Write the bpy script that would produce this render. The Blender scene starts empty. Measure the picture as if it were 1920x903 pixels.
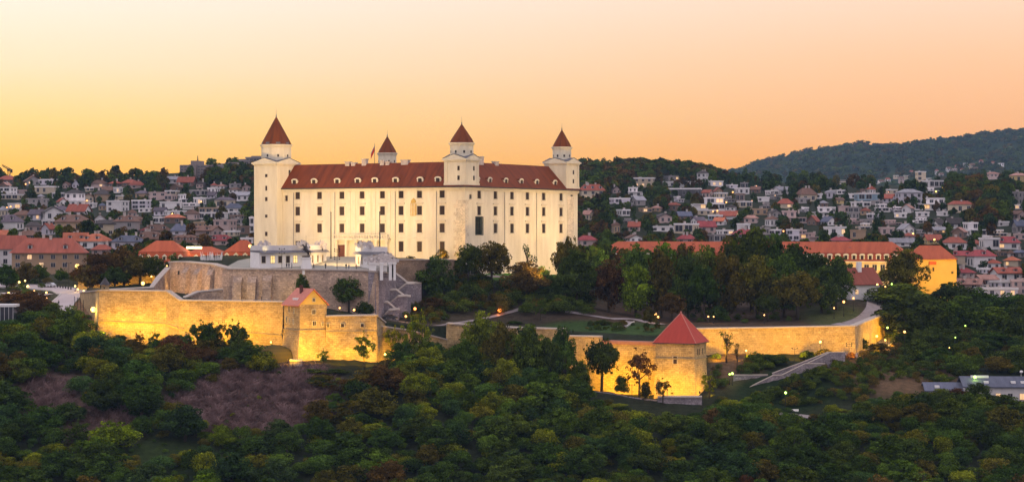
import bpy, math, random
import numpy as np
from mathutils import Vector, Matrix

# ------------------------------------------------------------------ camera, sky, sun, exposure
random.seed(7)
RNG = np.random.default_rng(7)
F, HY = 3880.0, 432.0            # focal length and horizon row in photo pixels (photo is 1920 x 903)
sc = bpy.context.scene
COL = sc.collection
cam_d = bpy.data.cameras.new('camera')
cam = bpy.data.objects.new('camera', cam_d)
COL.objects.link(cam)
cam.location = (0, 0, 0)         # the viewing deck, some 90 m above the river bank
cam.rotation_euler = (math.radians(90), 0, 0)
cam_d.sensor_width = 36.0
cam_d.lens = 36.0 * F / 1920.0
cam_d.shift_y = -(451.5 - HY) / 1920.0
cam_d.clip_start = 1.0
cam_d.clip_end = 20000.0
sc.camera = cam

sc.view_settings.view_transform = 'Standard'
sc.view_settings.look = 'None'
sc.view_settings.exposure = 0.0
sc.view_settings.gamma = 1.0
sc.view_settings.use_curve_mapping = False
cy = sc.cycles
cy.max_bounces = 4
cy.diffuse_bounces = 2
cy.glossy_bounces = 1
cy.transmission_bounces = 2
cy.transparent_max_bounces = 4
cy.volume_bounces = 0
cy.sample_clamp_indirect = 3.0
cy.sample_clamp_direct = 12.0
cy.use_denoising = True
cy.denoising_prefilter = 'ACCURATE'
cy.denoising_input_passes = 'RGB_ALBEDO_NORMAL'
cy.use_light_tree = True
cy.caustics_reflective = False
cy.caustics_refractive = False

def hexlin(h):
    h = h.lstrip('#')
    out = []
    for i in (0, 2, 4):
        c = int(h[i:i+2], 16) / 255.0
        out.append(c / 12.92 if c <= 0.04045 else ((c + 0.055) / 1.055) ** 2.4)
    return tuple(out)

def nd(nt, t, loc=(0, 0), **kw):
    n = nt.nodes.new(t)
    for k, v in kw.items():
        setattr(n, k, v)
    return n

def ramp(nt, stops, interp='LINEAR'):
    r = nt.nodes.new('ShaderNodeValToRGB')
    r.color_ramp.interpolation = interp
    e = r.color_ramp.elements
    while len(e) < len(stops):
        e.new(0.5)
    for i, (p, c) in enumerate(stops):
        e[i].position = p
        e[i].color = (c[0], c[1], c[2], 1.0)
    return r

SUN_EL, SUN_AZ = math.radians(1.5), math.radians(-24)      # just set behind the left hill
w = bpy.data.worlds.new('World')
sc.world = w
w.use_nodes = True
nt = w.node_tree
nt.nodes.clear()
wo = nd(nt, 'ShaderNodeOutputWorld')
tc = nd(nt, 'ShaderNodeTexCoord')
sep = nd(nt, 'ShaderNodeSeparateXYZ')
nt.links.new(tc.outputs['Generated'], sep.inputs[0])
# dusk sky, low band: elevation colours under the afterglow (west-left) and away from it (right)
elev = nd(nt, 'ShaderNodeMapRange')
elev.inputs['From Min'].default_value = 0.0
elev.inputs['From Max'].default_value = 0.125
nt.links.new(sep.outputs['Z'], elev.inputs['Value'])
left = ramp(nt, [(0.0, hexlin('#ffb400')), (0.2, hexlin('#ffbf18')), (0.42, hexlin('#ffdd86')), (0.62, hexlin('#ffe8c6')), (0.9, hexlin('#fff3ec'))])
right = ramp(nt, [(0.0, hexlin('#f4982e')), (0.22, hexlin('#faa348')), (0.42, hexlin('#feba7c')), (0.65, hexlin('#ffc99e')), (0.9, hexlin('#ffdac4'))])
nt.links.new(elev.outputs[0], left.inputs[0])
nt.links.new(elev.outputs[0], right.inputs[0])
azi = nd(nt, 'ShaderNodeMapRange')
azi.interpolation_type = 'SMOOTHSTEP'
azi.inputs['From Min'].default_value = -0.30
azi.inputs['From Max'].default_value = 0.27
nt.links.new(sep.outputs['X'], azi.inputs['Value'])
low = nd(nt, 'ShaderNodeMixRGB')
nt.links.new(azi.outputs[0], low.inputs[0])
nt.links.new(left.outputs[0], low.inputs[1])
nt.links.new(right.outputs[0], low.inputs[2])
# the dome: lilac dusk overhead and in the east behind the viewing deck
dome = ramp(nt, [(0.0, (0.84, 0.745, 0.84)), (0.35, (1.10, 1.01, 1.10)), (1.0, (1.30, 1.25, 1.36))])
nt.links.new(sep.outputs['Z'], dome.inputs[0])
up = nd(nt, 'ShaderNodeMapRange')
up.interpolation_type = 'SMOOTHSTEP'
up.inputs['From Min'].default_value = 0.125
up.inputs['From Max'].default_value = 0.42
nt.links.new(sep.outputs['Z'], up.inputs['Value'])
back = nd(nt, 'ShaderNodeMapRange')
back.interpolation_type = 'SMOOTHSTEP'
back.inputs['From Min'].default_value = 0.70
back.inputs['From Max'].default_value = 0.05
nt.links.new(sep.outputs['Y'], back.inputs['Value'])
mx = nd(nt, 'ShaderNodeMath', operation='MAXIMUM')
nt.links.new(up.outputs[0], mx.inputs[0])
nt.links.new(back.outputs[0], mx.inputs[1])
gain = nd(nt, 'ShaderNodeMixRGB', blend_type='MULTIPLY')   # the air in front of the sky takes its share
gain.inputs[0].default_value = 1.0
gain.inputs[2].default_value = (1.12, 1.07, 0.98, 1)
nt.links.new(low.outputs[0], gain.inputs[1])
mix = nd(nt, 'ShaderNodeMixRGB')
nt.links.new(mx.outputs[0], mix.inputs[0])
nt.links.new(gain.outputs[0], mix.inputs[1])
nt.links.new(dome.outputs[0], mix.inputs[2])
bg = nd(nt, 'ShaderNodeBackground')
nt.links.new(mix.outputs[0], bg.inputs[0])
bg.inputs[1].default_value = 1.0
sky = nd(nt, 'ShaderNodeTexSky')
sky.sky_type = 'NISHITA'
sky.sun_disc = False
sky.sun_elevation = SUN_EL
sky.sun_rotation = SUN_AZ
sky.altitude = 150
bg2 = nd(nt, 'ShaderNodeBackground')
nt.links.new(sky.outputs[0], bg2.inputs[0])
bg2.inputs[1].default_value = 0.012
add = nd(nt, 'ShaderNodeAddShader')
nt.links.new(bg.outputs[0], add.inputs[0])
nt.links.new(bg2.outputs[0], add.inputs[1])
nt.links.new(add.outputs[0], wo.inputs['Surface'])

sun_d = bpy.data.lights.new('sun', 'SUN')
sun_d.energy = 0.25              # the sun is at the horizon: only a breath of it is left
sun_d.angle = math.radians(12)
sun_d.color = (1.0, 0.72, 0.42)
sun = bpy.data.objects.new('sun', sun_d)
COL.objects.link(sun)
d = Vector((math.sin(SUN_AZ) * math.cos(SUN_EL), math.cos(SUN_AZ) * math.cos(SUN_EL), math.sin(math.radians(4))))
sun.rotation_euler = d.to_track_quat('Z', 'Y').to_euler()

# ------------------------------------------------------------------ helpers
def P(px, py, Y):
    return Vector(((px - 960) * Y / F, Y, (HY - py) * Y / F))

def XY(px, Y):
    return ((px - 960) * Y / F, Y)

def pix(v):
    return (960 + F * v[0] / v[1], HY - F * v[2] / v[1])

_mats = {}
def mat(name, col, col2=None, rough=0.85, scale=0.6, detail=4, streak=False, bump=0.0, spec=0.2, jitter=0.0, metal=0.0):
    """plain surface: two close tones mixed by noise in metres"""
    if name in _mats:
        return _mats[name]
    m = bpy.data.materials.new(name)
    m.use_nodes = True
    t = m.node_tree
    b = t.nodes['Principled BSDF']
    b.inputs['Roughness'].default_value = rough
    b.inputs['Specular IOR Level'].default_value = spec
    b.inputs['Metallic'].default_value = metal
    if col2 is None:
        col2 = tuple(c * 0.72 for c in col)
    uv = nd(t, 'ShaderNodeUVMap')
    mp = nd(t, 'ShaderNodeMapping')
    if streak:
        mp.inputs['Scale'].default_value = (1.0, 0.16, 1.0)
    t.links.new(uv.outputs[0], mp.inputs[0])
    nz = nd(t, 'ShaderNodeTexNoise')
    nz.inputs['Scale'].default_value = scale
    nz.inputs['Detail'].default_value = detail
    nz.inputs['Roughness'].default_value = 0.65
    t.links.new(mp.outputs[0], nz.inputs['Vector'])
    r = ramp(t, [(0.32, col2), (0.68, col)])
    t.links.new(nz.outputs['Fac'], r.inputs[0])
    last = r.outputs[0]
    if jitter:
        oi = nd(t, 'ShaderNodeObjectInfo')
        hs = nd(t, 'ShaderNodeHueSaturation')
        mr = nd(t, 'ShaderNodeMapRange')
        mr.inputs['To Min'].default_value = 1 - jitter
        mr.inputs['To Max'].default_value = 1 + jitter
        t.links.new(oi.outputs['Random'], mr.inputs['Value'])
        t.links.new(mr.outputs[0], hs.inputs['Value'])
        t.links.new(last, hs.inputs['Color'])
        last = hs.outputs[0]
    t.links.new(last, b.inputs['Base Color'])
    if bump:
        bp = nd(t, 'ShaderNodeBump')
        bp.inputs['Strength'].default_value = bump
        bp.inputs['Distance'].default_value = 0.3
        t.links.new(nz.outputs['Fac'], bp.inputs['Height'])
        t.links.new(bp.outputs[0], b.inputs['Normal'])
    _mats[name] = m
    return m

def stone(name, c1, c2, mortar, bw=1.1, bh=0.5, bump=0.5):
    """coursed rubble: brick pattern broken up by two noises"""
    if name in _mats:
        return _mats[name]
    m = bpy.data.materials.new(name)
    m.use_nodes = True
    t = m.node_tree
    b = t.nodes['Principled BSDF']
    b.inputs['Roughness'].default_value = 0.9
    b.inputs['Specular IOR Level'].default_value = 0.15
    uv = nd(t, 'ShaderNodeUVMap')
    nw = nd(t, 'ShaderNodeTexNoise')
    nw.inputs['Scale'].default_value = 0.9
    nw.inputs['Detail'].default_value = 2
    t.links.new(uv.outputs[0], nw.inputs['Vector'])
    mixv = nd(t, 'ShaderNodeMixRGB', blend_type='LINEAR_LIGHT')
    mixv.inputs[0].default_value = 0.22
    t.links.new(uv.outputs[0], mixv.inputs[1])
    t.links.new(nw.outputs['Color'], mixv.inputs[2])
    br = nd(t, 'ShaderNodeTexBrick')
    br.inputs['Color1'].default_value = (*c1, 1)
    br.inputs['Color2'].default_value = (*c2, 1)
    br.inputs['Mortar'].default_value = (*mortar, 1)
    br.inputs['Scale'].default_value = 1.0
    br.inputs['Mortar Size'].default_value = 0.05
    br.inputs['Mortar Smooth'].default_value = 0.4
    br.inputs['Brick Width'].default_value = bw
    br.inputs['Row Height'].default_value = bh
    t.links.new(mixv.outputs[0], br.inputs['Vector'])
    nz = nd(t, 'ShaderNodeTexNoise')
    nz.inputs['Scale'].default_value = 0.22
    nz.inputs['Detail'].default_value = 8
    nz.inputs['Roughness'].default_value = 0.72
    t.links.new(uv.outputs[0], nz.inputs['Vector'])
    r = ramp(t, [(0.30, (0.52, 0.50, 0.50)), (0.48, (0.95, 0.93, 0.92)), (0.70, (1.32, 1.27, 1.22))])
    t.links.new(nz.outputs['Fac'], r.inputs[0])
    nz2 = nd(t, 'ShaderNodeTexNoise')
    nz2.inputs['Scale'].default_value = 1.9
    nz2.inputs['Detail'].default_value = 5
    nz2.inputs['Roughness'].default_value = 0.8
    t.links.new(uv.outputs[0], nz2.inputs['Vector'])
    r2 = ramp(t, [(0.33, (0.55, 0.53, 0.52)), (0.62, (1.2, 1.2, 1.2))])
    t.links.new(nz2.outputs['Fac'], r2.inputs[0])
    mu = nd(t, 'ShaderNodeMixRGB', blend_type='MULTIPLY')
    mu.inputs[0].default_value = 1.0
    t.links.new(br.outputs['Color'], mu.inputs[1])
    t.links.new(r.outputs[0], mu.inputs[2])
    mu2 = nd(t, 'ShaderNodeMixRGB', blend_type='MULTIPLY')
    mu2.inputs[0].default_value = 0.8
    t.links.new(mu.outputs[0], mu2.inputs[1])
    t.links.new(r2.outputs[0], mu2.inputs[2])
    t.links.new(mu2.outputs[0], b.inputs['Base Color'])
    bp = nd(t, 'ShaderNodeBump')
    bp.inputs['Strength'].default_value = bump
    bp.inputs['Distance'].default_value = 0.25
    t.links.new(nz2.outputs['Fac'], bp.inputs['Height'])
    t.links.new(bp.outputs[0], b.inputs['Normal'])
    _mats[name] = m
    return m

def glow(name, col, strength):
    if name in _mats:
        return _mats[name]
    m = bpy.data.materials.new(name)
    m.use_nodes = True
    t = m.node_tree
    b = t.nodes['Principled BSDF']
    b.inputs['Base Color'].default_value = (0.5, 0.5, 0.5, 1)
    b.inputs['Emission Color'].default_value = (*col, 1)
    b.inputs['Emission Strength'].default_value = strength
    m.cycles.emission_sampling = 'NONE'
    _mats[name] = m
    return m

def glass(name, col=(0.02, 0.018, 0.02), rough=0.12):
    if name in _mats:
        return _mats[name]
    m = bpy.data.materials.new(name)
    m.use_nodes = True
    b = m.node_tree.nodes['Principled BSDF']
    b.inputs['Base Color'].default_value = (*col, 1)
    b.inputs['Roughness'].default_value = rough
    b.inputs['Specular IOR Level'].default_value = 0.3
    _mats[name] = m
    return m

class MB:
    """collects faces, then links them as ONE mesh object"""
    def __init__(s):
        s.v, s.f, s.m = [], [], []
    def face(s, pts, mi=0):
        n = len(s.v)
        s.v.extend([tuple(p) for p in pts])
        s.f.append(tuple(range(n, n + len(pts))))
        s.m.append(mi)
    def box(s, x0, x1, y0, y1, z0, z1, mi=0, M=None):
        c = [(x0, y0, z0), (x1, y0, z0), (x1, y1, z0), (x0, y1, z0), (x0, y0, z1), (x1, y0, z1), (x1, y1, z1), (x0, y1, z1)]
        if M is not None:
            c = [tuple(M @ Vector(p)) for p in c]
        n = len(s.v)
        s.v.extend(c)
        for q in ((3, 2, 1, 0), (4, 5, 6, 7), (0, 1, 5, 4), (1, 2, 6, 5), (2, 3, 7, 6), (3, 0, 4, 7)):
            s.f.append(tuple(n + i for i in q))
            s.m.append(mi)
    def loft(s, rings, mi=0, cap=True):
        n = len(s.v)
        k = len(rings[0])
        for r in rings:
            s.v.extend([tuple(p) for p in r])
        for j in range(len(rings) - 1):
            for i in range(k):
                a, b = n + j * k + i, n + j * k + (i + 1) % k
                s.f.append((a, b, b + k, a + k))
                s.m.append(mi)
        if cap:
            s.f.append(tuple(n + i for i in reversed(range(k))))
            s.m.append(mi)
            e = n + (len(rings) - 1) * k
            s.f.append(tuple(e + i for i in range(k)))
            s.m.append(mi)
    def prism(s, poly, z0, z1, mi=0):
        s.loft([[(x, y, z0) for x, y in poly], [(x, y, z1) for x, y in poly]], mi)
    def ngon(s, cx, cy, prof, n=8, mi=0, ph=None):
        """prof: list of (radius, z)"""
        ph = math.pi / n if ph is None else ph
        s.loft([[(cx + r * math.cos(ph + 2 * math.pi * i / n), cy + r * math.sin(ph + 2 * math.pi * i / n), z) for i in range(n)] for r, z in prof], mi)
    def tube(s, p0, p1, r0, r1=None, n=6, mi=0):
        r1 = r0 if r1 is None else r1
        p0, p1 = Vector(p0), Vector(p1)
        q = (p1 - p0).to_track_quat('Z', 'Y')
        rr = []
        for p, r in ((p0, r0), (p1, r1)):
            rr.append([p + q @ Vector((r * math.cos(2 * math.pi * i / n), r * math.sin(2 * math.pi * i / n), 0)) for i in range(n)])
        s.loft(rr, mi)
    def ball(s, c, r, n=8, m=5, mi=0, sz=1.0):
        rings = []
        for j in range(m + 1):
            a = -math.pi / 2 + math.pi * j / m
            rr = max(r * math.cos(a), r * 0.02)
            rings.append([(c[0] + rr * math.cos(2 * math.pi * i / n), c[1] + rr * math.sin(2 * math.pi * i / n), c[2] + sz * r * math.sin(a)) for i in range(n)])
        s.loft(rings, mi)
    def gable(s, x0, x1, y0, y1, z0, zr, mi=0, axis='x', gm=None):
        """roof with triangular ends; gm: material of the gable ends"""
        gm = mi if gm is None else gm
        if axis == 'x':
            ym = (y0 + y1) / 2
            a, b, c, d2 = (x0, y0, z0), (x1, y0, z0), (x1, y1, z0), (x0, y1, z0)
            r0, r1 = (x0, ym, zr), (x1, ym, zr)
            s.face([a, b, r1, r0], mi); s.face([c, d2, r0, r1], mi)
            s.face([b, c, r1], gm); s.face([d2, a, r0], gm)
        else:
            xm = (x0 + x1) / 2
            a, b, c, d2 = (x0, y0, z0), (x1, y0, z0), (x1, y1, z0), (x0, y1, z0)
            r0, r1 = (xm, y0, zr), (xm, y1, zr)
            s.face([b, c, r1, r0], mi); s.face([d2, a, r0, r1], mi)
            s.face([a, b, r0], gm); s.face([c, d2, r1], gm)
        s.face([d2, c, b, a], mi)
    def hip(s, x0, x1, y0, y1, z0, zr, inset=None, mi=0):
        W, D = x1 - x0, y1 - y0
        h = min(W, D) / 2 if inset is None else inset
        if W >= D:
            r0, r1 = (x0 + h, (y0 + y1) / 2, zr), (x1 - h, (y0 + y1) / 2, zr)
        else:
            r0, r1 = ((x0 + x1) / 2, y0 + h, zr), ((x0 + x1) / 2, y1 - h, zr)
        a, b, c, d2 = (x0, y0, z0), (x1, y0, z0), (x1, y1, z0), (x0, y1, z0)
        if W >= D:
            s.face([a, b, r1, r0], mi); s.face([b, c, r1], mi); s.face([c, d2, r0, r1], mi); s.face([d2, a, r0], mi)
        else:
            s.face([a, b, r0], mi); s.face([b, c, r1, r0], mi); s.face([c, d2, r1], mi); s.face([d2, a, r0, r1], mi)
        s.face([d2, c, b, a], mi)
    def mesh(s, name, mats, smooth=False):
        me = bpy.data.meshes.new(name)
        me.from_pydata(s.v, [], s.f)
        for m in (mats if isinstance(mats, (list, tuple)) else [mats]):
            me.materials.append(m)
        if any(s.m):
            me.polygons.foreach_set('material_index', s.m)
        uv = me.uv_layers.new(name='UVMap')
        dat = np.zeros(len(me.loops) * 2, dtype=np.float32)
        k = 0
        for pl in me.polygons:
            n = pl.normal
            if abs(n.z) > 0.97:
                t, b = Vector((1, 0, 0)), Vector((0, 1, 0))
            else:
                t = Vector((-n.y, n.x, 0)).normalized()
                b = n.cross(t)
            for vi in pl.vertices:
                p = me.vertices[vi].co
                dat[k] = p.dot(t); dat[k + 1] = p.dot(b)
                k += 2
        uv.data.foreach_set('uv', dat)
        if smooth:
            me.polygons.foreach_set('use_smooth', [True] * len(me.polygons))
        me.update()
        return me
    def build(s, name, mats, parent=None, smooth=False, loc=None, rz=None):
        return link(name, s.mesh(name, mats, smooth), parent, loc, rz)

def link(name, data, parent=None, loc=None, rz=None):
    o = bpy.data.objects.new(name, data)
    COL.objects.link(o)
    if parent is not None:
        o.parent = parent
    if loc is not None:
        o.location = loc
    if rz is not None:
        o.rotation_euler = (0, 0, rz)
    return o

def tag(o, label, cat, group=None, kind=None):
    o['label'] = label
    o['category'] = cat
    if group:
        o['group'] = group
    if kind:
        o['kind'] = kind
    return o

def empty(name, loc, rz=0.0, label=None, cat=None, group=None):
    o = bpy.data.objects.new(name, None)
    COL.objects.link(o)
    o.location = loc
    o.rotation_euler = (0, 0, rz)
    o.empty_display_size = 0.5
    if label:
        tag(o, label, cat, group)
    return o

def structure(o):
    o['kind'] = 'structure'
    return o

def stuff(o, label, cat):
    o['kind'] = 'stuff'
    o['label'] = label
    o['category'] = cat
    return o

def spot(loc, target, watts, col, size=80, blend=0.6, radius=0.5):
    l = bpy.data.lights.new('floodlight', 'SPOT')
    l.energy = watts
    l.color = col
    l.spot_size = math.radians(size)
    l.spot_blend = blend
    l.shadow_soft_size = radius
    o = bpy.data.objects.new('floodlight', l)
    COL.objects.link(o)
    o.location = loc
    dd = Vector(target) - Vector(loc)
    o.rotation_euler = dd.to_track_quat('-Z', 'Y').to_euler()
    return o

def point(loc, watts, col, radius=0.3):
    l = bpy.data.lights.new('lamp_light', 'POINT')
    l.energy = watts
    l.color = col
    l.shadow_soft_size = radius
    o = bpy.data.objects.new('lamp_light', l)
    COL.objects.link(o)
    o.location = loc
    return o

# -------- labels that single things out: descriptor + landmark, then an ordinal where several still read alike
LANDMARKS = []
PENDING = []
def landmark(name, px, py):
    LANDMARKS.append((name, px, py))

ORD = ['leftmost', 'second', 'third', 'fourth', 'fifth', 'sixth', 'seventh', 'eighth', 'ninth', 'tenth', 'eleventh', 'twelfth']
def plural(n):
    if n.endswith(('sh', 'ch', 's', 'x')):
        return n + 'es'
    return n + 's'

def later(o, desc, noun, cat, group, px, py):
    PENDING.append((o, desc, noun, cat, group, px, py))

def relation(px, py, used):
    best = sorted(LANDMARKS, key=lambda l: ((l[1] - px) / 1.6) ** 2 + (l[2] - py) ** 2)[0]
    dx, dy = px - best[1], py - best[2]
    if abs(dx) > 1.3 * abs(dy):
        side = 'right of' if dx > 0 else 'left of'
    else:
        side = 'below' if dy > 0 else 'above'
    far = math.hypot(dx, dy)
    word = 'just ' if far < 45 else ''
    return f'{word}{side} the {best[0]}'

def resolve_labels():
    groups = {}
    for it in PENDING:
        o, desc, noun, cat, group, px, py = it
        base = (desc, noun, relation(px, py, None))
        groups.setdefault(base, []).append(it)
    for (desc, noun, rel), its in groups.items():
        if len(its) == 1:
            lab = [f'{desc} {noun} {rel}']
        else:
            its.sort(key=lambda t: t[5])
            lab = []
            rows = [its]
            names = ['']
            if len(its) > 5:
                ys = sorted(t[6] for t in its)
                k = 3 if len(its) > 15 else 2
                cuts = [ys[len(ys) * j // k] for j in range(1, k)]
                rows = [[] for _ in range(k)]
                for t in its:
                    rows[sum(t[6] >= c for c in cuts)].append(t)
                names = ['upper ', 'lower '] if k == 2 else ['upper ', 'middle ', 'lower ']
            its, lab = [], []
            for row, nm in zip(rows, names):
                n = len(row)
                for i, t in enumerate(row):
                    if n == 1:
                        p = f'{nm}{desc} {noun} {rel}'
                    elif i == n - 1:
                        p = f'rightmost of the {nm}{desc} {plural(noun)} {rel}'
                    elif i == 0:
                        p = f'leftmost of the {nm}{desc} {plural(noun)} {rel}'
                    elif i > n / 2:
                        p = f'{ORD[min(n - 1 - i, 11)]} from right of the {nm}{desc} {plural(noun)} {rel}'
                    else:
                        p = f'{ORD[min(i, 11)]} from left of the {nm}{desc} {plural(noun)} {rel}'
                    its.append(t)
                    lab.append(p)
        for t, l in zip(its, lab):
            if len(l.split()) > 16:
                for full in ('house with', 'flat roofed', 'stepped flat roofed'):
                    l = l.replace('stepped flat roofed houses', 'stepped houses').replace('flat roofed houses', 'flat houses')
                    for c_ in ('hipped', 'pitched', 'mansard'):
                        l = l.replace(f' {c_} roof', ' roof')
            if len(l.split()) > 16:
                l = l.replace('of the ', 'of ')
            if len(l.split()) > 16:
                l = l.replace(' the ', ' ')
            tag(t[0], l, t[3], t[4])

# ------------------------------------------------------------------ materials
M = {}
M['plaster'] = mat('cream_plaster', (0.76, 0.68, 0.53), (0.58, 0.50, 0.37), 0.9, 0.33, 9, streak=True)
M['trim'] = mat('pale_trim', (0.70, 0.63, 0.50), (0.60, 0.53, 0.41), 0.9, 0.5)
M['ashlar'] = stone('pale_ashlar', (0.72, 0.63, 0.48), (0.66, 0.57, 0.43), (0.60, 0.51, 0.38), 1.4, 0.6, 0.1)
M['castle_roof'] = mat('old_red_tile', (0.215, 0.044, 0.010), (0.105, 0.022, 0.006), 0.8, 0.55, 7, streak=True, bump=0.2)
M['tower_roof'] = mat('tower_red_tile', (0.20, 0.048, 0.010), (0.10, 0.023, 0.006), 0.8, 0.7, 7, streak=True)
M['dark_metal'] = mat('dark_sheet_metal', (0.055, 0.045, 0.05), (0.035, 0.03, 0.035), 0.5, 0.8)
M['lead'] = mat('grey_lead', (0.16, 0.15, 0.17), (0.10, 0.095, 0.11), 0.55, 0.8)
M['chimney'] = mat('pale_chimney', (0.52, 0.45, 0.42), (0.36, 0.30, 0.28), 0.9, 0.8)
M['pane'] = glass('dark_pane', (0.030, 0.014, 0.008), 0.5)
M['pane_warm'] = glow('lit_pane', (1.0, 0.62, 0.10), 1.2)
M['pane_green'] = glass('green_glass', (0.02, 0.035, 0.025), 0.05)
M['frame'] = mat('window_stone_frame', (0.66, 0.58, 0.44), (0.56, 0.48, 0.36), 0.9, 1.0)
M['sash'] = mat('dark_sash', (0.05, 0.034, 0.024), None, 0.7, 1.0)
M['rubble'] = stone('rampart_rubble', (0.47, 0.345, 0.185), (0.34, 0.24, 0.125), (0.28, 0.205, 0.115), 1.2, 0.55, 0.6)
M['rubble_pink'] = stone('terrace_rubble', (0.58, 0.42, 0.315), (0.37, 0.265, 0.205), (0.32, 0.24, 0.195), 1.0, 0.6, 0.8)
M['rubble_grey'] = stone('grey_violet_rubble', (0.34, 0.29, 0.31), (0.22, 0.185, 0.205), (0.18, 0.155, 0.17), 0.9, 0.5, 0.8)
M['brown_wall'] = stone('brown_garden_wall', (0.30, 0.21, 0.15), (0.23, 0.155, 0.11), (0.2, 0.14, 0.1), 0.8, 0.4, 0.4)
M['coping'] = mat('pale_coping_stone', (0.46, 0.38, 0.33), (0.33, 0.27, 0.24), 0.9, 1.2)
M['coping_red'] = mat('reddish_coping', (0.36, 0.17, 0.13), (0.26, 0.12, 0.095), 0.9, 1.2)
M['paving'] = mat('grey_paving', (0.30, 0.285, 0.25), (0.22, 0.205, 0.185), 0.85, 0.12, 6)
M['road'] = mat('pinkish_road', (0.42, 0.35, 0.36), (0.34, 0.28, 0.29), 0.85, 0.1, 5)
M['kerb'] = mat('pale_kerb', (0.5, 0.46, 0.44), None, 0.9, 1.0)
M['path'] = mat('lilac_gravel_path', (0.27, 0.22, 0.225), (0.19, 0.155, 0.155), 0.9, 0.4, 6)
M['red_tile'] = mat('fresh_red_tile', (0.42, 0.055, 0.035), (0.33, 0.042, 0.028), 0.8, 0.9, 6, streak=True)
M['pink_tile'] = mat('pinkish_tile', (0.55, 0.20, 0.15), (0.45, 0.15, 0.11), 0.8, 0.9, 6)
M['orange_tile'] = mat('orange_tile', (0.44, 0.10, 0.042), (0.29, 0.062, 0.028), 0.8, 0.5, 7, streak=True)
M['white'] = mat('white_render', (0.66, 0.62, 0.62), (0.56, 0.52, 0.53), 0.9, 0.4, jitter=0.12)
M['bright_white'] = mat('bright_white_render', (0.78, 0.74, 0.72), (0.68, 0.64, 0.63), 0.9, 0.4)
M['yellow_render'] = mat('ochre_render', (0.66, 0.44, 0.12), (0.58, 0.38, 0.10), 0.9, 0.3, 6)
M['bronze'] = mat('dark_bronze', (0.055, 0.04, 0.035), None, 0.5, 2.0, metal=0.3)
M['iron'] = mat('dark_iron', (0.03, 0.026, 0.026), None, 0.6, 2.0)
M['pole'] = mat('grey_pole', (0.12, 0.105, 0.10), None, 0.6, 2.0)
M['wood'] = mat('brown_door', (0.12, 0.04, 0.03), None, 0.7, 2.0)
M['statue'] = mat('grey_statue_stone', (0.60, 0.53, 0.50), (0.40, 0.34, 0.33), 0.9, 1.5)
M['bark'] = mat('bark', (0.07, 0.05, 0.035), (0.04, 0.03, 0.022), 0.95, 3.0)
# ------------------------------------------------------------------ the ground: two thin-plate surfaces (outside / inside the ramparts)
class TPS:
    def __init__(s, pts, lam=1e-4):
        p = np.array(pts, float)
        s.c = p[:, :2] / 400.0
        n = len(p)
        d = np.linalg.norm(s.c[:, None] - s.c[None], axis=2)
        K = np.where(d > 0, d * d * np.log(np.maximum(d, 1e-9)), 0) + lam * np.eye(n)
        Q = np.hstack([np.ones((n, 1)), s.c])
        A = np.zeros((n + 3, n + 3))
        A[:n, :n] = K; A[:n, n:] = Q; A[n:, :n] = Q.T
        s.w = np.linalg.solve(A, np.concatenate([p[:, 2], np.zeros(3)]))
    def __call__(s, X, Y):
        X = np.asarray(X, float); Y = np.asarray(Y, float)
        q = np.stack([X.ravel(), Y.ravel()], 1) / 400.0
        out = np.zeros(len(q))
        n = len(s.c)
        for a in range(0, len(q), 20000):
            e = q[a:a + 20000]
            d2 = ((e[:, None] - s.c[None]) ** 2).sum(2)
            k = 0.5 * d2 * np.log(np.maximum(d2, 1e-18))
            out[a:a + 20000] = k @ s.w[:n] + s.w[n] + e @ s.w[n + 1:]
        return out.reshape(X.shape)

def cz(px, py, Y):
    return ((px - 960) * Y / F, Y, (HY - py) * Y / F)

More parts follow.
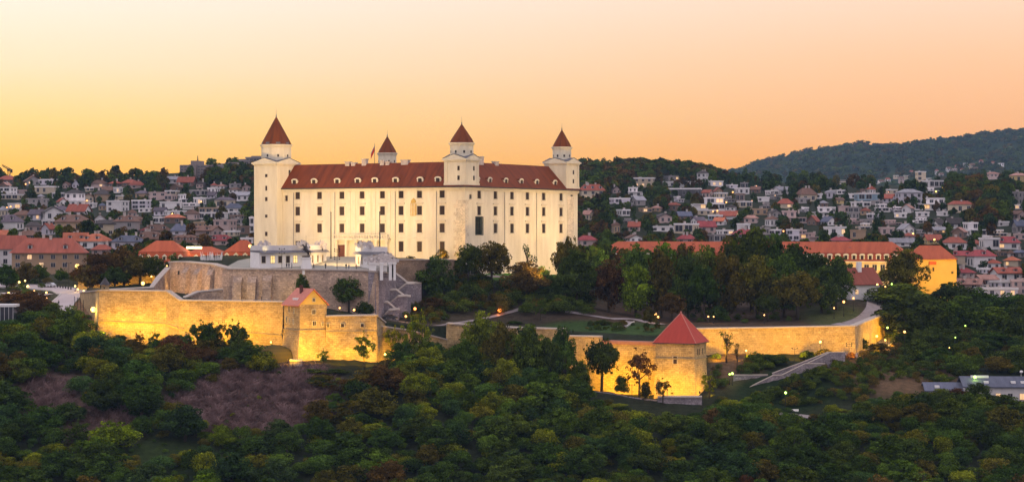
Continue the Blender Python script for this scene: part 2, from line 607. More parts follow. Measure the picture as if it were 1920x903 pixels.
CT_OUT = [cz(*c) for c in [
    (-200, 915, 498), (0, 912, 496), (480, 912, 494), (960, 912, 492), (1440, 912, 494), (1920, 912, 498), (2120, 915, 500),
    (0, 745, 535), (240, 765, 532), (480, 790, 527), (960, 815, 520), (1300, 815, 520), (1600, 820, 525), (1920, 830, 528),
    (-100, 600, 600), (60, 600, 600), (130, 606, 592), (187, 642, 586), (330, 650, 581), (530, 670, 570), (560, 682, 558),
    (720, 684, 564), (837, 690, 574), (1000, 712, 564), (1150, 735, 558), (1228, 750, 552), (1310, 752, 552), (1095, 732, 572), (1165, 741, 567), (1222, 748, 563), (1170, 800, 532), (1270, 800, 532), (1425, 724, 566), (1500, 702, 573), (1550, 686, 579),
    (1380, 730, 563), (1460, 745, 560), (1450, 690, 582), (1330, 672, 584), (1480, 668, 592), (1600, 664, 598), (1560, 690, 585),
    (1650, 672, 602), (1700, 690, 592), (1800, 735, 568), (1920, 765, 556), (1680, 640, 640), (1780, 630, 650), (1900, 620, 680), (2050, 600, 690),
    (100, 575, 632), (130, 550, 655), (90, 538, 690), (20, 540, 690), (40, 570, 640), (-100, 540, 700), (150, 545, 650), (240, 540, 655), (320, 530, 690), (0, 503, 760), (130, 503, 760),
    (60, 505, 750), (200, 472, 820), (300, 505, 720), (400, 505, 720), (470, 505, 720), (320, 465, 830), (440, 462, 830),
    (0, 425, 1000), (240, 425, 1000), (400, 433, 970), (460, 430, 970), (0, 382, 1300), (240, 382, 1300), (400, 382, 1250), (470, 372, 1260),
    (0, 347, 1700), (120, 345, 1760), (240, 348, 1700), (335, 334, 1600), (400, 326, 1480), (480, 316, 1420), (-300, 350, 1700), (-300, 430, 1000),
    (700, 440, 1000), (900, 440, 1000), (700, 350, 1500), (950, 335, 1500),
    (1100, 478, 860), (1300, 480, 860), (1500, 478, 860), (1750, 482, 850), (1850, 515, 800), (1920, 552, 740), (2100, 560, 740), (1920, 500, 850), (2100, 500, 850),
    (1090, 334, 1500), (1200, 323, 1560), (1300, 330, 1560), (1360, 345, 1550), (1430, 362, 1500), (1550, 368, 1500), (1650, 368, 1500), (1760, 350, 1500), (1820, 338, 1420), (1900, 346, 1350), (2100, 350, 1350),
    (1150, 402, 1150), (1300, 402, 1150), (1450, 420, 1100), (1600, 420, 1100), (1750, 430, 1060), (1920, 440, 1020), (2100, 440, 1000),
]] + [(-700, 1500, 30), (900, 1500, 25), (-1200, 2300, 0), (0, 2300, 10), (1200, 2300, 10), (-600, 440, -78), (600, 440, -78), (-350, 300, -88), (0, 300, -88), (350, 300, -88), (0, 440, -76), (-150, 440, -76), (150, 440, -76)]
CT_IN = [cz(*c) for c in [
    (190, 547, 592), (250, 548, 600), (310, 549, 592), (345, 567, 586), (420, 567, 600), (520, 568, 580), (600, 577, 588), (690, 595, 592), (640, 596, 574),
    (735, 600, 603), (780, 597, 612), (840, 612, 590), (900, 613, 588), (1000, 617, 582), (1130, 632, 576), (1228, 645, 574), (1320, 618, 590),
    (1450, 616, 596), (1600, 612, 605), (1645, 596, 640), (1665, 588, 656), (1000, 601, 612), (1150, 606, 607), (1250, 606, 611), (850, 565, 627), (950, 562, 630), (1050, 562, 633), (1110, 575, 640),
    (850, 514, 644), (950, 515, 658), (1085, 514, 705), (1150, 512, 760), (1200, 590, 642), (1400, 595, 642), (1550, 590, 642), (1300, 565, 690),
    (1500, 560, 690), (1600, 566, 662), (1640, 572, 658), (1400, 520, 745), (1600, 530, 720), (1700, 548, 700), (1780, 560, 690), (320, 540, 640), (250, 541, 640), (170, 545, 625)]]
OUTS, INS = TPS(CT_OUT), TPS(CT_IN)

def inpoly(X, Y, poly):
    X = np.asarray(X); Y = np.asarray(Y)
    r = np.zeros(X.shape, bool)
    n = len(poly)
    for i in range(n):
        x0, y0 = poly[i]; x1, y1 = poly[(i + 1) % n]
        c = ((y0 > Y) != (y1 > Y))
        with np.errstate(divide='ignore', invalid='ignore'):
            xi = (x1 - x0) * (Y - y0) / (y1 - y0 + 1e-12) + x0
        r ^= c & (X < xi)
    return r

# rampart lines: photo column, top row, bottom row, depth
A0 = [(150, 549, 600, 640), (186, 545, 642, 590)]
A1 = [(186, 545, 642, 590), (313, 547, 650, 584), (337, 564, 652, 582), (531, 567, 672, 573)]
B1 = [(611, 594, 684, 566), (706, 592, 686, 568)]
B2 = [(706, 592, 686, 568), (722, 605, 688, 578)]
C0 = [(714, 612, 692, 573), (770, 620, 692, 578), (838, 637, 694, 583)]
C1 = [(837, 607, 694, 586), (960, 615, 708, 580), (1062, 618, 722, 578)]
C2 = [(1062, 631, 722, 575), (1128, 632, 732, 573)]
C3 = [(1128, 644, 732, 572), (1232, 647, 748, 568)]
E1 = [(1306, 617, 676, 588), (1450, 615, 672, 594), (1603, 612, 668, 600)]
E2 = [(1603, 612, 668, 600), (1640, 597, 648, 632), (1668, 588, 630, 656)]
FW = [(317, 492, 552, 628), (345, 492, 552, 622), (396, 496, 555, 612), (417, 502, 568, 607), (430, 505, 572, 606), (560, 506, 580, 603), (690, 508, 602, 600), (703, 510, 606, 599)]
FR = [(703, 510, 606, 599), (726, 512, 606, 612), (742, 514, 600, 620)]
GW = [(738, 487, 514, 622), (800, 487, 512, 628), (852, 487, 514, 634)]
BAILEY = [XY(p[0], p[3]) for p in A1] + [XY(560, 563), XY(611, 566), XY(706, 568), XY(722, 578), XY(770, 580), XY(837, 586), XY(960, 580), XY(1062, 577), XY(1128, 573), XY(1232, 569), XY(1306, 588), XY(1603, 601), XY(1640, 632), XY(1668, 656),
          XY(1760, 690), XY(1800, 720), XY(1740, 800), XY(1100, 800), XY(1000, 740), XY(480, 720), XY(330, 665), XY(150, 640)]
TERR = [XY(p[0], p[3]) for p in FW] + [XY(726, 612), XY(742, 622), XY(852, 635), XY(872, 641), XY(1083, 703), XY(760, 745), XY(470, 715), XY(380, 700), XY(330, 660)]

def inset(poly, d):
    p = np.array(poly, float)
    area = 0.5 * np.sum(p[:, 0] * np.roll(p[:, 1], -1) - np.roll(p[:, 0], -1) * p[:, 1])
    sg = 1 if area > 0 else -1
    out = []
    n = len(p)
    for i in range(n):
        a, b, c = p[i - 1], p[i], p[(i + 1) % n]
        e1 = (b - a) / np.linalg.norm(b - a); e2 = (c - b) / np.linalg.norm(c - b)
        n1 = np.array([-e1[1], e1[0]]) * sg; n2 = np.array([-e2[1], e2[0]]) * sg
        m = n1 + n2
        m = m / max(np.dot(m, m) / 2, 0.5)
        out.append(tuple(b + m * d))
    return out
BAILEY_I, TERR_I = inset(BAILEY, 1.7), inset(TERR, 1.8)

def zt(X, Y):
    X = np.atleast_1d(np.asarray(X, float)); Y = np.atleast_1d(np.asarray(Y, float))
    z = OUTS(X, Y)
    z = np.where(Y > 2200, z + (-40 - z) * np.clip((Y - 2200) / 300, 0, 1), z)
    z = np.where(Y < 300, -88.0, z)
    near = (Y > 540) & (Y < 820) & (np.abs(X) < 260)
    if near.any():
        Xn, Yn = X[near], Y[near]
        zi = z[near]
        m = inpoly(Xn, Yn, BAILEY_I)
        if m.any():
            zi[m] = INS(Xn[m], Yn[m])
        m = inpoly(Xn, Yn, TERR_I)
        zi[m] = np.minimum(-11.5 + 0.058 * (Yn[m] - 602), -8.4)
        z[near] = zi
    return z

def zg(x, y):
    return float(zt([x], [y])[0])

def hit(px, py, y0=690.0, y1=2200.0):
    Y = np.arange(y0, y1, 2.0)
    X = (px - 960) * Y / F
    zr = (HY - py) * Y / F
    z = zt(X, Y)
    k = np.nonzero(z >= zr)[0]
    return float(Y[k[0]]) if len(k) else None

def axis(segs):
    out = []
    for a, b, st in segs:
        out += list(np.arange(a, b, st))
    return np.array(sorted(set(np.round(out, 3))))

gx = axis([(-6000, -1400, 500), (-1400, -500, 60), (-500, -190, 10), (-190, 200, 1.4), (200, 520, 10), (520, 1400, 60), (1400, 6001, 500)])
gy = axis([(-300, 400, 50), (400, 480, 10), (480, 540, 2.0), (540, 680, 1.4), (680, 720, 2.0), (720, 1000, 6), (1000, 2300, 14), (2300, 2700, 50), (2700, 5501, 700)])
GX, GY = np.meshgrid(gx, gy)
GZ = zt(GX.ravel(), GY.ravel()).reshape(GX.shape)
nzr = RNG.normal(size=GX.shape)
GZ += 0.10 * nzr * ((GY > 470) & (GY < 2300)) * (~inpoly(GX, GY, TERR))
ny, nx = GX.shape
vs = np.stack([GX.ravel(), GY.ravel(), GZ.ravel()], 1)
idx = np.arange(nx * ny).reshape(ny, nx)
fs = np.stack([idx[:-1, :-1].ravel(), idx[:-1, 1:].ravel(), idx[1:, 1:].ravel(), idx[1:, :-1].ravel()], 1)

def fast_mesh(name, vs, fs, mats, smooth=False, mi=None):
    me = bpy.data.meshes.new(name)
    k = fs.shape[1]
    me.vertices.add(len(vs))
    me.vertices.foreach_set('co', np.asarray(vs, np.float32).ravel())
    me.loops.add(fs.size)
    me.loops.foreach_set('vertex_index', np.asarray(fs, np.int32).ravel())
    me.polygons.add(len(fs))
    me.polygons.foreach_set('loop_start', np.arange(0, fs.size, k, dtype=np.int32))
    me.polygons.foreach_set('loop_total', np.full(len(fs), k, np.int32))
    for m in (mats if isinstance(mats, (list, tuple)) else [mats]):
        me.materials.append(m)
    if smooth:
        me.polygons.foreach_set('use_smooth', np.ones(len(fs), bool))
    if mi is not None:
        me.polygons.foreach_set('material_index', np.asarray(mi, np.int32))
    me.update(calc_edges=True)
    me.validate()
    return me

# what grows or lies where: base colour of the soil by place
gcol = np.tile(np.array([0.022, 0.026, 0.014]), (nx * ny, 1))
with np.errstate(divide='ignore', invalid='ignore'):
    gpx = 960 + F * vs[:, 0] / np.maximum(vs[:, 1], 1); gpy = HY - F * vs[:, 2] / np.maximum(vs[:, 1], 1)
def zone(cx, cyy, rx, ry, col, y0=440, y1=720):
    wgt = 1.0 - np.clip((np.hypot((gpx - cx) / rx, (gpy - cyy) / ry) - 0.75) / 0.5, 0, 1)
    wgt *= ((vs[:, 1] > y0) & (vs[:, 1] < y1))
    global gcol
    gcol = gcol * (1 - wgt[:, None]) + np.array(col)[None] * wgt[:, None]
DRY, TAN, LAWN, DIRT = (0.11, 0.070, 0.062), (0.115, 0.070, 0.040), (0.030, 0.056, 0.014), (0.060, 0.038, 0.026)
zone(470, 755, 165, 62, DRY); zone(95, 745, 85, 60, DRY); zone(430, 700, 70, 40, DRY); zone(190, 790, 80, 50, DRY); zone(560, 720, 80, 40, DRY)
zone(1690, 690, 120, 55, TAN); zone(1380, 690, 50, 45, TAN); zone(160, 585, 50, 45, (0.22, 0.13, 0.075))
zone(1470, 735, 110, 40, (0.012, 0.022, 0.008)); zone(300, 865, 120, 40, (0.03, 0.045, 0.015))
zone(830, 575, 130, 45, (0.058, 0.045, 0.03), 590); zone(1010, 570, 110, 40, (0.042, 0.032, 0.024), 590); zone(1380, 590, 330, 35, DIRT, 596)
zone(1090, 615, 70, 14, LAWN, 585); zone(1560, 590, 60, 20, (0.06, 0.07, 0.025), 600); zone(1190, 620, 60, 16, (0.04, 0.07, 0.02), 585)
zone(960, 512, 130, 12, (0.06, 0.14, 0.015), 638)
zone(80, 535, 110, 30, (0.05, 0.05, 0.03), 620, 800)
m = bpy.data.materials.new('soil_and_grass')
m.use_nodes = True
t = m.node_tree
b = t.nodes['Principled BSDF']
b.inputs['Roughness'].default_value = 0.95
b.inputs['Specular IOR Level'].default_value = 0.05
at = nd(t, 'ShaderNodeAttribute'); at.attribute_name = 'soil'
tc2 = nd(t, 'ShaderNodeTexCoord')
nz = nd(t, 'ShaderNodeTexNoise'); nz.inputs['Scale'].default_value = 0.55; nz.inputs['Detail'].default_value = 8; nz.inputs['Roughness'].default_value = 0.75
t.links.new(tc2.outputs['Object'], nz.inputs['Vector'])
r = ramp(t, [(0.3, (0.45, 0.48, 0.42)), (0.7, (1.45, 1.4, 1.4))])
t.links.new(nz.outputs['Fac'], r.inputs[0])
mu = nd(t, 'ShaderNodeMixRGB', blend_type='MULTIPLY'); mu.inputs[0].default_value = 1
t.links.new(at.outputs['Color'], mu.inputs[1]); t.links.new(r.outputs[0], mu.inputs[2])
t.links.new(mu.outputs[0], b.inputs['Base Color'])
bp = nd(t, 'ShaderNodeBump'); bp.inputs['Strength'].default_value = 0.9; bp.inputs['Distance'].default_value = 0.6
t.links.new(nz.outputs['Fac'], bp.inputs['Height']); t.links.new(bp.outputs[0], b.inputs['Normal'])
me = fast_mesh('ground', vs, fs, m, True)
ca = me.color_attributes.new('soil', 'FLOAT_COLOR', 'POINT')
ca.data.foreach_set('color', np.hstack([gcol, np.ones((len(gcol), 1))]).astype(np.float32).ravel())
structure(link('ground', me))

# ---- far wooded hill
hx = np.arange(-2600, 3000, 16.0)
hy = np.concatenate([np.arange(2350, 5000, 22.0), np.arange(5000, 5460, 60.0)])
HX, HYY = np.meshgrid(hx, hy)
prx = np.array([-5000, 900, 1180, 1300, 1370, 1425, 1480, 1540, 1600, 1640, 1700, 1760, 1800, 1860, 1920, 2000, 2200, 2600, 4000])
pry = np.array([430, 425, 380, 343, 321, 303, 290, 280, 273, 277, 270, 262, 257, 250, 244, 236, 232, 240, 300]) + 5
ridge = (HY - np.interp(HX / 5000 * F + 960, prx, pry)) * 5000 / F
s = np.clip((HYY - 2400) / 2600, 0, 1)
s = s * s * (3 - 2 * s)
back = np.clip((HYY - 5000) / 1800, 0, 1)
# shoulders and gullies running down the hill
gul = 9 * np.sin(HX / 170 + 1.3 * np.sin(HYY / 420)) + 6 * np.sin(HX / 71 + HYY / 260)
HZ = -30 + (ridge + 30) * (0.25 * np.clip((HYY - 2400) / 600, 0, 1) + 0.75 * s) * (1 - 0.5 * back) + gul * s * (1 - s) * 2.2
HZ += RNG.normal(size=HX.shape) * 2.0 + 2.5 * RNG.random(HX.shape)
ny2, nx2 = HX.shape
idx = np.arange(nx2 * ny2).reshape(ny2, nx2)
fs2 = np.stack([idx[:-1, :-1].ravel(), idx[:-1, 1:].ravel(), idx[1:, 1:].ravel(), idx[1:, :-1].ravel()], 1)
mh = bpy.data.materials.new('far_forest')
mh.use_nodes = True
t = mh.node_tree
b = t.nodes['Principled BSDF']; b.inputs['Roughness'].default_value = 1.0; b.inputs['Specular IOR Level'].default_value = 0.0
tc2 = nd(t, 'ShaderNodeTexCoord')
nz = nd(t, 'ShaderNodeTexNoise'); nz.inputs['Scale'].default_value = 0.012; nz.inputs['Detail'].default_value = 9; nz.inputs['Roughness'].default_value = 0.72
t.links.new(tc2.outputs['Object'], nz.inputs['Vector'])
r = ramp(t, [(0.34, (0.010, 0.016, 0.010)), (0.5, (0.022, 0.034, 0.016)), (0.66, (0.045, 0.052, 0.022))])
t.links.new(nz.outputs['Fac'], r.inputs[0]); t.links.new(r.outputs[0], b.inputs['Base Color'])
structure(link('hills', fast_mesh('hills', np.stack([HX.ravel(), HYY.ravel(), HZ.ravel()], 1), fs2, mh, False)))
HXF, HYF, HZF = hx, hy, HZ
def zhill(x, y):
    i = int(np.clip(np.searchsorted(HXF, x), 0, len(HXF) - 1)); j = int(np.clip(np.searchsorted(HYF, y), 0, len(HYF) - 1))
    return float(HZF[j, i])
def hit_hill(px, py):
    for Y in np.arange(2450, 4900, 15.0):
        if zhill((px - 960) * Y / F, Y) >= (HY - py) * Y / F:
            return float(Y)
    return None

# ------------------------------------------------------------------ draped strips: roads and paths
def strip(name, pts, width, material, lift=0.12, kerb=None):
    """pts: list of (X, Y) centre points; ground-hugging ribbon"""
    P2 = []
    for (x0, y0), (x1, y1) in zip(pts[:-1], pts[1:]):
        n = max(2, int(math.hypot(x1 - x0, y1 - y0) / 1.5))
        for i in range(n):
            P2.append((x0 + (x1 - x0) * i / n, y0 + (y1 - y0) * i / n))
    P2.append(pts[-1])
    P2 = np.array(P2)
    for _ in range(6):
        P2[1:-1] = (P2[:-2] + 2 * P2[1:-1] + P2[2:]) / 4
    T = np.gradient(P2, axis=0); T /= np.linalg.norm(T, axis=1)[:, None] + 1e-9
    N = np.stack([-T[:, 1], T[:, 0]], 1)
    k = 5
    rows = []
    zc = zt(P2[:, 0], P2[:, 1])
    for j in range(k):
        q = P2 + N * width * (j / (k - 1) - 0.5)
        z = np.maximum(zt(q[:, 0], q[:, 1]), zc - 0.5) + lift
        rows.append(np.stack([q[:, 0], q[:, 1], z], 1))
    V = np.stack(rows, 1).reshape(-1, 3)
    n = len(P2)
    ii = np.arange(n * k).reshape(n, k)
    fs = np.stack([ii[:-1, :-1].ravel(), ii[1:, :-1].ravel(), ii[1:, 1:].ravel(), ii[:-1, 1:].ravel()], 1)[:, ::-1]
    me = fast_mesh(name, V, fs, material)
    uv = me.uv_layers.new(name='UVMap')
    uvd = V[fs.ravel()][:, :2]
    uv.data.foreach_set('uv', np.asarray(uvd, np.float32).ravel())
    o = structure(link(name, me))
    if kerb:
        for sgn in (0, k - 1):
            e = rows[sgn]
            mb = MB()
            for a, b2 in zip(e[:-1], e[1:]):
                nn = Vector((-(b2 - a)[1], (b2 - a)[0], 0)).normalized() * 0.18
                a, b2 = Vector(a), Vector(b2)
                u = Vector((0, 0, 0.13))
                dn = Vector((0, 0, -0.3))
                mb.face([a - nn + u, b2 - nn + u, b2 + nn + u, a + nn + u])
                mb.face([a - nn + dn, b2 - nn + dn, b2 - nn + u, a - nn + u])
                mb.face([b2 + nn + dn, a + nn + dn, a + nn + u, b2 + nn + u])
            structure(mb.build('kerb', kerb))
    return o

# ------------------------------------------------------------------ masonry walls
def wall_obj(name, pts, material, label, cat, thick=2.2, batter=0.06, coping=None, cord=None, deep=2.5, cope_w=0.35, cope_h=0.35, group=None):
    """battered wall along photo points (px, ytop, ybot, Y); coping and string course are parts"""
    top = [P(p[0], p[1], p[3]) for p in pts]
    bot = [(HY - p[2]) * p[3] / F for p in pts]
    n = len(top)
    nor = []
    for i in range(n):
        a = top[max(i - 1, 0)]; c = top[min(i + 1, n - 1)]
        tg = Vector((c.x - a.x, c.y - a.y, 0)).normalized()
        nor.append(Vector((tg.y, -tg.x, 0)))        # outward: towards the viewer side
    mb = MB()
    rings = []
    for i in range(n):
        h = top[i].z - bot[i] + deep
        zb = bot[i] - deep
        o = nor[i]
        f0 = top[i]
        rings.append([(f0.x + o.x * batter * h, f0.y + o.y * batter * h, zb), (f0.x, f0.y, f0.z), (f0.x - o.x * thick, f0.y - o.y * thick, f0.z), (f0.x - o.x * thick, f0.y - o.y * thick, zb)])
    mb.loft(rings)
    base = sum((Vector(r[0]) for r in rings), Vector()) / n
    root = mb.build(name, material)
    tag(root, label, cat, group)
    if coping:
        cb = MB()
        cb.loft([[(t.x + o.x * cope_w, t.y + o.y * cope_w, t.z - 0.02), (t.x + o.x * cope_w, t.y + o.y * cope_w, t.z + cope_h), (t.x - o.x * (thick + 0.1), t.y - o.y * (thick + 0.1), t.z + cope_h + 0.1), (t.x - o.x * (thick + 0.1), t.y - o.y * (thick + 0.1), t.z - 0.02)] for t, o in zip(top, nor)])
        cb.build('coping', coping, root)
    if cord:
        cb = MB()
        frac, cm = cord
        rr = []
        for i in range(n):
            zc = bot[i] + (top[i].z - bot[i]) * frac
            off = batter * (top[i].z - zc)
            t, o = top[i], nor[i]
            rr.append([(t.x + o.x * (off - 0.15), t.y + o.y * (off - 0.15), zc - 0.16), (t.x + o.x * (off + 0.22), t.y + o.y * (off + 0.22), zc - 0.16), (t.x + o.x * (off + 0.22), t.y + o.y * (off + 0.22), zc + 0.16), (t.x + o.x * (off - 0.15), t.y + o.y * (off - 0.15), zc + 0.16)])
        cb.loft(rr)
        cb.build('string_course', cm, root)
    return root, top, bot, nor

YEL = (1.0, 0.53, 0.008)
AMB = (1.0, 0.62, 0.22)
def wash(pts, step, dist, watts, col=YEL, aim=0.45, up=0.8, size=105, skip=()):
    """row of floodlights at the foot of a wall, shining up on it"""
    top = [P(p[0], p[1], p[3]) for p in pts]
    bot = [(HY - p[2]) * p[3] / F for p in pts]
    L = 0
    segs = []
    for i in range(len(top) - 1):
        l = (top[i + 1].xy - top[i].xy).length
        segs.append((L, l)); L += l
    k = max(1, int(round(L / step)))
    for j in range(k):
        if j in skip:
            continue
        s_ = L * (j + 0.5) / k
        for i, (a, l) in enumerate(segs):
            if a <= s_ <= a + l:
                f = (s_ - a) / l
                t = top[i].lerp(top[i + 1], f); zb = bot[i] + (bot[i + 1] - bot[i]) * f
                tg = Vector((top[i + 1].x - top[i].x, top[i + 1].y - top[i].y, 0)).normalized()
                o = Vector((tg.y, -tg.x, 0))
                loc = Vector((t.x, t.y, zb + up)) + o * (dist + 0.06 * (t.z - zb))
                loc.z = max(loc.z, zg(loc.x, loc.y) + 0.6)
                spot(loc, (t.x, t.y, zb + aim * (t.z - zb)), watts * 1.35 * random.uniform(0.55, 1.5), col, 168, 1.0, 0.3)
                break

STRC = mat('string_course_stone', (0.30, 0.23, 0.15), None, 0.9, 1.0)
wall_obj('rampart_wall', A1, M['rubble'], 'long yellow lit bastion wall with stepped top left of the gatehouse', 'rampart wall', 2.4, 0.07, M['coping'], (0.42, STRC))
wall_obj('rampart_wall', A0, M['rubble'], 'short shaded return of the bastion wall beside the road', 'rampart wall', 2.0, 0.05, M['coping'])
wall_obj('rampart_wall', B1, M['rubble'], 'yellow lit wall with three small windows right of the gatehouse', 'rampart wall', 2.4, 0.06, M['coping'], (0.70, STRC))
wall_obj('rampart_wall', B2, M['rubble'], 'sloping shaded end of the wall right of the gatehouse', 'rampart wall', 2.0, 0.05, M['coping'])
wall_obj('rampart_wall', C0, M['rubble'], 'low yellow wall behind young trees below the zigzag stairs', 'rampart wall', 1.6, 0.05, M['coping'])
wall_obj('rampart_wall', C1, M['rubble'], 'old wall half hidden behind large trees below the garden', 'rampart wall', 1.8, 0.05, M['coping'])
wall_obj('rampart_wall', C2, M['rubble'], 'raised wall section with pale top below the lawn', 'rampart wall', 1.8, 0.05, M['coping'])
wall_obj('rampart_wall', C3, M['rubble'], 'wall with reddish coping joining the square tower', 'rampart wall', 1.8, 0.05, M['coping_red'], cope_h=0.9)
wall_obj('rampart_wall', E1, M['rubble'], 'long pale topped wall running right from the square tower', 'rampart wall', 1.6, 0.05, M['coping'])
wall_obj('rampart_wall', E2, M['rubble'], 'bright yellow wall receding beside the lit footpath', 'rampart wall', 1.6, 0.03, M['coping'])
fw, ftop, fbot, fnor = wall_obj('terrace_wall', FW, M['rubble_pink'], 'tall pinkish retaining wall with buttresses under the castle forecourt', 'retaining wall', 2.2, 0.05, M['coping'])
wall_obj('terrace_wall', FR, M['rubble_grey'], 'violet grey end wall of the forecourt above the zigzag stairs', 'retaining wall', 2.0, 0.02, M['coping'])
wall_obj('garden_wall', GW, M['brown_wall'], 'brown brick garden wall under the castle corner', 'garden wall', 1.0, 0.02, M['coping'], cope_h=0.15)
wall_obj('terrace_wall', [(318, 503, 552, 626), (300, 522, 552, 616), (286, 540, 553, 606), (206, 544, 552, 600)][::-1], M['rubble_pink'], 'low wing wall sloping down left from the forecourt to the bastion', 'retaining wall', 1.2, 0.02, M['coping'])
wall_obj('terrace_wall', [(340, 562, 575, 592), (372, 548, 572, 600), (418, 543, 570, 603)], M['rubble_pink'], 'dark low wall with loopholes between bastion and forecourt wall', 'retaining wall', 1.0, 0.02, M['coping'])
wall_obj('retaining_wall', [(1233, 745, 772, 550), (1316, 745, 772, 549)], M['rubble_grey'], 'grey stone retaining wall under the square tower', 'retaining wall', 1.5, 0.04, M['coping'])
wall_obj('retaining_wall', [(543, 676, 702, 556), (566, 677, 702, 556)], M['rubble_grey'], 'small grey stone pier under the gatehouse corner', 'retaining wall', 1.5, 0.04, M['coping'])
# buttresses and loopholes of the forecourt wall
for px, hh in ((352, 0.86), (374, 0.86), (398, 0.86), (447, 0.82), (474, 0.82), (503, 0.86)):
    i = max(k for k in range(len(FW) - 1) if FW[k][0] <= px)
    f = (px - FW[i][0]) / (FW[i + 1][0] - FW[i][0])
    t = ftop[i].lerp(ftop[i + 1], f); zb = fbot[i] + (fbot[i + 1] - fbot[i]) * f - 1
    o = fnor[i]; tg = Vector((-o.y, o.x, 0))
    zt_ = zb + (t.z - zb) * hh
    mb = MB()
    wd = 1.3
    mb.loft([[tuple(t + tg * (sx * wd) + o * dd + Vector((0, 0, z - t.z))) for sx, dd in ((-1, -0.5), (1, -0.5), (1, dep), (-1, dep))] for z, dep in ((zb, 2.2), (zt_ - 1.5, 1.5), (zt_, 0.3))])
    mb.build('buttress', M['rubble_pink'], fw)
for px, py in ((441, 561), (494, 560), (498, 560), (372, 556), (336, 511), (384, 557)):
    i = max(k for k in range(len(FW) - 1) if FW[k][0] <= px)
    f = (px - FW[i][0]) / (FW[i + 1][0] - FW[i][0])
    t = ftop[i].lerp(ftop[i + 1], f); o = fnor[i]; tg = Vector((-o.y, o.x, 0))
    z = (HY - py) * t.y / F
    off = 0.05 * (t.z - z) + 0.02
    mb = MB()
    mb.box(-0.45, 0.45, -0.3, 0.08, z - 0.6, z + 0.6, 0, Matrix.Translation((t.x + o.x * off, t.y + o.y * off, 0)) @ Matrix.Rotation(math.atan2(tg.y, tg.x) + math.pi, 4, 'Z'))
    mb.build('loophole', M['iron'], fw)

wash(A1, 10, 5.5, 10000, YEL, 0.5, 3.5)
wash(B1, 7, 9, 10000, YEL, 0.6, 2.4)
wash(C0, 8, 8, 8000, YEL, 0.5)
wash(C1, 8, 7.5, 8500, YEL, 0.4)
wash(C2, 8, 7.5, 8500, YEL, 0.4)
wash(C3, 8, 7.5, 7000, YEL, 0.3)
wash(E1, 8, 8.0, 7200, YEL, 0.55, 1.6, skip=(6,))
wash(E2, 10, 6.0, 7000, YEL, 0.55)
YW = [(146, 524, 549, 668), (225, 518, 546, 670), (312, 510, 541, 668)]
wall_obj('garden_wall', YW, M['rubble'], 'yellow glowing wall behind the tree trunks left of the forecourt wall', 'garden wall', 1.0, 0.02, M['coping'])
wash(YW, 7, 4.0, 1900, YEL, 0.5)
spot(P(548, 668, 553), P(545, 610, 565), 9000, YEL, 165, 1.0, 0.3)
spot(P(590, 668, 555), P(585, 610, 565), 9000, YEL, 165, 1.0, 0.3)
wash([(318, 492, 545, 626), (345, 492, 548, 622), (412, 500, 552, 608)], 8, 3.5, 3000, AMB, 0.35)
for px, Y in ((455, 598), (540, 597)):
    spot(P(px, 562, Y), P(px + 4, 535, 604), 900, (1, .7, .2), 150, 1, .3)
# ------------------------------------------------------------------ the castle
CA = math.radians(-31)
ZB = -10.0
castle = empty('castle', (-14.5, 640, ZB), CA, 'large cream castle with red roofs and four corner towers on the hill', 'castle')
CX, CYv = Vector((math.cos(CA), math.sin(CA), 0)), Vector((-math.sin(CA), math.cos(CA), 0))
C0v = Vector((-14.5, 640, 0))
def s_left(px):        # photo column -> local x on the left (front) face
    r = (px - 960) / F
    # (cx + x*CX.x)/(cy + x*CX.y) = r
    return (r * C0v.y - C0v.x) / (CX.x - r * CX.y)
def t_right(px):       # photo column -> local y on the right face
    r = (px - 960) / F
    return (r * C0v.y - C0v.x) / (CYv.x - r * CYv.y)
EAVE, RIDGE = 13.7, 21.6
XL, YB = -79.0, 71.3

def punched(mb, org, dx, nrm, L, z0, z1, holes, depth, mi=0, rmi=0):
    """wall face with real openings; holes (a0, a1, b0, b1) along the wall and up"""
    org, dx, nrm = Vector(org), Vector(dx), Vector(nrm)
    xs = sorted({0.0, L, *[h[0] for h in holes], *[h[1] for h in holes]})
    zs = sorted({z0, z1, *[h[2] for h in holes], *[h[3] for h in holes]})
    up = Vector((0, 0, 1))
    def pt(a, z, d2=0.0):
        return org + dx * a + up * z - nrm * d2
    for i in range(len(xs) - 1):
        for j in range(len(zs) - 1):
            xm, zm = (xs[i] + xs[i + 1]) / 2, (zs[j] + zs[j + 1]) / 2
            if any(h[0] < xm < h[1] and h[2] < zm < h[3] for h in holes):
                continue
            mb.face([pt(xs[i], zs[j]), pt(xs[i + 1], zs[j]), pt(xs[i + 1], zs[j + 1]), pt(xs[i], zs[j + 1])], mi)
    for a0, a1, b0, b1 in holes:
        mb.face([pt(a0, b0), pt(a1, b0), pt(a1, b0, depth), pt(a0, b0, depth)], rmi)
        mb.face([pt(a0, b1, depth), pt(a1, b1, depth), pt(a1, b1), pt(a0, b1)], rmi)
        mb.face([pt(a0, b0, depth), pt(a0, b1, depth), pt(a0, b1), pt(a0, b0)], rmi)
        mb.face([pt(a1, b0), pt(a1, b1), pt(a1, b1, depth), pt(a1, b0, depth)], rmi)

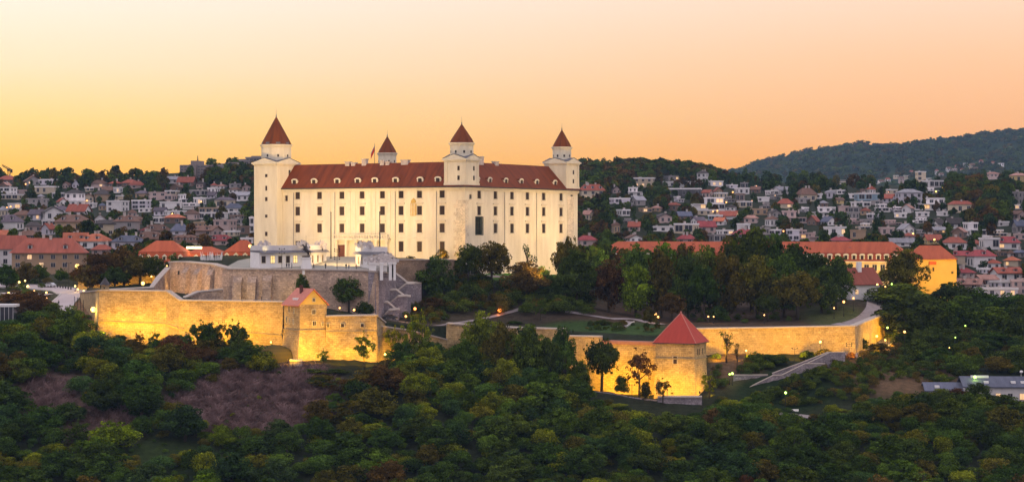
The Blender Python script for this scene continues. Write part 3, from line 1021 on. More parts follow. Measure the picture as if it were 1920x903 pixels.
_win = {}
def win_meshes(w, h, arched, bars):
    k = (round(w, 2), round(h, 2), arched, bars)
    if k in _win:
        return _win[k]
    fr = MB()
    t = 0.09
    for x0, x1, z0, z1 in ((0, t, 0, h), (w - t, w, 0, h), (t, w - t, 0, t), (t, w - t, h - t, h)):
        fr.box(x0, x1, -0.05, 0.06, z0, z1)
    if bars:
        fr.box(w / 2 - 0.05, w / 2 + 0.05, -0.03, 0.05, t, h - t)
        for f in (0.36, 0.68):
            fr.box(t, w / 2 - 0.05, -0.025, 0.045, h * f - 0.04, h * f + 0.04)
            fr.box(w / 2 + 0.05, w - t, -0.025, 0.045, h * f - 0.04, h * f + 0.04)
    if arched:
        n = 5
        for s in (0, 1):
            pts = [(0.0, h), (0.0, h - 0.32)] + [(w / 2 * i / n, h - 0.32 * (1 - i / n) ** 2) for i in range(1, n + 1)]
            pts = [(w - x if s else x, z) for x, z in pts]
            if not s:
                pts = pts[::-1]
            fr.face([(x, -0.08, z) for x, z in pts])
    pn = MB()
    pn.face([(t, 0.02, t), (w - t, 0.02, t), (w - t, 0.02, h - t), (t, 0.02, h - t)])
    _win[k] = (fr.mesh('window', M['sash']), pn.mesh('pane', M['pane']))
    return _win[k]

def window(parent, loc, rz, w, h, arched=False, bars=True, surround=True):
    fm, pm = win_meshes(w, h, arched, bars)
    o = link('window', fm, parent, loc, rz)
    link('pane', pm, o)
    if surround:
        k = ('s', round(w, 2), round(h, 2), surround)
        if k not in _win:
            sb = MB()
            e = 0.20
            sb.box(-e, 0, -0.36, -0.22, -0.1, h + e); sb.box(w, w + e, -0.36, -0.22, -0.1, h + e)
            sb.box(0, w, -0.36, -0.22, h, h + e); sb.box(-e - 0.15, w + e + 0.15, -0.48, -0.22, -0.32, -0.1)
            if surround == 2:
                sb.box(-0.5, w + 0.5, -0.62, -0.22, h + 0.75, h + 1.0)
                sb.box(-0.4, w + 0.4, -0.4, -0.22, h + 0.55, h + 0.75)
            _win[k] = sb.mesh('surround', M['frame'])
        link('surround', _win[k], o)
    return o

# --- outer walls of the four wings
ROWS = [(10.2, 12.6, False, 1), (4.9, 7.7, True, 2), (-0.6, 2.2, True, 2), (-6.6, -3.4, True, 1)]
lh, wins = [], []
L = -XL
cols = [(558, 1.9), (599, 1.9), (641, 1.9), (679, 1.9), (717, 1.9), (752, 1.9), (786.5, 1.9), (829, 1.9)]
for ci, (px, wd) in enumerate(cols):
    x = s_left(px)
    for ri, (z0, z1, ar, su) in enumerate(ROWS):
        if ri == 3 and ci not in (0, 5, 6, 7):
            continue
        lh.append((x - XL - wd / 2, x - XL + wd / 2, z0 - ZB, z1 - ZB))
        wins.append((x - wd / 2, z0, wd, z1 - z0, ar, su))
for z0, z1 in ((9.6, 11.4),):
    x = s_left(537)
    lh.append((x - XL - 0.6, x - XL + 0.6, z0 - ZB, z1 - ZB)); wins.append((x - 0.6, z0, 1.2, z1 - z0, False, 1))
# portal door, side arch and pointed opening
xd = s_left(641); lh.append((xd - XL - 1.7, xd - XL + 1.7, 0.8, 5.4))
xa = s_left(677); lh.append((xa - XL - 1.6, xa - XL + 1.6, 1.0, 6.4))
body = MB()
punched(body, (XL, 0, 0), (1, 0, 0), (0, -1, 0), L, -0.5, EAVE - ZB, lh, 0.35)
rh, rwins = [], []
ROWR = [(10.0, 12.4, False, 1), (4.8, 7.6, True, 2), (-0.8, 2.2, True, 2)]
for ci, px in enumerate((898.5, 929, 960, 989, 1019.5, 1052)):
    y = t_right(px); wd = 2.2
    for ri, (z0, z1, ar, su) in enumerate(ROWR):
        if ri == 2 and ci == 0:
            continue
        rh.append((y - wd / 2, y + wd / 2, z0 - ZB, z1 - ZB)); rwins.append((y - wd / 2, z0, wd, z1 - z0, ar, su))
for px, z0, z1, wd in ((882, 9.8, 11.2, 1.2), (1072, 10.2, 12.0, 1.8)):
    y = t_right(px)
    rh.append((y - wd / 2, y + wd / 2, z0 - ZB, z1 - ZB)); rwins.append((y - wd / 2, z0, wd, z1 - z0, False, 1))
yg = t_right(898.5)
rh.append((yg - 2.1, yg + 2.1, -1.2 - ZB, 4.2 - ZB))
rh = [h for h in rh]
punched(body, (0, 0, 0), (0, 1, 0), (1, 0, 0), YB, -9.0, EAVE - ZB, rh, 0.35)
# other sides, courtyard walls
e = EAVE - ZB
body.face([(XL, YB, -5), (XL, 0, -5), (XL, 0, e), (XL, YB, e)])
body.face([(0, YB, -9), (XL, YB, -9), (XL, YB, e), (0, YB, e)])
for a, b2 in (((XL + 14, 14), (-14, 14)), ((-14, 14), (-14, YB - 14)), ((-14, YB - 14), (XL + 14, YB - 14)), ((XL + 14, YB - 14), (XL + 14, 14))):
    body.face([(b2[0], b2[1], 0), (a[0], a[1], 0), (a[0], a[1], e), (b2[0], b2[1], e)])
body.build('wall', M['plaster'], castle)
for x, z, w_, h_, ar, su in wins:
    window(castle, (x, 0.30, z - ZB), 0, w_, h_, ar, True, su)
for y, z, w_, h_, ar, su in rwins:
    window(castle, (-0.30, y, z - ZB), math.pi / 2, w_, h_, ar, True, su)
# ring roof
def ring(ins, z):
    return [(XL + ins, ins, z), (0 - ins, ins, z), (0 - ins, YB - ins, z), (XL + ins, YB - ins, z)]
rf = MB()
o_, r_, i_ = ring(-0.9, e + 0.05), ring(6.6, RIDGE - ZB), ring(14.3, e + 0.1)
for k in range(4):
    k2 = (k + 1) % 4
    rf.face([o_[k], o_[k2], r_[k2], r_[k]])
    rf.face([i_[k2], i_[k], r_[k], r_[k2]])
    rf.face([o_[k2], o_[k], i_[k], i_[k2]])
rf.build('roof', M['castle_roof'], castle)
cn = MB()
def band(mb, x0, x1, y0, y1, ins_out, z0, z1):
    """moulding round a rectangle: four boxes butted at the corners"""
    mb.box(x0 - ins_out, x1 + ins_out, y0 - ins_out, y0, z0, z1)
    mb.box(x0 - ins_out, x1 + ins_out, y1, y1 + ins_out, z0, z1)
    mb.box(x0 - ins_out, x0, y0, y1, z0, z1)
    mb.box(x1, x1 + ins_out, y0, y1, z0, z1)
gut = MB()
band(gut, XL, 0, 0, YB, 1.05, e - 0.28, e + 0.04)
gut.build('gutter', M['dark_metal'], castle)
band(cn, XL, 0, 0, YB, 0.45, e - 0.95, e - 0.3)
band(cn, XL, 0, 0, YB, 0.2, e - 2.0 + 0.75, e - 0.96)
cn.build('cornice', M['trim'], castle)
# storey line, pilasters and portal of the front face
tr = MB()
tr.box(XL + 10, -9, -0.16, 0, 7.55, 7.85)
for px in (622, 660, 698, 735):
    for dd in (-0.9, 0.9):
        x = s_left(px) + dd
        tr.box(x - 0.45, x + 0.45, -0.2, 0, 7.9, e - 1.3)
tr.build('pilaster', M['trim'], castle)
pt_ = MB()
x0, x1 = s_left(630), s_left(733)
pt_.box(x0, x1, -2.0, -0.02, 7.0, 7.5)
for i in range(22):
    x = x0 + 0.3 + (x1 - x0 - 0.6) * i / 21
    pt_.box(x - 0.16, x + 0.16, -1.85, -1.55, 7.5, 8.5)
pt_.box(x0, x1, -2.0, -1.4, 8.5, 8.8)
for i in range(6):
    x = x0 + 0.9 + (x1 - x0 - 1.8) * i / 5
    pt_.ngon(x, -1.2, [(0.62, -0.6), (0.62, 0.1), (0.45, 0.2), (0.42, 6.0), (0.6, 6.4), (0.7, 6.95)], 10)
pt_.build('balcony', M['trim'], castle)
dr = MB()
dr.box(xd - 1.68, xd + 1.68, 0.25, 0.33, 0.5, 5.4)
dr.box(xd - 0.05, xd + 0.05, 0.2, 0.25, 0.8, 5.4)
dr.build('door', M['wood'], castle)
ar = MB()
ar.box(xa - 1.6, xa + 1.6, 0.27, 0.34, 1.0, 6.4)
ar.build('archway', M['sash'], castle)
gl = MB()
gl.face([(-0.3, yg - 2.1, -1.2 - ZB), (-0.3, yg + 2.1, -1.2 - ZB), (-0.3, yg + 2.1, 4.2 - ZB), (-0.3, yg - 2.1, 4.2 - ZB)], 0)
gl.box(0.02, 0.16, yg - 2.3, yg - 2.08, -1.4 - ZB, 4.4 - ZB, 1); gl.box(0.02, 0.16, yg + 2.08, yg + 2.3, -1.4 - ZB, 4.4 - ZB, 1)
gl.box(0.02, 0.16, yg - 2.08, yg + 2.08, 4.18 - ZB, 4.4 - ZB, 1); gl.box(0.02, 0.16, yg - 2.08, yg + 2.08, -1.4 - ZB, -1.18 - ZB, 1)
for dy in (-0.9, 0.5):
    gl.box(-0.25, 0.0, yg + dy - 0.06, yg + dy + 0.06, -1.18 - ZB, 4.18 - ZB, 1)
for zz in (0.6, 2.4):
    gl.box(-0.24, -0.02, yg - 2.08, yg + 2.08, zz - ZB - 0.05, zz - ZB + 0.05, 1)
go = gl.build('glass_bay', [M['pane_green'], M['iron']], castle)
go['label'] = 'tall dark glass panel in the right face'
# gothic niche
gn = MB()
xg = s_left(775.5)
ptsn = [(-1.1, 0), (1.1, 0), (1.1, 3.8), (0.8, 4.9), (0.0, 5.6), (-0.8, 4.9), (-1.1, 3.8)]
gn.loft([[(xg + x, y, 14.6 + z) for x, z in ptsn] for y in (-0.02, -0.16)], 0)
for dx in (-0.6, 0.0, 0.6):
    gn.box(xg + dx - 0.09, xg + dx + 0.09, -0.30, -0.165, 14.7, 18.6, 1)
gn.build('gothic_niche', [mat('ochre_niche', (0.50, 0.34, 0.10), (0.42, 0.27, 0.07), 0.9, 1.0), M['trim']], castle)
# stone quoins at the corners and a patch of bare ashlar
qu = MB()
for k in range(14):
    w1, w2 = (3.2, 2.0) if k % 2 else (4.2, 1.3)
    z0 = 2.0 + k * 1.25
    qu.box(-w1, 0.07, -0.07, -0.003, z0, z0 + 1.18)
    qu.box(0.003, 0.07, 0.0, w2, z0, z0 + 1.18)
qu.build('quoin', M['ashlar'], castle)
qu = MB()
qu.box(0.003, 0.08, 64.2, 68.6, 7.5, 21.5)
qu.build('bare_stone_strip', M['ashlar'], castle)

for px in (545, 622, 735, 812):
    dp = MB(); x = s_left(px) + 1.4; dp.tube((x, -0.28, 1.5), (x, -0.28, e - 1.4), .09, .09, 6); dp.build('downpipe', M['lead'], castle)
for px in (945, 1005):
    dp = MB(); y = t_right(px); dp.tube((0.28, y, -3.0), (0.28, y, e - 1.4), .09, .09, 6); dp.build('downpipe', M['lead'], castle)
# --- dormers
def dormer(px, face):
    D = empty('dormer', (0, 0, 0)); D.parent = castle
    f = -(e - (RIDGE - ZB)) / 7.5
    if face == 'L':
        D.location = (s_left(px), 0.6, e + 0.75); D.rotation_euler = (0, 0, 0)
    else:
        D.location = (-0.6, t_right(px), e + 0.75); D.rotation_euler = (0, 0, math.pi / 2)
    if 'd' not in _win:
        a = MB()
        a.box(-1.15, 1.15, 0.0, 2.6, 0, 1.7)
        n = 7
        a.loft([[(1.3 * math.cos(math.pi * i / n), y, 1.7 + 0.75 * math.sin(math.pi * i / n)) for i in range(n + 1)] for y in (-0.12, 3.0)], 0)
        wv = MB()
        wv.box(-0.62, 0.62, -0.16, -0.005, 0.1, 1.95, 0)
        rfm = MB()
        rfm.loft([[(1.38 * math.cos(math.pi * i / n), y, 1.7 + 0.82 * math.sin(math.pi * i / n)) for i in range(n + 1)] for y in (0.05, 3.2)], 0)
        _win['d'] = (a.mesh('dormer_front', M['trim']), wv.mesh('dormer_window', M['pane']), rfm.mesh('dormer_cap', M['castle_roof']))
    for nm, me_ in zip(('front', 'window', 'cap'), _win['d']):
        link('dormer_' + nm, me_, D)
for px in (550, 586.5, 630, 668.5, 700.5, 739.5, 785.5, 819):
    dormer(px, 'L')
for px in (899, 922, 952, 981, 1010, 1044):
    dormer(px, 'R')
# --- chimneys on the ridge
def chimney(x, y, w_, d_, h_):
    c = MB()
    z = RIDGE - ZB
    c.box(x - w_ / 2, x + w_ / 2, y - d_ / 2, y + d_ / 2, z - 2.2, z + h_ - 0.3)
    c.box(x - w_ / 2 - 0.15, x + w_ / 2 + 0.15, y - d_ / 2 - 0.15, y + d_ / 2 + 0.15, z + h_ - 0.3, z + h_)
    c.build('chimney', M['chimney'], castle)
for px, w_, h_ in ((609, 1.6, 0.7), (620, 1.5, 0.4), (640, 1.6, 1.5), (674, 1.5, 0.8), (684, 1.4, 0.5), (716, 2.6, 0.9), (803, 1.6, 1.5), (822, 2.2, 0.5)):
    chimney(s_left(px) + 4.6, 6.6, w_, 1.4, h_)
for px, w_, h_ in ((912, 2.8, 1.0), (949, 3.0, 2.0), (978, 2.0, 0.7)):
    chimney(-6.6, t_right(px) - 5.5, 1.4, w_, h_)

# --- corner towers
def tower(x0, x1, y0, y1, zbase, zcor, drum_r, zdr, zroof, zapex, blind=(), full=False, slits=True):
    T = empty('tower', ((x0 + x1) / 2, (y0 + y1) / 2, 0)); T.parent = castle
    cx, cy_ = (x0 + x1) / 2, (y0 + y1) / 2
    a0, a1, b0, b1 = x0 - cx, x1 - cx, y0 - cy_, y1 - cy_
    tb = MB()
    tb.box(a0, a1, b0, b1, zbase - ZB, zcor - ZB)
    if not full:
        band(tb, a0, a1, b0, b1, 0.25, zbase - ZB + 0.003, zbase - ZB + 0.7)
        # corner pilasters
        tb.box(a0 - 0.14, a0 + 1.0, b0 - 0.14, b0 - 0.003, zbase - ZB + 0.72, zcor - ZB - 0.9)
        tb.box(a1 + 0.003, a1 + 0.14, b0, b0 + 1.1, zbase - ZB + 0.72, zcor - ZB - 0.9)
        tb.box(a1 + 0.003, a1 + 0.14, b1 - 1.1, b1, zbase - ZB + 0.72, zcor - ZB - 0.9)
        tb.box(a1 - 1.1, a1, b0 - 0.14, b0 - 0.003, zbase - ZB + 0.72, zcor - ZB - 0.9)
    tb.build('tower_wall', M['plaster'], T)
    co = MB()
    band(co, a0, a1, b0, b1, 0.3, zcor - ZB - 0.85, zcor - ZB - 0.45)
    band(co, a0, a1, b0, b1, 0.65, zcor - ZB - 0.45, zcor - ZB)
    zc = zcor - ZB
    hgt = 1.5 if full else 1.35
    # pediments on all four sides
    for (p, q, n) in (((a0, b0), (a1, b0), (0, -1)), ((a1, b0), (a1, b1), (1, 0)), ((a1, b1), (a0, b1), (0, 1)), ((a0, b1), (a0, b0), (-1, 0))):
        p, q, n = Vector((*p, zc)), Vector((*q, zc)), Vector((*n, 0))
        mI = (p + q) / 2 + Vector((0, 0, hgt))
        t_ = (q - p).normalized()
        tri = [p - t_ * 0.35, q + t_ * 0.35, mI]
        co.loft([[v + n * d2 for v in tri] for d2 in (0.60, -0.1)])
    co.build('cornice', M['trim'], T)
    lr = MB()
    # crossed low roofs behind the pediments
    for (p, q, n) in (((a0, b0), (a1, b0), (0, -1)), ((a1, b0), (a1, b1), (1, 0)), ((a1, b1), (a0, b1), (0, 1)), ((a0, b1), (a0, b0), (-1, 0))):
        p, q, n = Vector((*p, zc + 0.08)), Vector((*q, zc + 0.08)), Vector((*n, 0))
        mI = (p + q) / 2 + Vector((0, 0, hgt + 0.1))
        c_ = Vector((0, 0, zc + hgt + 0.1))
        t_ = (q - p).normalized() * 0.5
        lr.face([p - t_ + n * 0.7, mI + n * 0.7, c_, p])
        lr.face([q + t_ + n * 0.7, q, c_, mI + n * 0.7])
    lr.build('low_roof', M['lead'], T)
    dm = MB()
    dm.ngon(0, 0, [(drum_r, zc + 0.1), (drum_r, zroof - ZB - 0.9), (drum_r + 0.25, zroof - ZB - 0.8), (drum_r + 0.25, zroof - ZB - 0.5), (drum_r + 0.5, zroof - ZB - 0.35), (drum_r + 0.5, zroof - ZB - 0.02)])
    dm.build('drum', M['plaster'], T)
    ap = drum_r * math.cos(math.pi / 8)
    for k in range(8):
        A = math.radians(45 * k)
        dw = MB()
        dw.box(-0.3, 0.3, -ap - 0.06, -ap + 0.25, zc + hgt + 0.4, zc + hgt + 1.2, 0, Matrix.Rotation(A, 4, 'Z'))
        dw.build('drum_window', M['pane'], T)
    sp = MB()
    sp.ngon(0, 0, [(drum_r + 0.12, zroof - ZB), (drum_r - 0.45, zroof - ZB + 1.2), (0.06, zapex - ZB)])
    so = sp.build('spire', M['tower_roof'], T)
    fi = MB()
    fi.ngon(0, 0, [(0.22, zapex - ZB - 0.5), (0.16, zapex - ZB + 0.3), (0.05, zapex - ZB + 0.7), (0.03, zapex - ZB + 2.2)], 6)
    fi.build('finial', M['lead'], T)
    if full:
        for k in range(8):
            A = math.radians(45 * k)
            dd = MB()
            dd.box(-0.7, 0.7, -ap - 0.05, -ap + 1.6, zroof - ZB + 0.15, zroof - ZB + 0.75, 0, Matrix.Rotation(A, 4, 'Z'))
            dd.build('hatch', M['lead'], T)
    return T
T1 = tower(-7.3, 0.32, -0.32, 7.4, EAVE + 0.36, 22.3, 3.7, 0, 27.3, 33.2)
T2 = tower(-8.0, 0.32, 63.0, 71.6, EAVE + 0.36, 23.0, 3.15, 0, 28.2, 34.1)
T3 = tower(-79.3, -72.0, 64.0, 71.6, EAVE + 0.36, 22.4, 3.3, 0, 27.6, 33.6)
T4 = tower(-79.8, -70.5, -3.2, 8.4, ZB - 1.5, 22.2, 5.05, 0, 28.2, 37.5, full=True)
def slit(T, face, off, z0, z1, w_=0.8):
    x0, x1, y0, y1 = {'T1': (-7.3, 0.32, -0.32, 7.4), 'T2': (-8.0, 0.32, 63.0, 71.6), 'T4': (-79.8, -70.5, -3.2, 8.4)}[T[0]]
    cx, cy_ = (x0 + x1) / 2, (y0 + y1) / 2
    s_ = MB()
    if face == 'S':
        s_.box(-w_ / 2, w_ / 2, -0.07, 0.1, 0, z1 - z0)
        s_.build('slit_window', M['pane'], T[1], loc=(off, y0 - cy_, z0 - ZB))
    else:
        s_.box(-0.1, 0.07, -w_ / 2, w_ / 2, 0, z1 - z0)
        s_.build('slit_window', M['pane'], T[1], loc=(x1 - cx, off, z0 - ZB))
for z0, z1 in ((18.6, 20.0), (15.6, 17.0)):
    slit(('T1', T1), 'S', 1.3, z0, z1); slit(('T1', T1), 'E', 1.0, z0, z1)
    slit(('T2', T2), 'E', 0.5, z0 + .3, z1 + .3)
for z0, z1 in ((17.4, 18.4), (9.6, 10.9), (4.2, 5.2), (-1.8, -0.4)):
    slit(('T4', T4), 'S', 0.4, z0, z1, 0.95)
slit(('T4', T4), 'E', 1.0, 17.4, 19.8, 0.9)
slit(('T4', T4), 'S', 0.4, 13.0, 14.6, 0.7)

# --- castle floodlights: masts on the forecourt edge, lawn below the right face
WARM = (1.0, 0.64, 0.235)
for px, Y, tx, up in ((470, 641, 505, 7.5), (535, 640, 555, 7.5), (590, 641, 605, 7.0), (632, 616, 655, 2.5), (655, 614, 700, 2.5), (716, 634, 745, 2.5), (752, 630, 785, 2.0), (800, 631, 835, 2.0)):
    x = s_left(tx)
    tgt = C0v + CX * x
    a = P(px, 0, Y)
    dd_ = (Vector((a.x, a.y, 0)) - tgt).length
    spot((a.x, a.y, -11.4 + 0.058 * (Y - 602) + up), (tgt.x, tgt.y, 8.5), 20.5 * dd_ ** 2, WARM, 150, 1.0, 0.6)
for t_, wts in ((2, 13000), (18, 15000), (34, 16000), (50, 14000), (66, 9000)):
    q = C0v + CYv * t_ + CX * 29
    tgt = C0v + CYv * t_
    spot((q.x, q.y, max(zg(q.x, q.y) + 1.0, -13.0)), (tgt.x, tgt.y, 7.0), wts * 1.8, WARM, 140, 1.0, 0.6)
for px, Y in ((770, 633), (800, 634.5), (830, 636), (850, 637.5)):
    a = P(px, 0, Y)
    spot((a.x, a.y, -8.0), (a.x + 1, a.y + 9, 0), 2600, YEL, 150, 1.0, 0.3)
# ------------------------------------------------------------------ forecourt buildings
# paving of the forecourt: one sheet following its slope
pv = MB()
for i in range(24):
    for j in range(14):
        def q(ii, jj):
            px = 430 + (735 - 430) * ii / 24
            y0, y1 = np.interp(px, [430, 560, 700, 735], [607, 605, 602, 615]), np.interp(px, [430, 480, 560, 735], [640, 672, 668, 648])
            Y = y0 + (y1 - y0) * jj / 14
            x = (px - 960) * 620 / F
            return (x, Y, min(-11.5 + 0.058 * (Y - 602), -8.4) + 0.08)
        pv.face([q(i, j), q(i + 1, j), q(i + 1, j + 1), q(i, j + 1)])
structure(pv.build('forecourt_pavement', M['paving']))

def pavilion(name, pts, wins, label, ztop):
    """white guard house on a bent plan; pts front corners (px, Y), wins (px, kind) along the front"""
    f = [Vector((*XY(*p), 0)) for p in pts]
    zb = max(min(zg(p.x, p.y) for p in f), -11.6)
    root = empty(name, (f[0].x, f[0].y, zb), 0, label, 'guard house')
    O = Vector((f[0].x, f[0].y, 0))
    fl = [p - O for p in f]
    n = len(fl)
    nr = []
    for i in range(n):
        a, c = fl[max(i - 1, 0)], fl[min(i + 1, n - 1)]
        t = (c - a).normalized(); nr.append(Vector((t.y, -t.x, 0)))
    def ring(i, prof):
        return [tuple(fl[i] + nr[i] * d2 + Vector((0, 0, z - zb))) for d2, z in prof]
    h = ztop - zb
    wb = MB(); wb.loft([ring(i, [(0, zb - 1.5), (0, ztop - 1.5), (-5.5, ztop - 1.5), (-5.5, zb - 1.5)]) for i in range(n)])
    wb.build('wall', M['bright_white'], root)
    rb = MB(); rb.loft([ring(i, [(1.3, ztop - 1.75), (0.1, ztop - 1.0), (-5.6, ztop - 1.0), (-5.6, ztop - 1.48)]) for i in range(n)])
    rb.build('skirt_roof', M['lead'], root)
    pb = MB(); pb.loft([ring(i, [(0.05, ztop - 0.99), (0.05, ztop + 0.45), (-5.5, ztop + 0.45), (-5.5, ztop - 0.99)]) for i in range(n)])
    pb.build('parapet', M['white'], root)
    for px, kind in wins:
        for i in range(n - 1):
            if pts[i][0] <= px <= pts[i + 1][0]:
                r_ = (px - 960) / F
                A, B = f[i], f[i + 1]
                dd = B - A
                k = (r_ * A.y - A.x) / (dd.x - r_ * dd.y)
                p = A + dd * k
                a = math.atan2(dd.y, dd.x)
                w_, h_ = (1.25, 2.0) if kind != 'd' else (2.6, 3.0)
                mb = MB()
                mb.box(-w_ / 2 - 0.14, w_ / 2 + 0.14, -0.10, -0.003, -0.14, h_ + 0.14, 0)
                mb.box(-w_ / 2, w_ / 2, -0.13, -0.103, 0, h_, 1)
                mb.box(-0.06, 0.06, -0.17, -0.133, 0, h_, 2)
                mb.box(-w_ / 2, -0.06, -0.165, -0.133, h_ * 0.62, h_ * 0.62 + 0.1, 2)
                mb.box(0.06, w_ / 2, -0.165, -0.133, h_ * 0.62, h_ * 0.62 + 0.1, 2)
                zb_ = (ztop - 1.75 - 0.9 - h_) if kind != 'd' else zg(p.x, p.y) + 0.1
                mb.build('window' if kind != 'd' else 'door', [M['frame'], M['pane_warm'] if kind == 'l' else M['pane'], M['sash']], root, loc=(p.x - O.x, p.y - O.y, zb_ - zb), rz=a)
    return root, f
zp = (HY - 471) * 612 / F + 1.3
pav1, pf = pavilion('guard_house', [(486, 607), (520, 610.5), (550, 614), (580, 618), (612, 639)], [(494, 'w'), (511, 'l'), (525, 'w'), (539.5, 'w'), (553.5, 'l'), (573, 'd'), (586, 'w'), (595.5, 'w'), (604.5, 'w')], 'long low white guard house with lit windows left of the equestrian statue', zp)
pav2, pf2 = pavilion('guard_house', [(667, 622), (682, 610), (699, 606), (726, 612.5)], [(672.5, 'w'), (679, 'w'), (692.5, 'w')], 'short white guard house behind the ornate gateway', (HY - 471) * 612 / F + 0.9)
spot((pf[1].x + 2, pf[1].y - 4.5, zg(pf[1].x, pf[1].y) + 3.6), (pf[2].x, pf[2].y, -9), 240, (1, .72, .25), 120, 0.9, 0.2)
spot((pf[2].x + 2, pf[2].y - 4.5, zg(pf[2].x, pf[2].y) + 3.6), (pf[3].x, pf[3].y, -9), 240, (1, .72, .25), 120, 0.9, 0.2)

def trophy(px, py, Y, label, sz=1.0, lit=True, seed=1):
    """pile of carved arms: cuirass, shields, flags on sticks"""
    rr = random.Random(seed)
    c = P(px, py, Y)
    mb = MB()
    mb.box(-0.9, 0.9, -0.6, 0.6, 0, 0.4)
    mb.ball((0, 0, 1.1), 0.62, 8, 5, sz=1.2)
    mb.ball((0, 0, 2.1), 0.34, 7, 4)
    for k in range(9):
        a = rr.uniform(-1.15, 1.15)
        l = rr.uniform(1.1, 1.9)
        y = rr.uniform(-0.4, 0.3)
        mb.tube((0.2 * math.sin(a), y, 0.7), (l * math.sin(a), y, 0.6 + l * math.cos(a)), 0.09, 0.05, 5)
        e = Vector((l * math.sin(a), y, 0.6 + l * math.cos(a)))
        s_ = 1 if a > 0 else -1
        mb.loft([[e + Vector((0, dy, 0)), e + Vector((s_ * 0.7, dy, -0.25)), e + Vector((s_ * 0.55, dy, -0.9)), e + Vector((-s_ * 0.1, dy, -0.5))] for dy in (-0.05, 0.05)])
    for dx in (-0.8, 0.8):
        mb.ngon(dx, 0, [(0.5, 0.3), (0.55, 0.5), (0.1, 1.2)], 8)
    for v in range(len(mb.v)):
        mb.v[v] = tuple(x * sz for x in mb.v[v])
    o = mb.build('trophy_sculpture', M['statue'])
    o.location = c
    tag(o, label, 'sculpture', 'carved trophies on the guard houses and gateway')
    return o
trophy(497, 464.5, 610, 'pale yellow lit trophy sculpture on left end of the long guard house roof', 1.0, seed=3)
trophy(565.5, 464, 614, 'lit trophy sculpture on the guard house roof above the last yellow window', 1.0, seed=4)
trophy(601, 463.5, 632, 'grey trophy sculpture on right end of the long guard house roof', 0.95, seed=5)
trophy(677, 464.5, 612, 'brightly lit trophy sculpture on the short guard house roof before the arch', 0.95, seed=6)
trophy(694, 464.5, 607, 'reddish grey trophy sculpture on right of the short guard house roof', 0.9, seed=7)
spot(P(565, 470, 611), P(567, 455, 614), 160, (1, .75, .3), 90, 0.9, 0.1)
spot(P(497, 472, 607), P(497, 455, 610), 160, (1, .8, .3), 90, 0.9, 0.1)
spot(P(674, 472, 609), P(676, 455, 612), 160, (1, .8, .3), 90, 0.9, 0.1)

# ornate gateway at the head of the stairs
gY = 601
gz = (HY - 521) * gY / F
k = gY / F
gate = empty('gateway', P(716, 521, gY), math.radians(6), 'white ornate gateway with iron gates and carved trophies at the stair head', 'gateway')
def gx_(px): return (px - 716) * k
mb = MB()
ztp = 26 * k
for a, b2, dep in ((692, 705, 2.4), (712, 718, 1.4), (729, 734.5, 1.4), (737.5, 742, 1.4)):
    mb.box(gx_(a), gx_(b2), -dep / 2, dep / 2, -0.6, ztp)
    mb.box(gx_(a) - 0.2, gx_(b2) + 0.2, -dep / 2 - 0.2, dep / 2 + 0.2, ztp, ztp + 0.45)
mb.build('pier', M['bright_white'], gate)
mb = MB()
mb.box(gx_(705) + 0.21, gx_(742) + 0.15, -0.55, 0.55, ztp + 0.452, ztp + 1.0)
n = 10
mb.loft([[(gx_(723.5) + (1.9 * math.cos(math.pi * i / n)), y, ztp + 1.0 + 1.3 * math.sin(math.pi * i / n)) for i in range(n + 1)] for y in (-0.5, 0.5)])
mb.build('lintel', M['statue'], gate)
mb = MB()
for a, b2 in ((719.5, 728), (706, 711)):
    m_ = max(3, int((b2 - a) * k / 0.22))
    for i in range(m_ + 1):
        x = gx_(a) + (gx_(b2) - gx_(a)) * i / m_
        mb.box(x - 0.035, x + 0.035, -0.035, 0.035, 0.0, ztp - 0.4)
    for z in (0.3, 1.9, ztp - 0.7):
        mb.box(gx_(a), gx_(b2), -0.05, 0.05, z, z + 0.1)
mb.build('iron_gate', M['iron'], gate)
mb = MB()
mb.box(gx_(734.5) , gx_(737.5), 0.1, 0.3, 0.2, ztp - 1.2)
mb.build('side_gate', M['iron'], gate)
trophy(697, 494, 600.6, 'carved trophy on the left pier of the ornate gateway', 1.0, seed=11)
trophy(710, 492, 601.2, 'carved trophy between left pier and the arch of the ornate gateway', 0.95, seed=12)
trophy(723.5, 487, 601.4, 'largest carved trophy over the arch of the ornate gateway', 1.05, seed=13)
trophy(738.5, 493, 601.6, 'carved trophy on the right pier of the ornate gateway', 0.8, seed=15)

# equestrian statue on its pedestal
def skin(name, pts, edges, radii, material, subd=1):
    me_ = bpy.data.meshes.new(name)
    me_.from_pydata(pts, edges, [])
    o_ = bpy.data.objects.new(name, me_)
    COL.objects.link(o_)
    o_.modifiers.new('s', 'SKIN')
    sm_ = o_.modifiers.new('u', 'SUBSURF'); sm_.levels = subd; sm_.render_levels = subd
    for i, r in enumerate(radii):
        r = r if isinstance(r, tuple) else (r, r)
        me_.skin_vertices[0].data[i].radius = r
    me_.skin_vertices[0].data[0].use_root = True
    dg_ = bpy.context.evaluated_depsgraph_get()
    dg_.update()
    out = bpy.data.meshes.new_from_object(o_.evaluated_get(dg_))
    bpy.data.objects.remove(o_)
    out.name = name
    out.materials.clear()
    for m_ in (material if isinstance(material, list) else [material]):
        out.materials.append(m_)
    out.polygons.foreach_set('use_smooth', [True] * len(out.polygons))
    return out
c = P(574.5, 510, 604)
st = empty('equestrian_statue', (c.x, c.y, zg(c.x, c.y + 1)), math.radians(20), 'dark bronze rider on a rearing horse on a white pedestal', 'statue')
mb = MB()
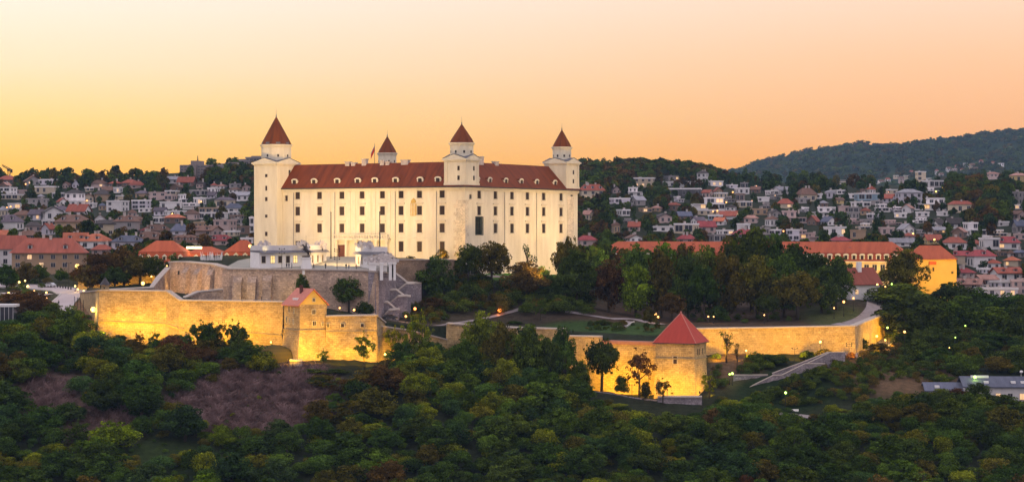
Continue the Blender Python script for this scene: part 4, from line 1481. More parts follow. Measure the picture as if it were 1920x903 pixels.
mb.loft([[(-w_ / 2, -d_ / 2, z), (w_ / 2, -d_ / 2, z), (w_ / 2, d_ / 2, z), (-w_ / 2, d_ / 2, z)] for w_, d_, z in ((2.9, 2.3, -1.5), (2.7, 2.1, 0.6), (2.2, 1.7, 3.1), (2.6, 2.1, 3.2), (2.6, 2.1, 3.5))])
mb.build('pedestal', M['bright_white'], st)
hp = [(0.5, 0, 1.7), (0, 0, 2.1), (-0.45, 0, 2.7), (-0.7, 0, 3.3), (-1.0, 0, 3.7), (-1.45, 0, 3.55),
      (0.6, 0.3, 1.0), (0.9, 0.3, 0.5), (0.75, 0.3, 0.0), (0.6, -0.3, 1.0), (0.9, -0.3, 0.5), (0.75, -0.3, 0.0),
      (-0.8, 0.3, 2.4), (-1.2, 0.3, 2.6), (-1.3, 0.3, 2.1), (-0.8, -0.3, 2.2), (-1.2, -0.3, 2.1), (-1.1, -0.3, 1.6),
      (0.95, 0, 1.8), (1.3, 0, 1.2), (1.35, 0, 0.5)]
he = [(0, 1), (1, 2), (2, 3), (3, 4), (4, 5), (0, 6), (6, 7), (7, 8), (0, 9), (9, 10), (10, 11), (2, 12), (12, 13), (13, 14), (2, 15), (15, 16), (16, 17), (0, 18), (18, 19), (19, 20)]
hr = [0.45, 0.46, 0.42, 0.26, 0.2, 0.11, 0.24, 0.13, 0.12, 0.24, 0.13, 0.12, 0.17, 0.12, 0.09, 0.17, 0.12, 0.09, 0.14, 0.12, 0.06]
hm = skin('horse', hp, he, hr, M['bronze'])
link('horse', hm, st, (0, 0, 3.5))
rp = [(0.0, 0, 2.55), (-0.05, 0, 3.1), (-0.08, 0, 3.55), (-0.1, 0, 3.95), (-0.1, 0, 4.2),
      (-0.1, 0.32, 3.45), (-0.35, 0.45, 3.1), (-0.6, 0.4, 3.3), (-0.1, -0.32, 3.5), (-0.2, -0.5, 3.9), (-0.2, -0.5, 4.4),
      (-0.2, 0.45, 2.3), (-0.1, 0.5, 1.75), (-0.3, 0.5, 1.6), (-0.2, -0.45, 2.3), (-0.1, -0.5, 1.75), (-0.3, -0.5, 1.6)]
re_ = [(0, 1), (1, 2), (2, 3), (3, 4), (2, 5), (5, 6), (6, 7), (2, 8), (8, 9), (9, 10), (0, 11), (11, 12), (12, 13), (0, 14), (14, 15), (15, 16)]
rrad = [0.24, 0.23, 0.25, 0.15, 0.16, 0.12, 0.09, 0.08, 0.12, 0.09, 0.07, 0.15, 0.1, 0.09, 0.15, 0.1, 0.09]
link('rider', skin('rider', rp, re_, rrad, M['bronze']), st, (0, 0, 3.5))
mb = MB(); mb.tube((-0.2, -0.5, 3.2), (-0.25, -0.5, 6.4), 0.05, 0.03, 5)
mb.build('lance', M['bronze'], st, loc=(0, 0, 3.5))

# flag poles and the flag
def pole(px, Y, ytop, label, r=0.16, name='flagpole', cat='flagpole', group=None):
    x, y = XY(px, Y)
    zb = zg(x, y)
    h = (HY - ytop) * Y / F - zb
    mb = MB(); mb.tube((0, 0, -0.3), (0, 0, h), r, r * 0.6, 8); mb.ball((0, 0, h + 0.1), 0.22, 6, 4)
    mb.box(-0.5, 0.5, -0.5, 0.5, -0.3, 0.18)
    o = mb.build(name, M['iron'], loc=(x, y, zb))
    tag(o, label, cat, group)
    return o
pole(620.5, 648, 399, 'tall dark bare flagpole left of the castle portal', 0.22)
pole(712, 640, 398, 'tall dark bare flagpole right of the castle portal', 0.22)
fl = empty('flag', P(702.5, 308, 668), 0, 'small drooping red flag on a thin pole above the castle roof', 'flag')
mb = MB(); mb.tube((0, 0, -2), (0, 0, 6.7), 0.10, 0.06, 6)
mb.build('pole', M['pole'], fl)
mb = MB()
for i in range(4):
    x0, x1 = -0.05 - 0.30 * i, -0.05 - 0.30 * (i + 1)
    z0, z1 = 6.2 - 0.65 * i, 6.2 - 0.65 * (i + 1)
    yy0, yy1 = 0.2 * math.sin(i * 1.7), 0.2 * math.sin(i * 1.7 + 1.7)
    for b_, (ha, hb) in enumerate(((0, 0.35), (0.35, 0.7), (0.7, 2.0))):
        mb.face([(x0, yy0, z0 - ha), (x1, yy1, z1 - ha), (x1, yy1, z1 - hb), (x0, yy0, z0 - hb)], b_)
mb.build('cloth', [mat('flag_white', (0.6, 0.5, 0.45)), mat('flag_blue', (0.10, 0.06, 0.12)), mat('flag_red', (0.45, 0.03, 0.02))], fl)

# ------------------------------------------------------------------ zigzag stairs right of the forecourt wall
stair = empty('zigzag_stairs', P(735, 590, 606), 0, 'zigzag stone stairs with pale copings climbing from the garden to the gateway', 'stairs')
O = stair.location
def wedge(pts, thick, name, cop=True):
    """parapet wall with sloping top; pts (px, ytop, Y)"""
    rings, cr = [], []
    tops = [P(p[0], p[1], p[2]) - O for p in pts]
    for i, t in enumerate(tops):
        rings.append([(t.x, t.y, -9.5 if i < 0 else min(-1.0, t.z) - 9), (t.x, t.y, t.z), (t.x, t.y + thick, t.z), (t.x, t.y + thick, min(-1.0, t.z) - 9)])
        cr.append([(t.x, t.y - 0.22, t.z + 0.003), (t.x, t.y - 0.22, t.z + 0.28), (t.x, t.y + thick + 0.2, t.z + 0.28 + 0.45), (t.x, t.y + thick + 0.2, t.z + 0.003)])
    mb = MB(); mb.loft(rings); w_ = mb.build(name, M['rubble_grey'], stair)
    mb = MB(); mb.loft(cr); mb.build('coping', M['coping'], w_)
wedge([(735, 513, 620), (742, 515, 620), (752, 522, 620.5), (764, 532, 621), (790, 532, 623)], 1.6, 'flight_wall')
wedge([(744, 547, 617), (762, 533, 617.5), (777, 533, 618)], 1.6, 'flight_wall')
wedge([(716, 545, 614), (743, 545, 614), (759, 557, 614.5), (770, 557, 615)], 1.6, 'flight_wall')
wedge([(730, 570, 611), (746, 557, 611), (764, 556, 611.5)], 1.6, 'flight_wall')
wedge([(709, 568, 608), (727, 568, 608), (742, 581, 608.5), (750, 582, 609)], 1.6, 'flight_wall')
wedge([(716, 597, 605), (729, 583, 605), (748, 581, 605.5)], 1.4, 'flight_wall')

# ------------------------------------------------------------------ gatehouse on the bastion corner
c = P(562, 571, 562)
GA = math.radians(34)
gzb = (HY - 682) * 562 / F - 2
gh = empty('gatehouse', (c.x, c.y, gzb), GA, 'tall gatehouse with pink tiled gable roof on the bastion corner', 'gatehouse')
ze = c.z - gzb; zc_ = (HY - 618) * 562 / F - gzb; zr_ = ze + 4.1
mb = MB()
mb.loft([[(0 - o_, 0 - o_, z), (8.3 + o_ * .3, 0 - o_, z), (8.3 + o_ * .3, 9, z), (0 - o_, 9, z)] for o_, z in ((1.5, 0), (0.12, zc_), (0.0, zc_ + 0.01), (0.0, ze))])
mb.build('wall', M['rubble'], gh)
mb = MB(); mb.gable(0.02, 8.28, 0.02, 8.98, ze, zr_ - 0.12, 0, 'y', 0)
mb.build('gable_end', M['yellow_render'], gh)
mb = MB()
for sx, x0, x1 in ((-1, -0.7, 4.15), (1, 9.0, 4.15)):
    zl = ze - 0.45
    a, b2, c2, d2 = (x0, -0.5, zl), (x1, -0.5, zr_), (x1, 9.5, zr_), (x0, 9.5, zl)
    mb.loft([[a, b2, c2, d2], [tuple(Vector(p) + Vector((0, 0, 0.25))) for p in (a, b2, c2, d2)]])
mb.build('roof', M['pink_tile'], gh)
mb = MB(); mb.box(2.6, 3.3, 4.2, 5.0, zr_ - 1.2, zr_ + 1.1); mb.build('chimney', M['wood'], gh)
for y in (3.2, 4.2, 5.2):
    mb = MB(); mb.box(0.75, 1.55, y - 0.3, y + 0.3, ze + 1.05, ze + 1.75); mb.build('skylight', M['bright_white'], gh)
mb = MB(); band(mb, -0.12, 8.34, -0.12, 9.0, 0.18, zc_ - 0.25, zc_ - 0.02); mb.build('string_course', STRC, gh)
def ghwin(face, a, py, w_, h_):
    z = (HY - py) * 563 / F - gzb
    mb = MB()
    mb.box(-w_ / 2 - 0.14, w_ / 2 + 0.14, -0.10, -0.004, -0.14, h_ + 0.14, 0); mb.box(-w_ / 2, w_ / 2, -0.125, -0.102, 0, h_, 1)
    mb.box(-0.04, 0.04, -0.15, -0.127, 0, h_, 0)
    mb.build('window', [M['frame'], M['pane']], gh, loc=(a, 0, z) if face == 'F' else (0, a, z), rz=0 if face == 'F' else -math.pi / 2)
for a, py, w_, h_ in ((4.3, 565, 0.7, 0.8), (4.3, 589, 1.0, 1.2), (4.4, 610, 1.0, 1.1), (7.0, 611, 0.5, 0.8)):
    ghwin('F', a, py, w_, h_)
for a, py, w_, h_ in ((6.0, 586, 0.8, 1.6), (3.2, 587, 0.45, 1.3), (7.6, 606, 0.7, 1.6), (5.8, 607, 0.45, 1.3), (3.6, 608, 0.45, 1.3)):
    ghwin('L', a, py, w_, h_)
# windows in the wall right of the gatehouse
bwall = [o for o in bpy.data.objects if o.get('label', '').startswith('yellow lit wall with three')][0]
for px, w_ in ((607 + 8, 0.5), (642, 0.9), (679, 0.9)):
    f = (px - 611) / 95
    Y = 566 + 2 * f
    z = (HY - 613) * Y / F
    mb = MB()
    mb.box(-w_ / 2 - 0.12, w_ / 2 + 0.12, -0.40, 0, -0.12, 1.12, 0); mb.box(-w_ / 2, w_ / 2, -0.43, -0.402, 0, 1.0, 1)
    mb.build('window', [M['frame'], M['pane']], bwall, loc=((px - 960) * Y / F, Y - 0.06, z), rz=math.radians(7))

# ------------------------------------------------------------------ square tower with red pyramid roof
c = P(1302, 643, 557)
tzb = (HY - 748) * 557 / F - 2
tw = empty('square_tower', (c.x, c.y, tzb), math.radians(-22), 'square yellow lit stone tower with red pyramid roof', 'tower')
ze = c.z - tzb; zc_ = (HY - 673) * 557 / F - tzb
mb = MB()
mb.loft([[(-11 - o_, 0 - o_, z), (0 + o_, 0 - o_, z), (0 + o_, 11 + o_, z), (-11 - o_, 11 + o_, z)] for o_, z in ((0.45, 0), (0.0, zc_), (-0.02, ze))])
mb.build('wall', M['rubble'], tw)
mb = MB(); band(mb, -11, 0, 0, 11, 0.22, zc_ - 0.12, zc_ + 0.18); mb.build('string_course', STRC, tw)
zr_ = ze + 7.9
mb = MB()
a = [(-11.6, -0.6, ze - 0.05), (0.6, -0.6, ze - 0.05), (0.6, 11.6, ze - 0.05), (-11.6, 11.6, ze - 0.05)]
ap = (-5.5, 5.5, zr_)
for i in range(4):
    mb.face([a[i], a[(i + 1) % 4], ap])
mb.face(a[::-1])
ro = mb.build('roof', M['red_tile'], tw)
mb = MB()
for i in range(4):
    mb.tube(Vector(a[i]) + Vector((0, 0, 0.03)), Vector(ap) + Vector((0, 0, 0.03)), 0.12, 0.12, 5)
mb.ball((ap[0], ap[1], ap[2] + 0.15), 0.3, 6, 4)
mb.build('ridge_tile', M['pink_tile'], ro)
mb = MB(); band(mb, -11, 0, 0, 11, 0.62, ze - 0.3, ze - 0.055); mb.build('eave_board', M['dark_metal'], tw)
mb = MB(); mb.box(-5.9, -4.9, -0.06, 0.1, zc_ - 1.3, zc_ + 0.6); mb.build('window', M['pane'], tw)
mb = MB(); mb.box(-6.15, -5.92, -0.12, -0.003, zc_ - 1.4, zc_ + 0.7); mb.box(-4.88, -4.65, -0.12, -0.003, zc_ - 1.4, zc_ + 0.7); mb.build('window_jamb', M['coping'], tw)
mb = MB()
for y in (3.0, 4.6, 7.5):
    mb.box(-0.1, 0.06, y - 0.25, y + 0.25, zc_ + 1.0, zc_ + 2.6)
mb.build('slit_window', M['sash'], tw)
for fx, fy, tx_, ty_ in ((-8.5, -6, -8.5, 0), (-5.5, -6, -5.5, 0), (-2.5, -6, -2.5, 0), (5, 3, 0, 3), (5, 8, 0, 8)):
    R = Matrix.Rotation(math.radians(-22), 3, 'Z')
    a_, b_ = R @ Vector((fx, fy, 0)), R @ Vector((tx_, ty_, 0))
    spot((c.x + a_.x, c.y + a_.y, tzb + 3.2), (c.x + b_.x, c.y + b_.y, tzb + 7.5), 5200, YEL, 165, 1.0, 0.3)

# bartizan on the bastion corner
c = P(197, 545, 591)
bz = empty('bartizan', (c.x, c.y, c.z), 0, 'small round watch turret with dark conical roof on the bastion corner', 'turret')
mb = MB(); mb.ngon(0, 0, [(1.15, -0.3), (1.15, 1.45), (1.3, 1.5), (1.3, 1.7)], 12); mb.build('wall', M['rubble'], bz)
mb = MB(); mb.ngon(0, 0, [(1.55, 1.7), (0.85, 2.7), (0.04, 3.9)], 12); mb.build('roof', M['dark_metal'], bz)
mb = MB(); mb.box(-0.18, 0.18, -1.2, -1.0, 0.7, 1.05); mb.build('loophole', M['iron'], bz)

# ------------------------------------------------------------------ stairs down the right slope
st2 = empty('hillside_stairs', P(1470, 700, 576), 0, 'long stone stairs with grey walls climbing right to the footpath', 'stairs')
O = st2.location
def wall3(pts, thick, drop, m_, cop=True, parent=st2, O=O):
    tops = [P(*p) - O for p in pts]
    mb = MB(); mb.loft([[(t.x, t.y, t.z - drop), (t.x, t.y, t.z), (t.x + .2, t.y + thick, t.z), (t.x + .2, t.y + thick, t.z - drop)] for t in tops])
    w_ = mb.build('stair_wall', m_, parent)
    if cop:
        mb = MB(); mb.loft([[(t.x, t.y - 0.15, t.z), (t.x, t.y - 0.15, t.z + 0.22), (t.x, t.y + thick + 0.15, t.z + 0.22), (t.x, t.y + thick + 0.15, t.z)] for t in tops])
        mb.build('coping', M['coping'], w_)
wall3([(1375, 703.5, 569), (1440, 703, 574)], 1.0, 4.5, M['rubble_grey'])
wall3([(1395, 731, 565), (1450, 704, 570), (1466, 703.5, 571), (1510, 682, 575), (1547, 682, 577)], 0.9, 4.5, M['rubble_grey'])
wall3([(1492, 692, 576), (1540, 669, 580), (1556, 661, 582), (1584, 661, 583)], 0.9, 5.0, M['rubble_grey'])
wall3([(1448, 700, 572.5), (1500, 681, 578), (1553, 660, 584)], 0.5, 3.0, M['rubble_grey'])
fl_ = MB()
for i in range(40):
    f0 = i / 40
    a = P(1400 + 150 * f0, 730 - 68 * f0, 567 + 16 * f0) - O
    b2 = P(1400 + 150 * (f0 + 0.027), 730 - 68 * f0, 567 + 16 * (f0 + 0.027)) - O
    fl_.box(a.x, b2.x, a.y + 0.1, a.y + 1.6, a.z - 1.5, a.z - 0.35)
fl_.build('flight', M['path'], st2)

# grassy mound at the gatehouse foot
mb = MB(); mb.ball((0, 0, 0), 1.0, 24, 12)
mo = structure(mb.build('mound', mat('dry_olive_turf', (0.085, 0.065, 0.022), (0.05, 0.042, 0.016), 0.95, 1.5, 8), None, True, P(514, 678, 565)))
mo.scale = (6.6, 4.0, 4.7)
# ------------------------------------------------------------------ roads, paths
def hitp(px, py, y0, y1):
    Y = hit(px, py, y0, y1)
    return XY(px, Y if Y else (y0 + y1) / 2)
strip('road', [hitp(108, 590, 600, 660), hitp(112, 575, 610, 670), hitp(128, 560, 620, 690), hitp(140, 550, 630, 700), hitp(120, 543, 640, 720), hitp(60, 538, 650, 740), hitp(-40, 536, 650, 740)], 8.0, M['road'], 0.2, M['kerb'])
strip('parking_area', [hitp(75, 556, 640, 700), hitp(40, 553, 640, 700), hitp(-30, 553, 640, 700)], 10.0, M['road'], 0.16)
strip('path', [XY(1572, 608), XY(1600, 622), XY(1625, 640), XY(1640, 655), XY(1640, 675)], 5.0, M['path'], 0.15)
strip('path', [XY(1592, 596), XY(1628, 612), XY(1652, 632), XY(1672, 655)], 5.0, M['path'], 0.18, M['kerb'])
strip('path', [XY(1145, 616), XY(1190, 622), XY(1215, 612), XY(1240, 606)], 3.5, M['path'], 0.15)
strip('path', [XY(1060, 622), XY(1100, 620), XY(1145, 617)], 2.5, M['path'], 0.15)
strip('path', [XY(815, 592), XY(840, 605), XY(900, 612), XY(955, 620), XY(985, 624)], 1.8, M['path'], 0.15)
strip('path', [XY(720, 600), XY(760, 601), XY(800, 597)], 2.0, M['path'], 0.15)
strip('path', [XY(1090, 558), XY(1150, 555), XY(1200, 553), XY(1232, 551.5)], 2.2, M['path'], 0.15)
strip('path', [XY(1462, 544), XY(1490, 543), XY(1520, 541)], 3.0, M['path'], 0.3)
strip('garden_stairs', [XY(1163, 596), XY(1182, 612)], 2.2, M['path'], 0.25, M['kerb'])
strip('path', [XY(850, 642), XY(905, 646), XY(960, 655), XY(1010, 668)], 2.5, M['path'], 0.12)
# ------------------------------------------------------------------ house kit
WALLC = {'w': ('white', (0.76, 0.70, 0.71)), 'c': ('cream', (0.60, 0.48, 0.36)), 't': ('tan', (0.40, 0.27, 0.18)), 'l': ('lilac white', (0.62, 0.56, 0.63)),
         'p': ('pink', (0.50, 0.36, 0.34)), 'g': ('grey', (0.33, 0.29, 0.29)), 'd': ('dark glazed', (0.10, 0.09, 0.10)), 'b': ('pale blue', (0.30, 0.40, 0.50)),
         'k': ('brown', (0.22, 0.14, 0.11)), 'y': ('yellow', (0.60, 0.43, 0.20))}
ROOFC = {'r': ('red', (0.31, 0.085, 0.058)), 'o': ('orange', (0.46, 0.14, 0.075)), 'b': ('brown', (0.17, 0.092, 0.070)), 'v': ('violet', (0.13, 0.10, 0.125)),
         's': ('slate blue', (0.12, 0.125, 0.18)), 'c': ('crimson', (0.30, 0.06, 0.065)), 'g': ('grey', (0.30, 0.28, 0.31)), 'k': ('dark', (0.07, 0.055, 0.055)), 'p': ('pink', (0.42, 0.22, 0.18))}
WM = {k: mat('house_wall_' + v[0].replace(' ', '_'), v[1], tuple(c * 0.82 for c in v[1]), 0.9, 0.35, 5, jitter=0.16) for k, v in WALLC.items()}
RM = {k: mat('house_roof_' + v[0].replace(' ', '_'), v[1], tuple(c * 0.62 for c in v[1]), 0.85, 0.7, 6, streak=True, jitter=0.2) for k, v in ROOFC.items()}
HFRAME = mat('house_window_frame', (0.5, 0.46, 0.45), None, 0.8, 1.0)
HPANE = glass('house_pane', (0.035, 0.033, 0.045), 0.15)
HLIT = glow('house_lit_pane', (1.0, 0.50, 0.12), 0.9)
_hw = {}
def hwin(kind):
    if kind not in _hw:
        mb = MB()
        mb.box(-0.56, 0.56, -0.10, -0.005, -0.06, 1.05, 0)
        mb.box(-0.5, 0.5, -0.13, -0.102, 0, 1.0, 1)
        mb.box(-0.03, 0.03, -0.16, -0.132, 0, 1.0, 0)
        _hw[kind] = mb.mesh('window', [HFRAME, HLIT if kind == 'lit' else HPANE])
    return _hw[kind]

HOUSES = []          # screen boxes, so that trees keep clear of the fronts
STYLEN = {'hip': 'house with {} hipped roof', 'gab': 'house with {} pitched roof', 'fro': 'house with {} gable front', 'flat': 'flat roofed house', 'step': 'stepped flat roofed house', 'man': 'house with {} mansard roof'}
def house(px, py, w, h, style, wc, rc='g', rh=8, yaw=0.0, lit=0, depth=0.8, chim=1, dorm=0, Y=None, label=None, name='house', cat='house', hill=False, nwin=None):
    """px, py: middle of the foot of the front in photo pixels; w, h, rh: width, wall and roof height in pixels"""
    if Y is None:
        Y = hit_hill(px, py) if hill else hit(px, py)
        if Y is None:
            Y = 1750.0
    k = Y / F
    W_, H_, R_ = w * k, h * k, rh * k
    D_ = min(max(W_ * depth, 6.0), 18.0)
    loc = P(px, py, Y)
    root = empty(name, (loc.x, loc.y + D_ * 0.35, loc.z), math.radians(yaw))
    HOUSES.append((px - w / 2 - 3, px + w / 2 + 3, py - h - rh * 0.8, py, Y))
    rr = random.Random(int(px * 131 + py * 17))
    x0, x1, y0, y1 = -W_ / 2, W_ / 2, -D_ / 2, D_ / 2
    wb = MB()
    wm, rm = WM[wc], RM[rc]
    bays = [(x0, x1, 0.0, H_, y0)]
    if style == 'step':
        f = rr.uniform(0.5, 0.65)
        cut = H_ * rr.uniform(0.45, 0.6)
        wb.box(x0, x1, y0, y1, -7, cut)
        s_ = rr.choice((-1, 1))
        a, b2 = (x0, x0 + W_ * f) if s_ < 0 else (x1 - W_ * f, x1)
        wb.box(a, b2, y0 + D_ * 0.3, y1, cut + 0.003, H_)
        bays = [(x0, x1, 0.0, cut, y0), (a, b2, cut, H_, y0 + D_ * 0.3)]
    else:
        wb.box(x0, x1, y0, y1, -7, H_)
    if style == 'fro':
        wb.gable(x0, x1, y0, y1, H_ + 0.004, H_ + R_ - 0.15, 0, 'y')
    elif style == 'gab':
        wb.gable(x0, x1, y0, y1, H_ + 0.004, H_ + R_ - 0.15, 0, 'x')
    wb.build('wall', wm, root)
    e_ = 0.5 + 0.02 * W_
    rb = MB()
    if style == 'hip':
        rb.hip(x0 - e_, x1 + e_, y0 - e_, y1 + e_, H_ + 0.01, H_ + R_, min(W_, D_) * rr.uniform(0.36, 0.5))
    elif style in ('gab', 'fro'):
        t_ = 0.3
        if style == 'gab':
            for s_ in (-1, 1):
                a = [(x0 - e_, s_ * (D_ / 2 + e_), H_ - e_ * R_ / (D_ / 2)), (x1 + e_, s_ * (D_ / 2 + e_), H_ - e_ * R_ / (D_ / 2)), (x1 + e_, 0, H_ + R_), (x0 - e_, 0, H_ + R_)]
                rb.loft([a, [(p[0], p[1], p[2] + t_) for p in a]])
        else:
            for s_ in (-1, 1):
                a = [(s_ * (W_ / 2 + e_), y0 - e_, H_ - e_ * R_ / (W_ / 2)), (s_ * (W_ / 2 + e_), y1 + e_, H_ - e_ * R_ / (W_ / 2)), (0, y1 + e_, H_ + R_), (0, y0 - e_, H_ + R_)]
                rb.loft([a, [(p[0], p[1], p[2] + t_) for p in a]])
    elif style == 'man':
        i_ = min(D_ * 0.16, 1.8)
        rb.loft([[(x0 - 0.4, y0 - 0.4, H_), (x1 + 0.4, y0 - 0.4, H_), (x1 + 0.4, y1 + 0.4, H_), (x0 - 0.4, y1 + 0.4, H_)], [(x0 + i_, y0 + i_, H_ + R_ * 0.62), (x1 - i_, y0 + i_, H_ + R_ * 0.62), (x1 - i_, y1 - i_, H_ + R_ * 0.62), (x0 + i_, y1 - i_, H_ + R_ * 0.62)]])
        rb.hip(x0 + i_ - 0.2, x1 - i_ + 0.2, y0 + i_ - 0.2, y1 - i_ + 0.2, H_ + R_ * 0.62 + 0.01, H_ + R_)
    else:
        for (a, b2, z0, z1, yy) in bays[::-1]:
            band(rb, a, b2, yy, y1, 0.25, z1 - 0.35, z1 + 0.45)
            rb.box(a, b2, yy, y1, z1 + 0.02, z1 + 0.1)
            if style == 'step':
                break
        if style == 'step':
            a, b2, z0, z1, yy = bays[0]
            rb.box(a - 0.2, b2 + 0.2, yy - 1.0, yy - 0.01, z1 - 0.25, z1 + 0.15)
    rb.build('roof' if style not in ('flat', 'step') else 'parapet', rm if style not in ('flat', 'step') else WM['w' if wc in 'wlbcd' else wc], root)
    for c_ in range(chim):
        cb = MB()
        cx_, cy2 = rr.uniform(x0 * 0.5, x1 * 0.5), rr.uniform(-D_ * 0.1, D_ * 0.25)
        zt2 = H_ + (R_ if style in ('hip', 'gab', 'fro', 'man') else 0) + rr.uniform(0.5, 1.3)
        cb.box(cx_ - 0.45, cx_ + 0.45, cy2 - 0.4, cy2 + 0.4, H_ * 0.8, zt2)
        cb.box(cx_ - 0.55, cx_ + 0.55, cy2 - 0.5, cy2 + 0.5, zt2, zt2 + 0.2)
        cb.build('chimney', M['chimney'], root)
    for d_ in range(dorm):
        db = MB()
        x = x0 + W_ * (d_ + 0.5) / dorm
        zz = H_ + R_ * (0.12 if style == 'man' else 0.2)
        hh = min(1.7, R_ * 0.45)
        yb = y0 + 0.1 + (0.3 if style == 'man' else 0.18 * D_ * 0.5)
        db.box(x - 0.75, x + 0.75, yb, yb + 3, zz, zz + hh, 0)
        db.gable(x - 0.95, x + 0.95, yb - 0.15, yb + 3.2, zz + hh + 0.003, zz + hh + 0.7, 1, 'y')
        db.box(x - 0.45, x + 0.45, yb - 0.06, yb - 0.004, zz + 0.25, zz + hh - 0.1, 2)
        db.build('dormer', [HFRAME, rm, HPANE], root)
    nl = 0
    for (a, b2, z0, z1, yy) in bays:
        hgt = z1 - z0
        fl_n = max(1, min(5, int(round(hgt / 3.3))))
        cn_ = nwin or max(2, min(6, int((b2 - a) / 3.6)))
        fh = hgt / fl_n
        wide = style in ('flat', 'step') and rr.random() < 0.45
        for r_ in range(fl_n):
            for c_ in range(cn_):
                if rr.random() < 0.12:
                    continue
                cw = (b2 - a) / cn_
                ww = cw * (0.72 if wide else 0.36)
                wh = fh * (0.52 if not wide else 0.6)
                isl = nl < lit and rr.random() < 0.4
                nl += isl
                o_ = link('window', hwin('lit' if isl else 'dark'), root, (a + cw * (c_ + 0.5), yy, z0 + fh * r_ + fh * 0.26))
                o_.scale = (ww, 1, wh)
        if abs(yaw) > 8 and fl_n:
            sx = b2 if yaw < 0 else a
            for r_ in range(fl_n):
                for c_ in range(2):
                    o_ = link('window', hwin('dark'), root, (sx, yy + D_ * (0.3 + 0.4 * c_) * (0.7 if style == 'step' else 1), z0 + fh * r_ + fh * 0.26), math.pi / 2 if yaw < 0 else -math.pi / 2)
                    o_.scale = (min(1.5, D_ * 0.15), 1, fh * 0.5)
    if label:
        tag(root, label, cat, 'houses on the hillsides' if cat == 'house' else None)
    else:
        later(root, WALLC[wc][0], STYLEN[style].format(ROOFC[rc][0]), 'house', 'houses on the hillsides', px, py - h / 2)
    return root

for nm, x_, y_ in (('yellow construction crane', 14, 325), ('concrete slab block on the skyline', 362, 315), ('big red hipped roof house by the road', 87, 470), ('left edge of the castle', 470, 400),
                   ('mansard house with round dormers', 346, 455), ('pair of skyline conifers', 133, 338), ('white long band window house', 398, 405), ('spiky white crown sculpture', 393, 482),
                   ('right edge of the castle', 1090, 400), ('cream chateau with red roof', 1110, 362), ('long white flat villa', 1280, 342), ('white framed glass villa', 1328, 382), ('pink terraced apartment house', 1495, 425),
                   ('pale long building under the far hill', 1594, 342), ('lilac house with tall windows', 1706, 370), ('white villa with tall columns', 1746, 382), ('cream villa with tiled roof', 1803, 388), ('wooded knoll', 1830, 345),
                   ('magenta roofed villa', 1842, 485), ('bright yellow end block', 1760, 505), ('long orange roofed barracks', 1590, 470),
                   ('square tower', 1275, 670), ('gatehouse', 570, 610), ('zigzag stairs', 745, 560), ('hillside stairs', 1480, 695), ('slate roofed house', 1850, 735), ('bastion wall', 330, 610), ('ornate gateway', 716, 500),
                   ('castle corner tower', 866, 400), ('equestrian statue', 574, 490), ('dry purple slope', 470, 755), ('bottom left corner', 20, 890), ('bottom edge below the gatehouse', 560, 890), ('bottom edge below the castle corner', 870, 890),
                   ('bottom edge below the square tower', 1275, 890), ('bottom right corner', 1900, 890), ('long pale wall', 1450, 640), ('castle lawn', 960, 515), ('grassy mound by the gatehouse', 515, 665), ('white house with red roof', 1625, 535), ('lit footpath', 1640, 650), ('small bare slope at the far left', 90, 750), ('small watch turret', 197, 535), ('garden lawn', 1090, 615)):
    landmark(nm, x_, y_)

HL = """59,348,27,9,fro,g,b,9|13,343,34,6,hip,k,r,8|90,346,50,9,flat,l,g,0|86,363,37,13,flat,c,g,0|12,367,28,15,flat,w,g,0|21,374,38,9,flat,c,g,0
70,389,35,16,flat,g,g,0|139,384,29,22,hip,w,k,7|146,386,38,9,flat,w,g,0|190,378,27,14,hip,t,k,9|219,397,33,20,flat,w,g,0|171,390,12,9,flat,w,g,0|185,351,26,7,hip,p,b,7
166,359,14,7,flat,c,g,0|243,349,26,6,hip,k,r,7|146,408,36,13,gab,w,r,12|113,400,26,7,hip,l,v,8|96,413,33,16,fro,w,k,9|68,413,24,12,gab,l,v,8|42,412,30,9,hip,t,b,9|16,431,40,15,hip,w,v,14
135,434,56,18,hip,t,b,14|186,421,22,10,fro,w,b,9|203,441,38,22,gab,c,k,6|236,441,40,26,hip,g,b,12|325,344,22,8,gab,w,g,5|349,349,30,8,gab,k,r,9|255,353,26,6,hip,p,r,8|331,357,20,6,fro,k,b,6
294,376,30,15,flat,p,g,0|322,365,22,7,flat,c,g,0|266,392,32,16,flat,l,g,0|318,392,41,13,flat,w,g,0|345,381,18,16,step,w,g,0|326,404,36,8,flat,w,g,0|326,419,34,11,hip,k,o,7|374,385,16,14,flat,w,g,0
361,392,40,11,step,w,g,0|372,367,32,10,flat,g,g,0|420,390,38,15,hip,c,v,6|438,399,33,9,hip,w,s,9|395,400,40,10,flat,t,g,0|421,435,34,22,flat,p,g,0|455,376,38,10,gab,w,g,6
474,436,14,28,flat,w,g,0|377,429,18,12,flat,t,g,0|336,440,32,7,hip,l,s,14|292,440,46,8,hip,p,b,12|384,441,50,9,gab,p,b,8|400,361,16,8,flat,w,g,0|281,457,52,9,hip,t,b,14|414,459,42,8,hip,p,c,11|467,456,24,9,flat,w,g,0
238,467,62,14,hip,l,s,12|140,465,42,15,gab,t,o,13|112,457,32,7,flat,p,g,0|178,466,48,14,hip,w,o,14|190,476,32,8,hip,p,r,10|50,448,36,7,hip,k,b,10|4,452,16,12,gab,w,o,8|30,392,26,10,flat,w,g,0|447,420,22,9,flat,g,g,0|200,362,18,6,gab,k,b,6|108,372,24,10,flat,w,g,0|300,404,20,9,gab,l,v,6|255,420,26,8,hip,k,b,7|276,440,24,8,hip,p,c,7|440,352,22,7,flat,g,g,0|215,350,18,6,hip,k,r,5"""
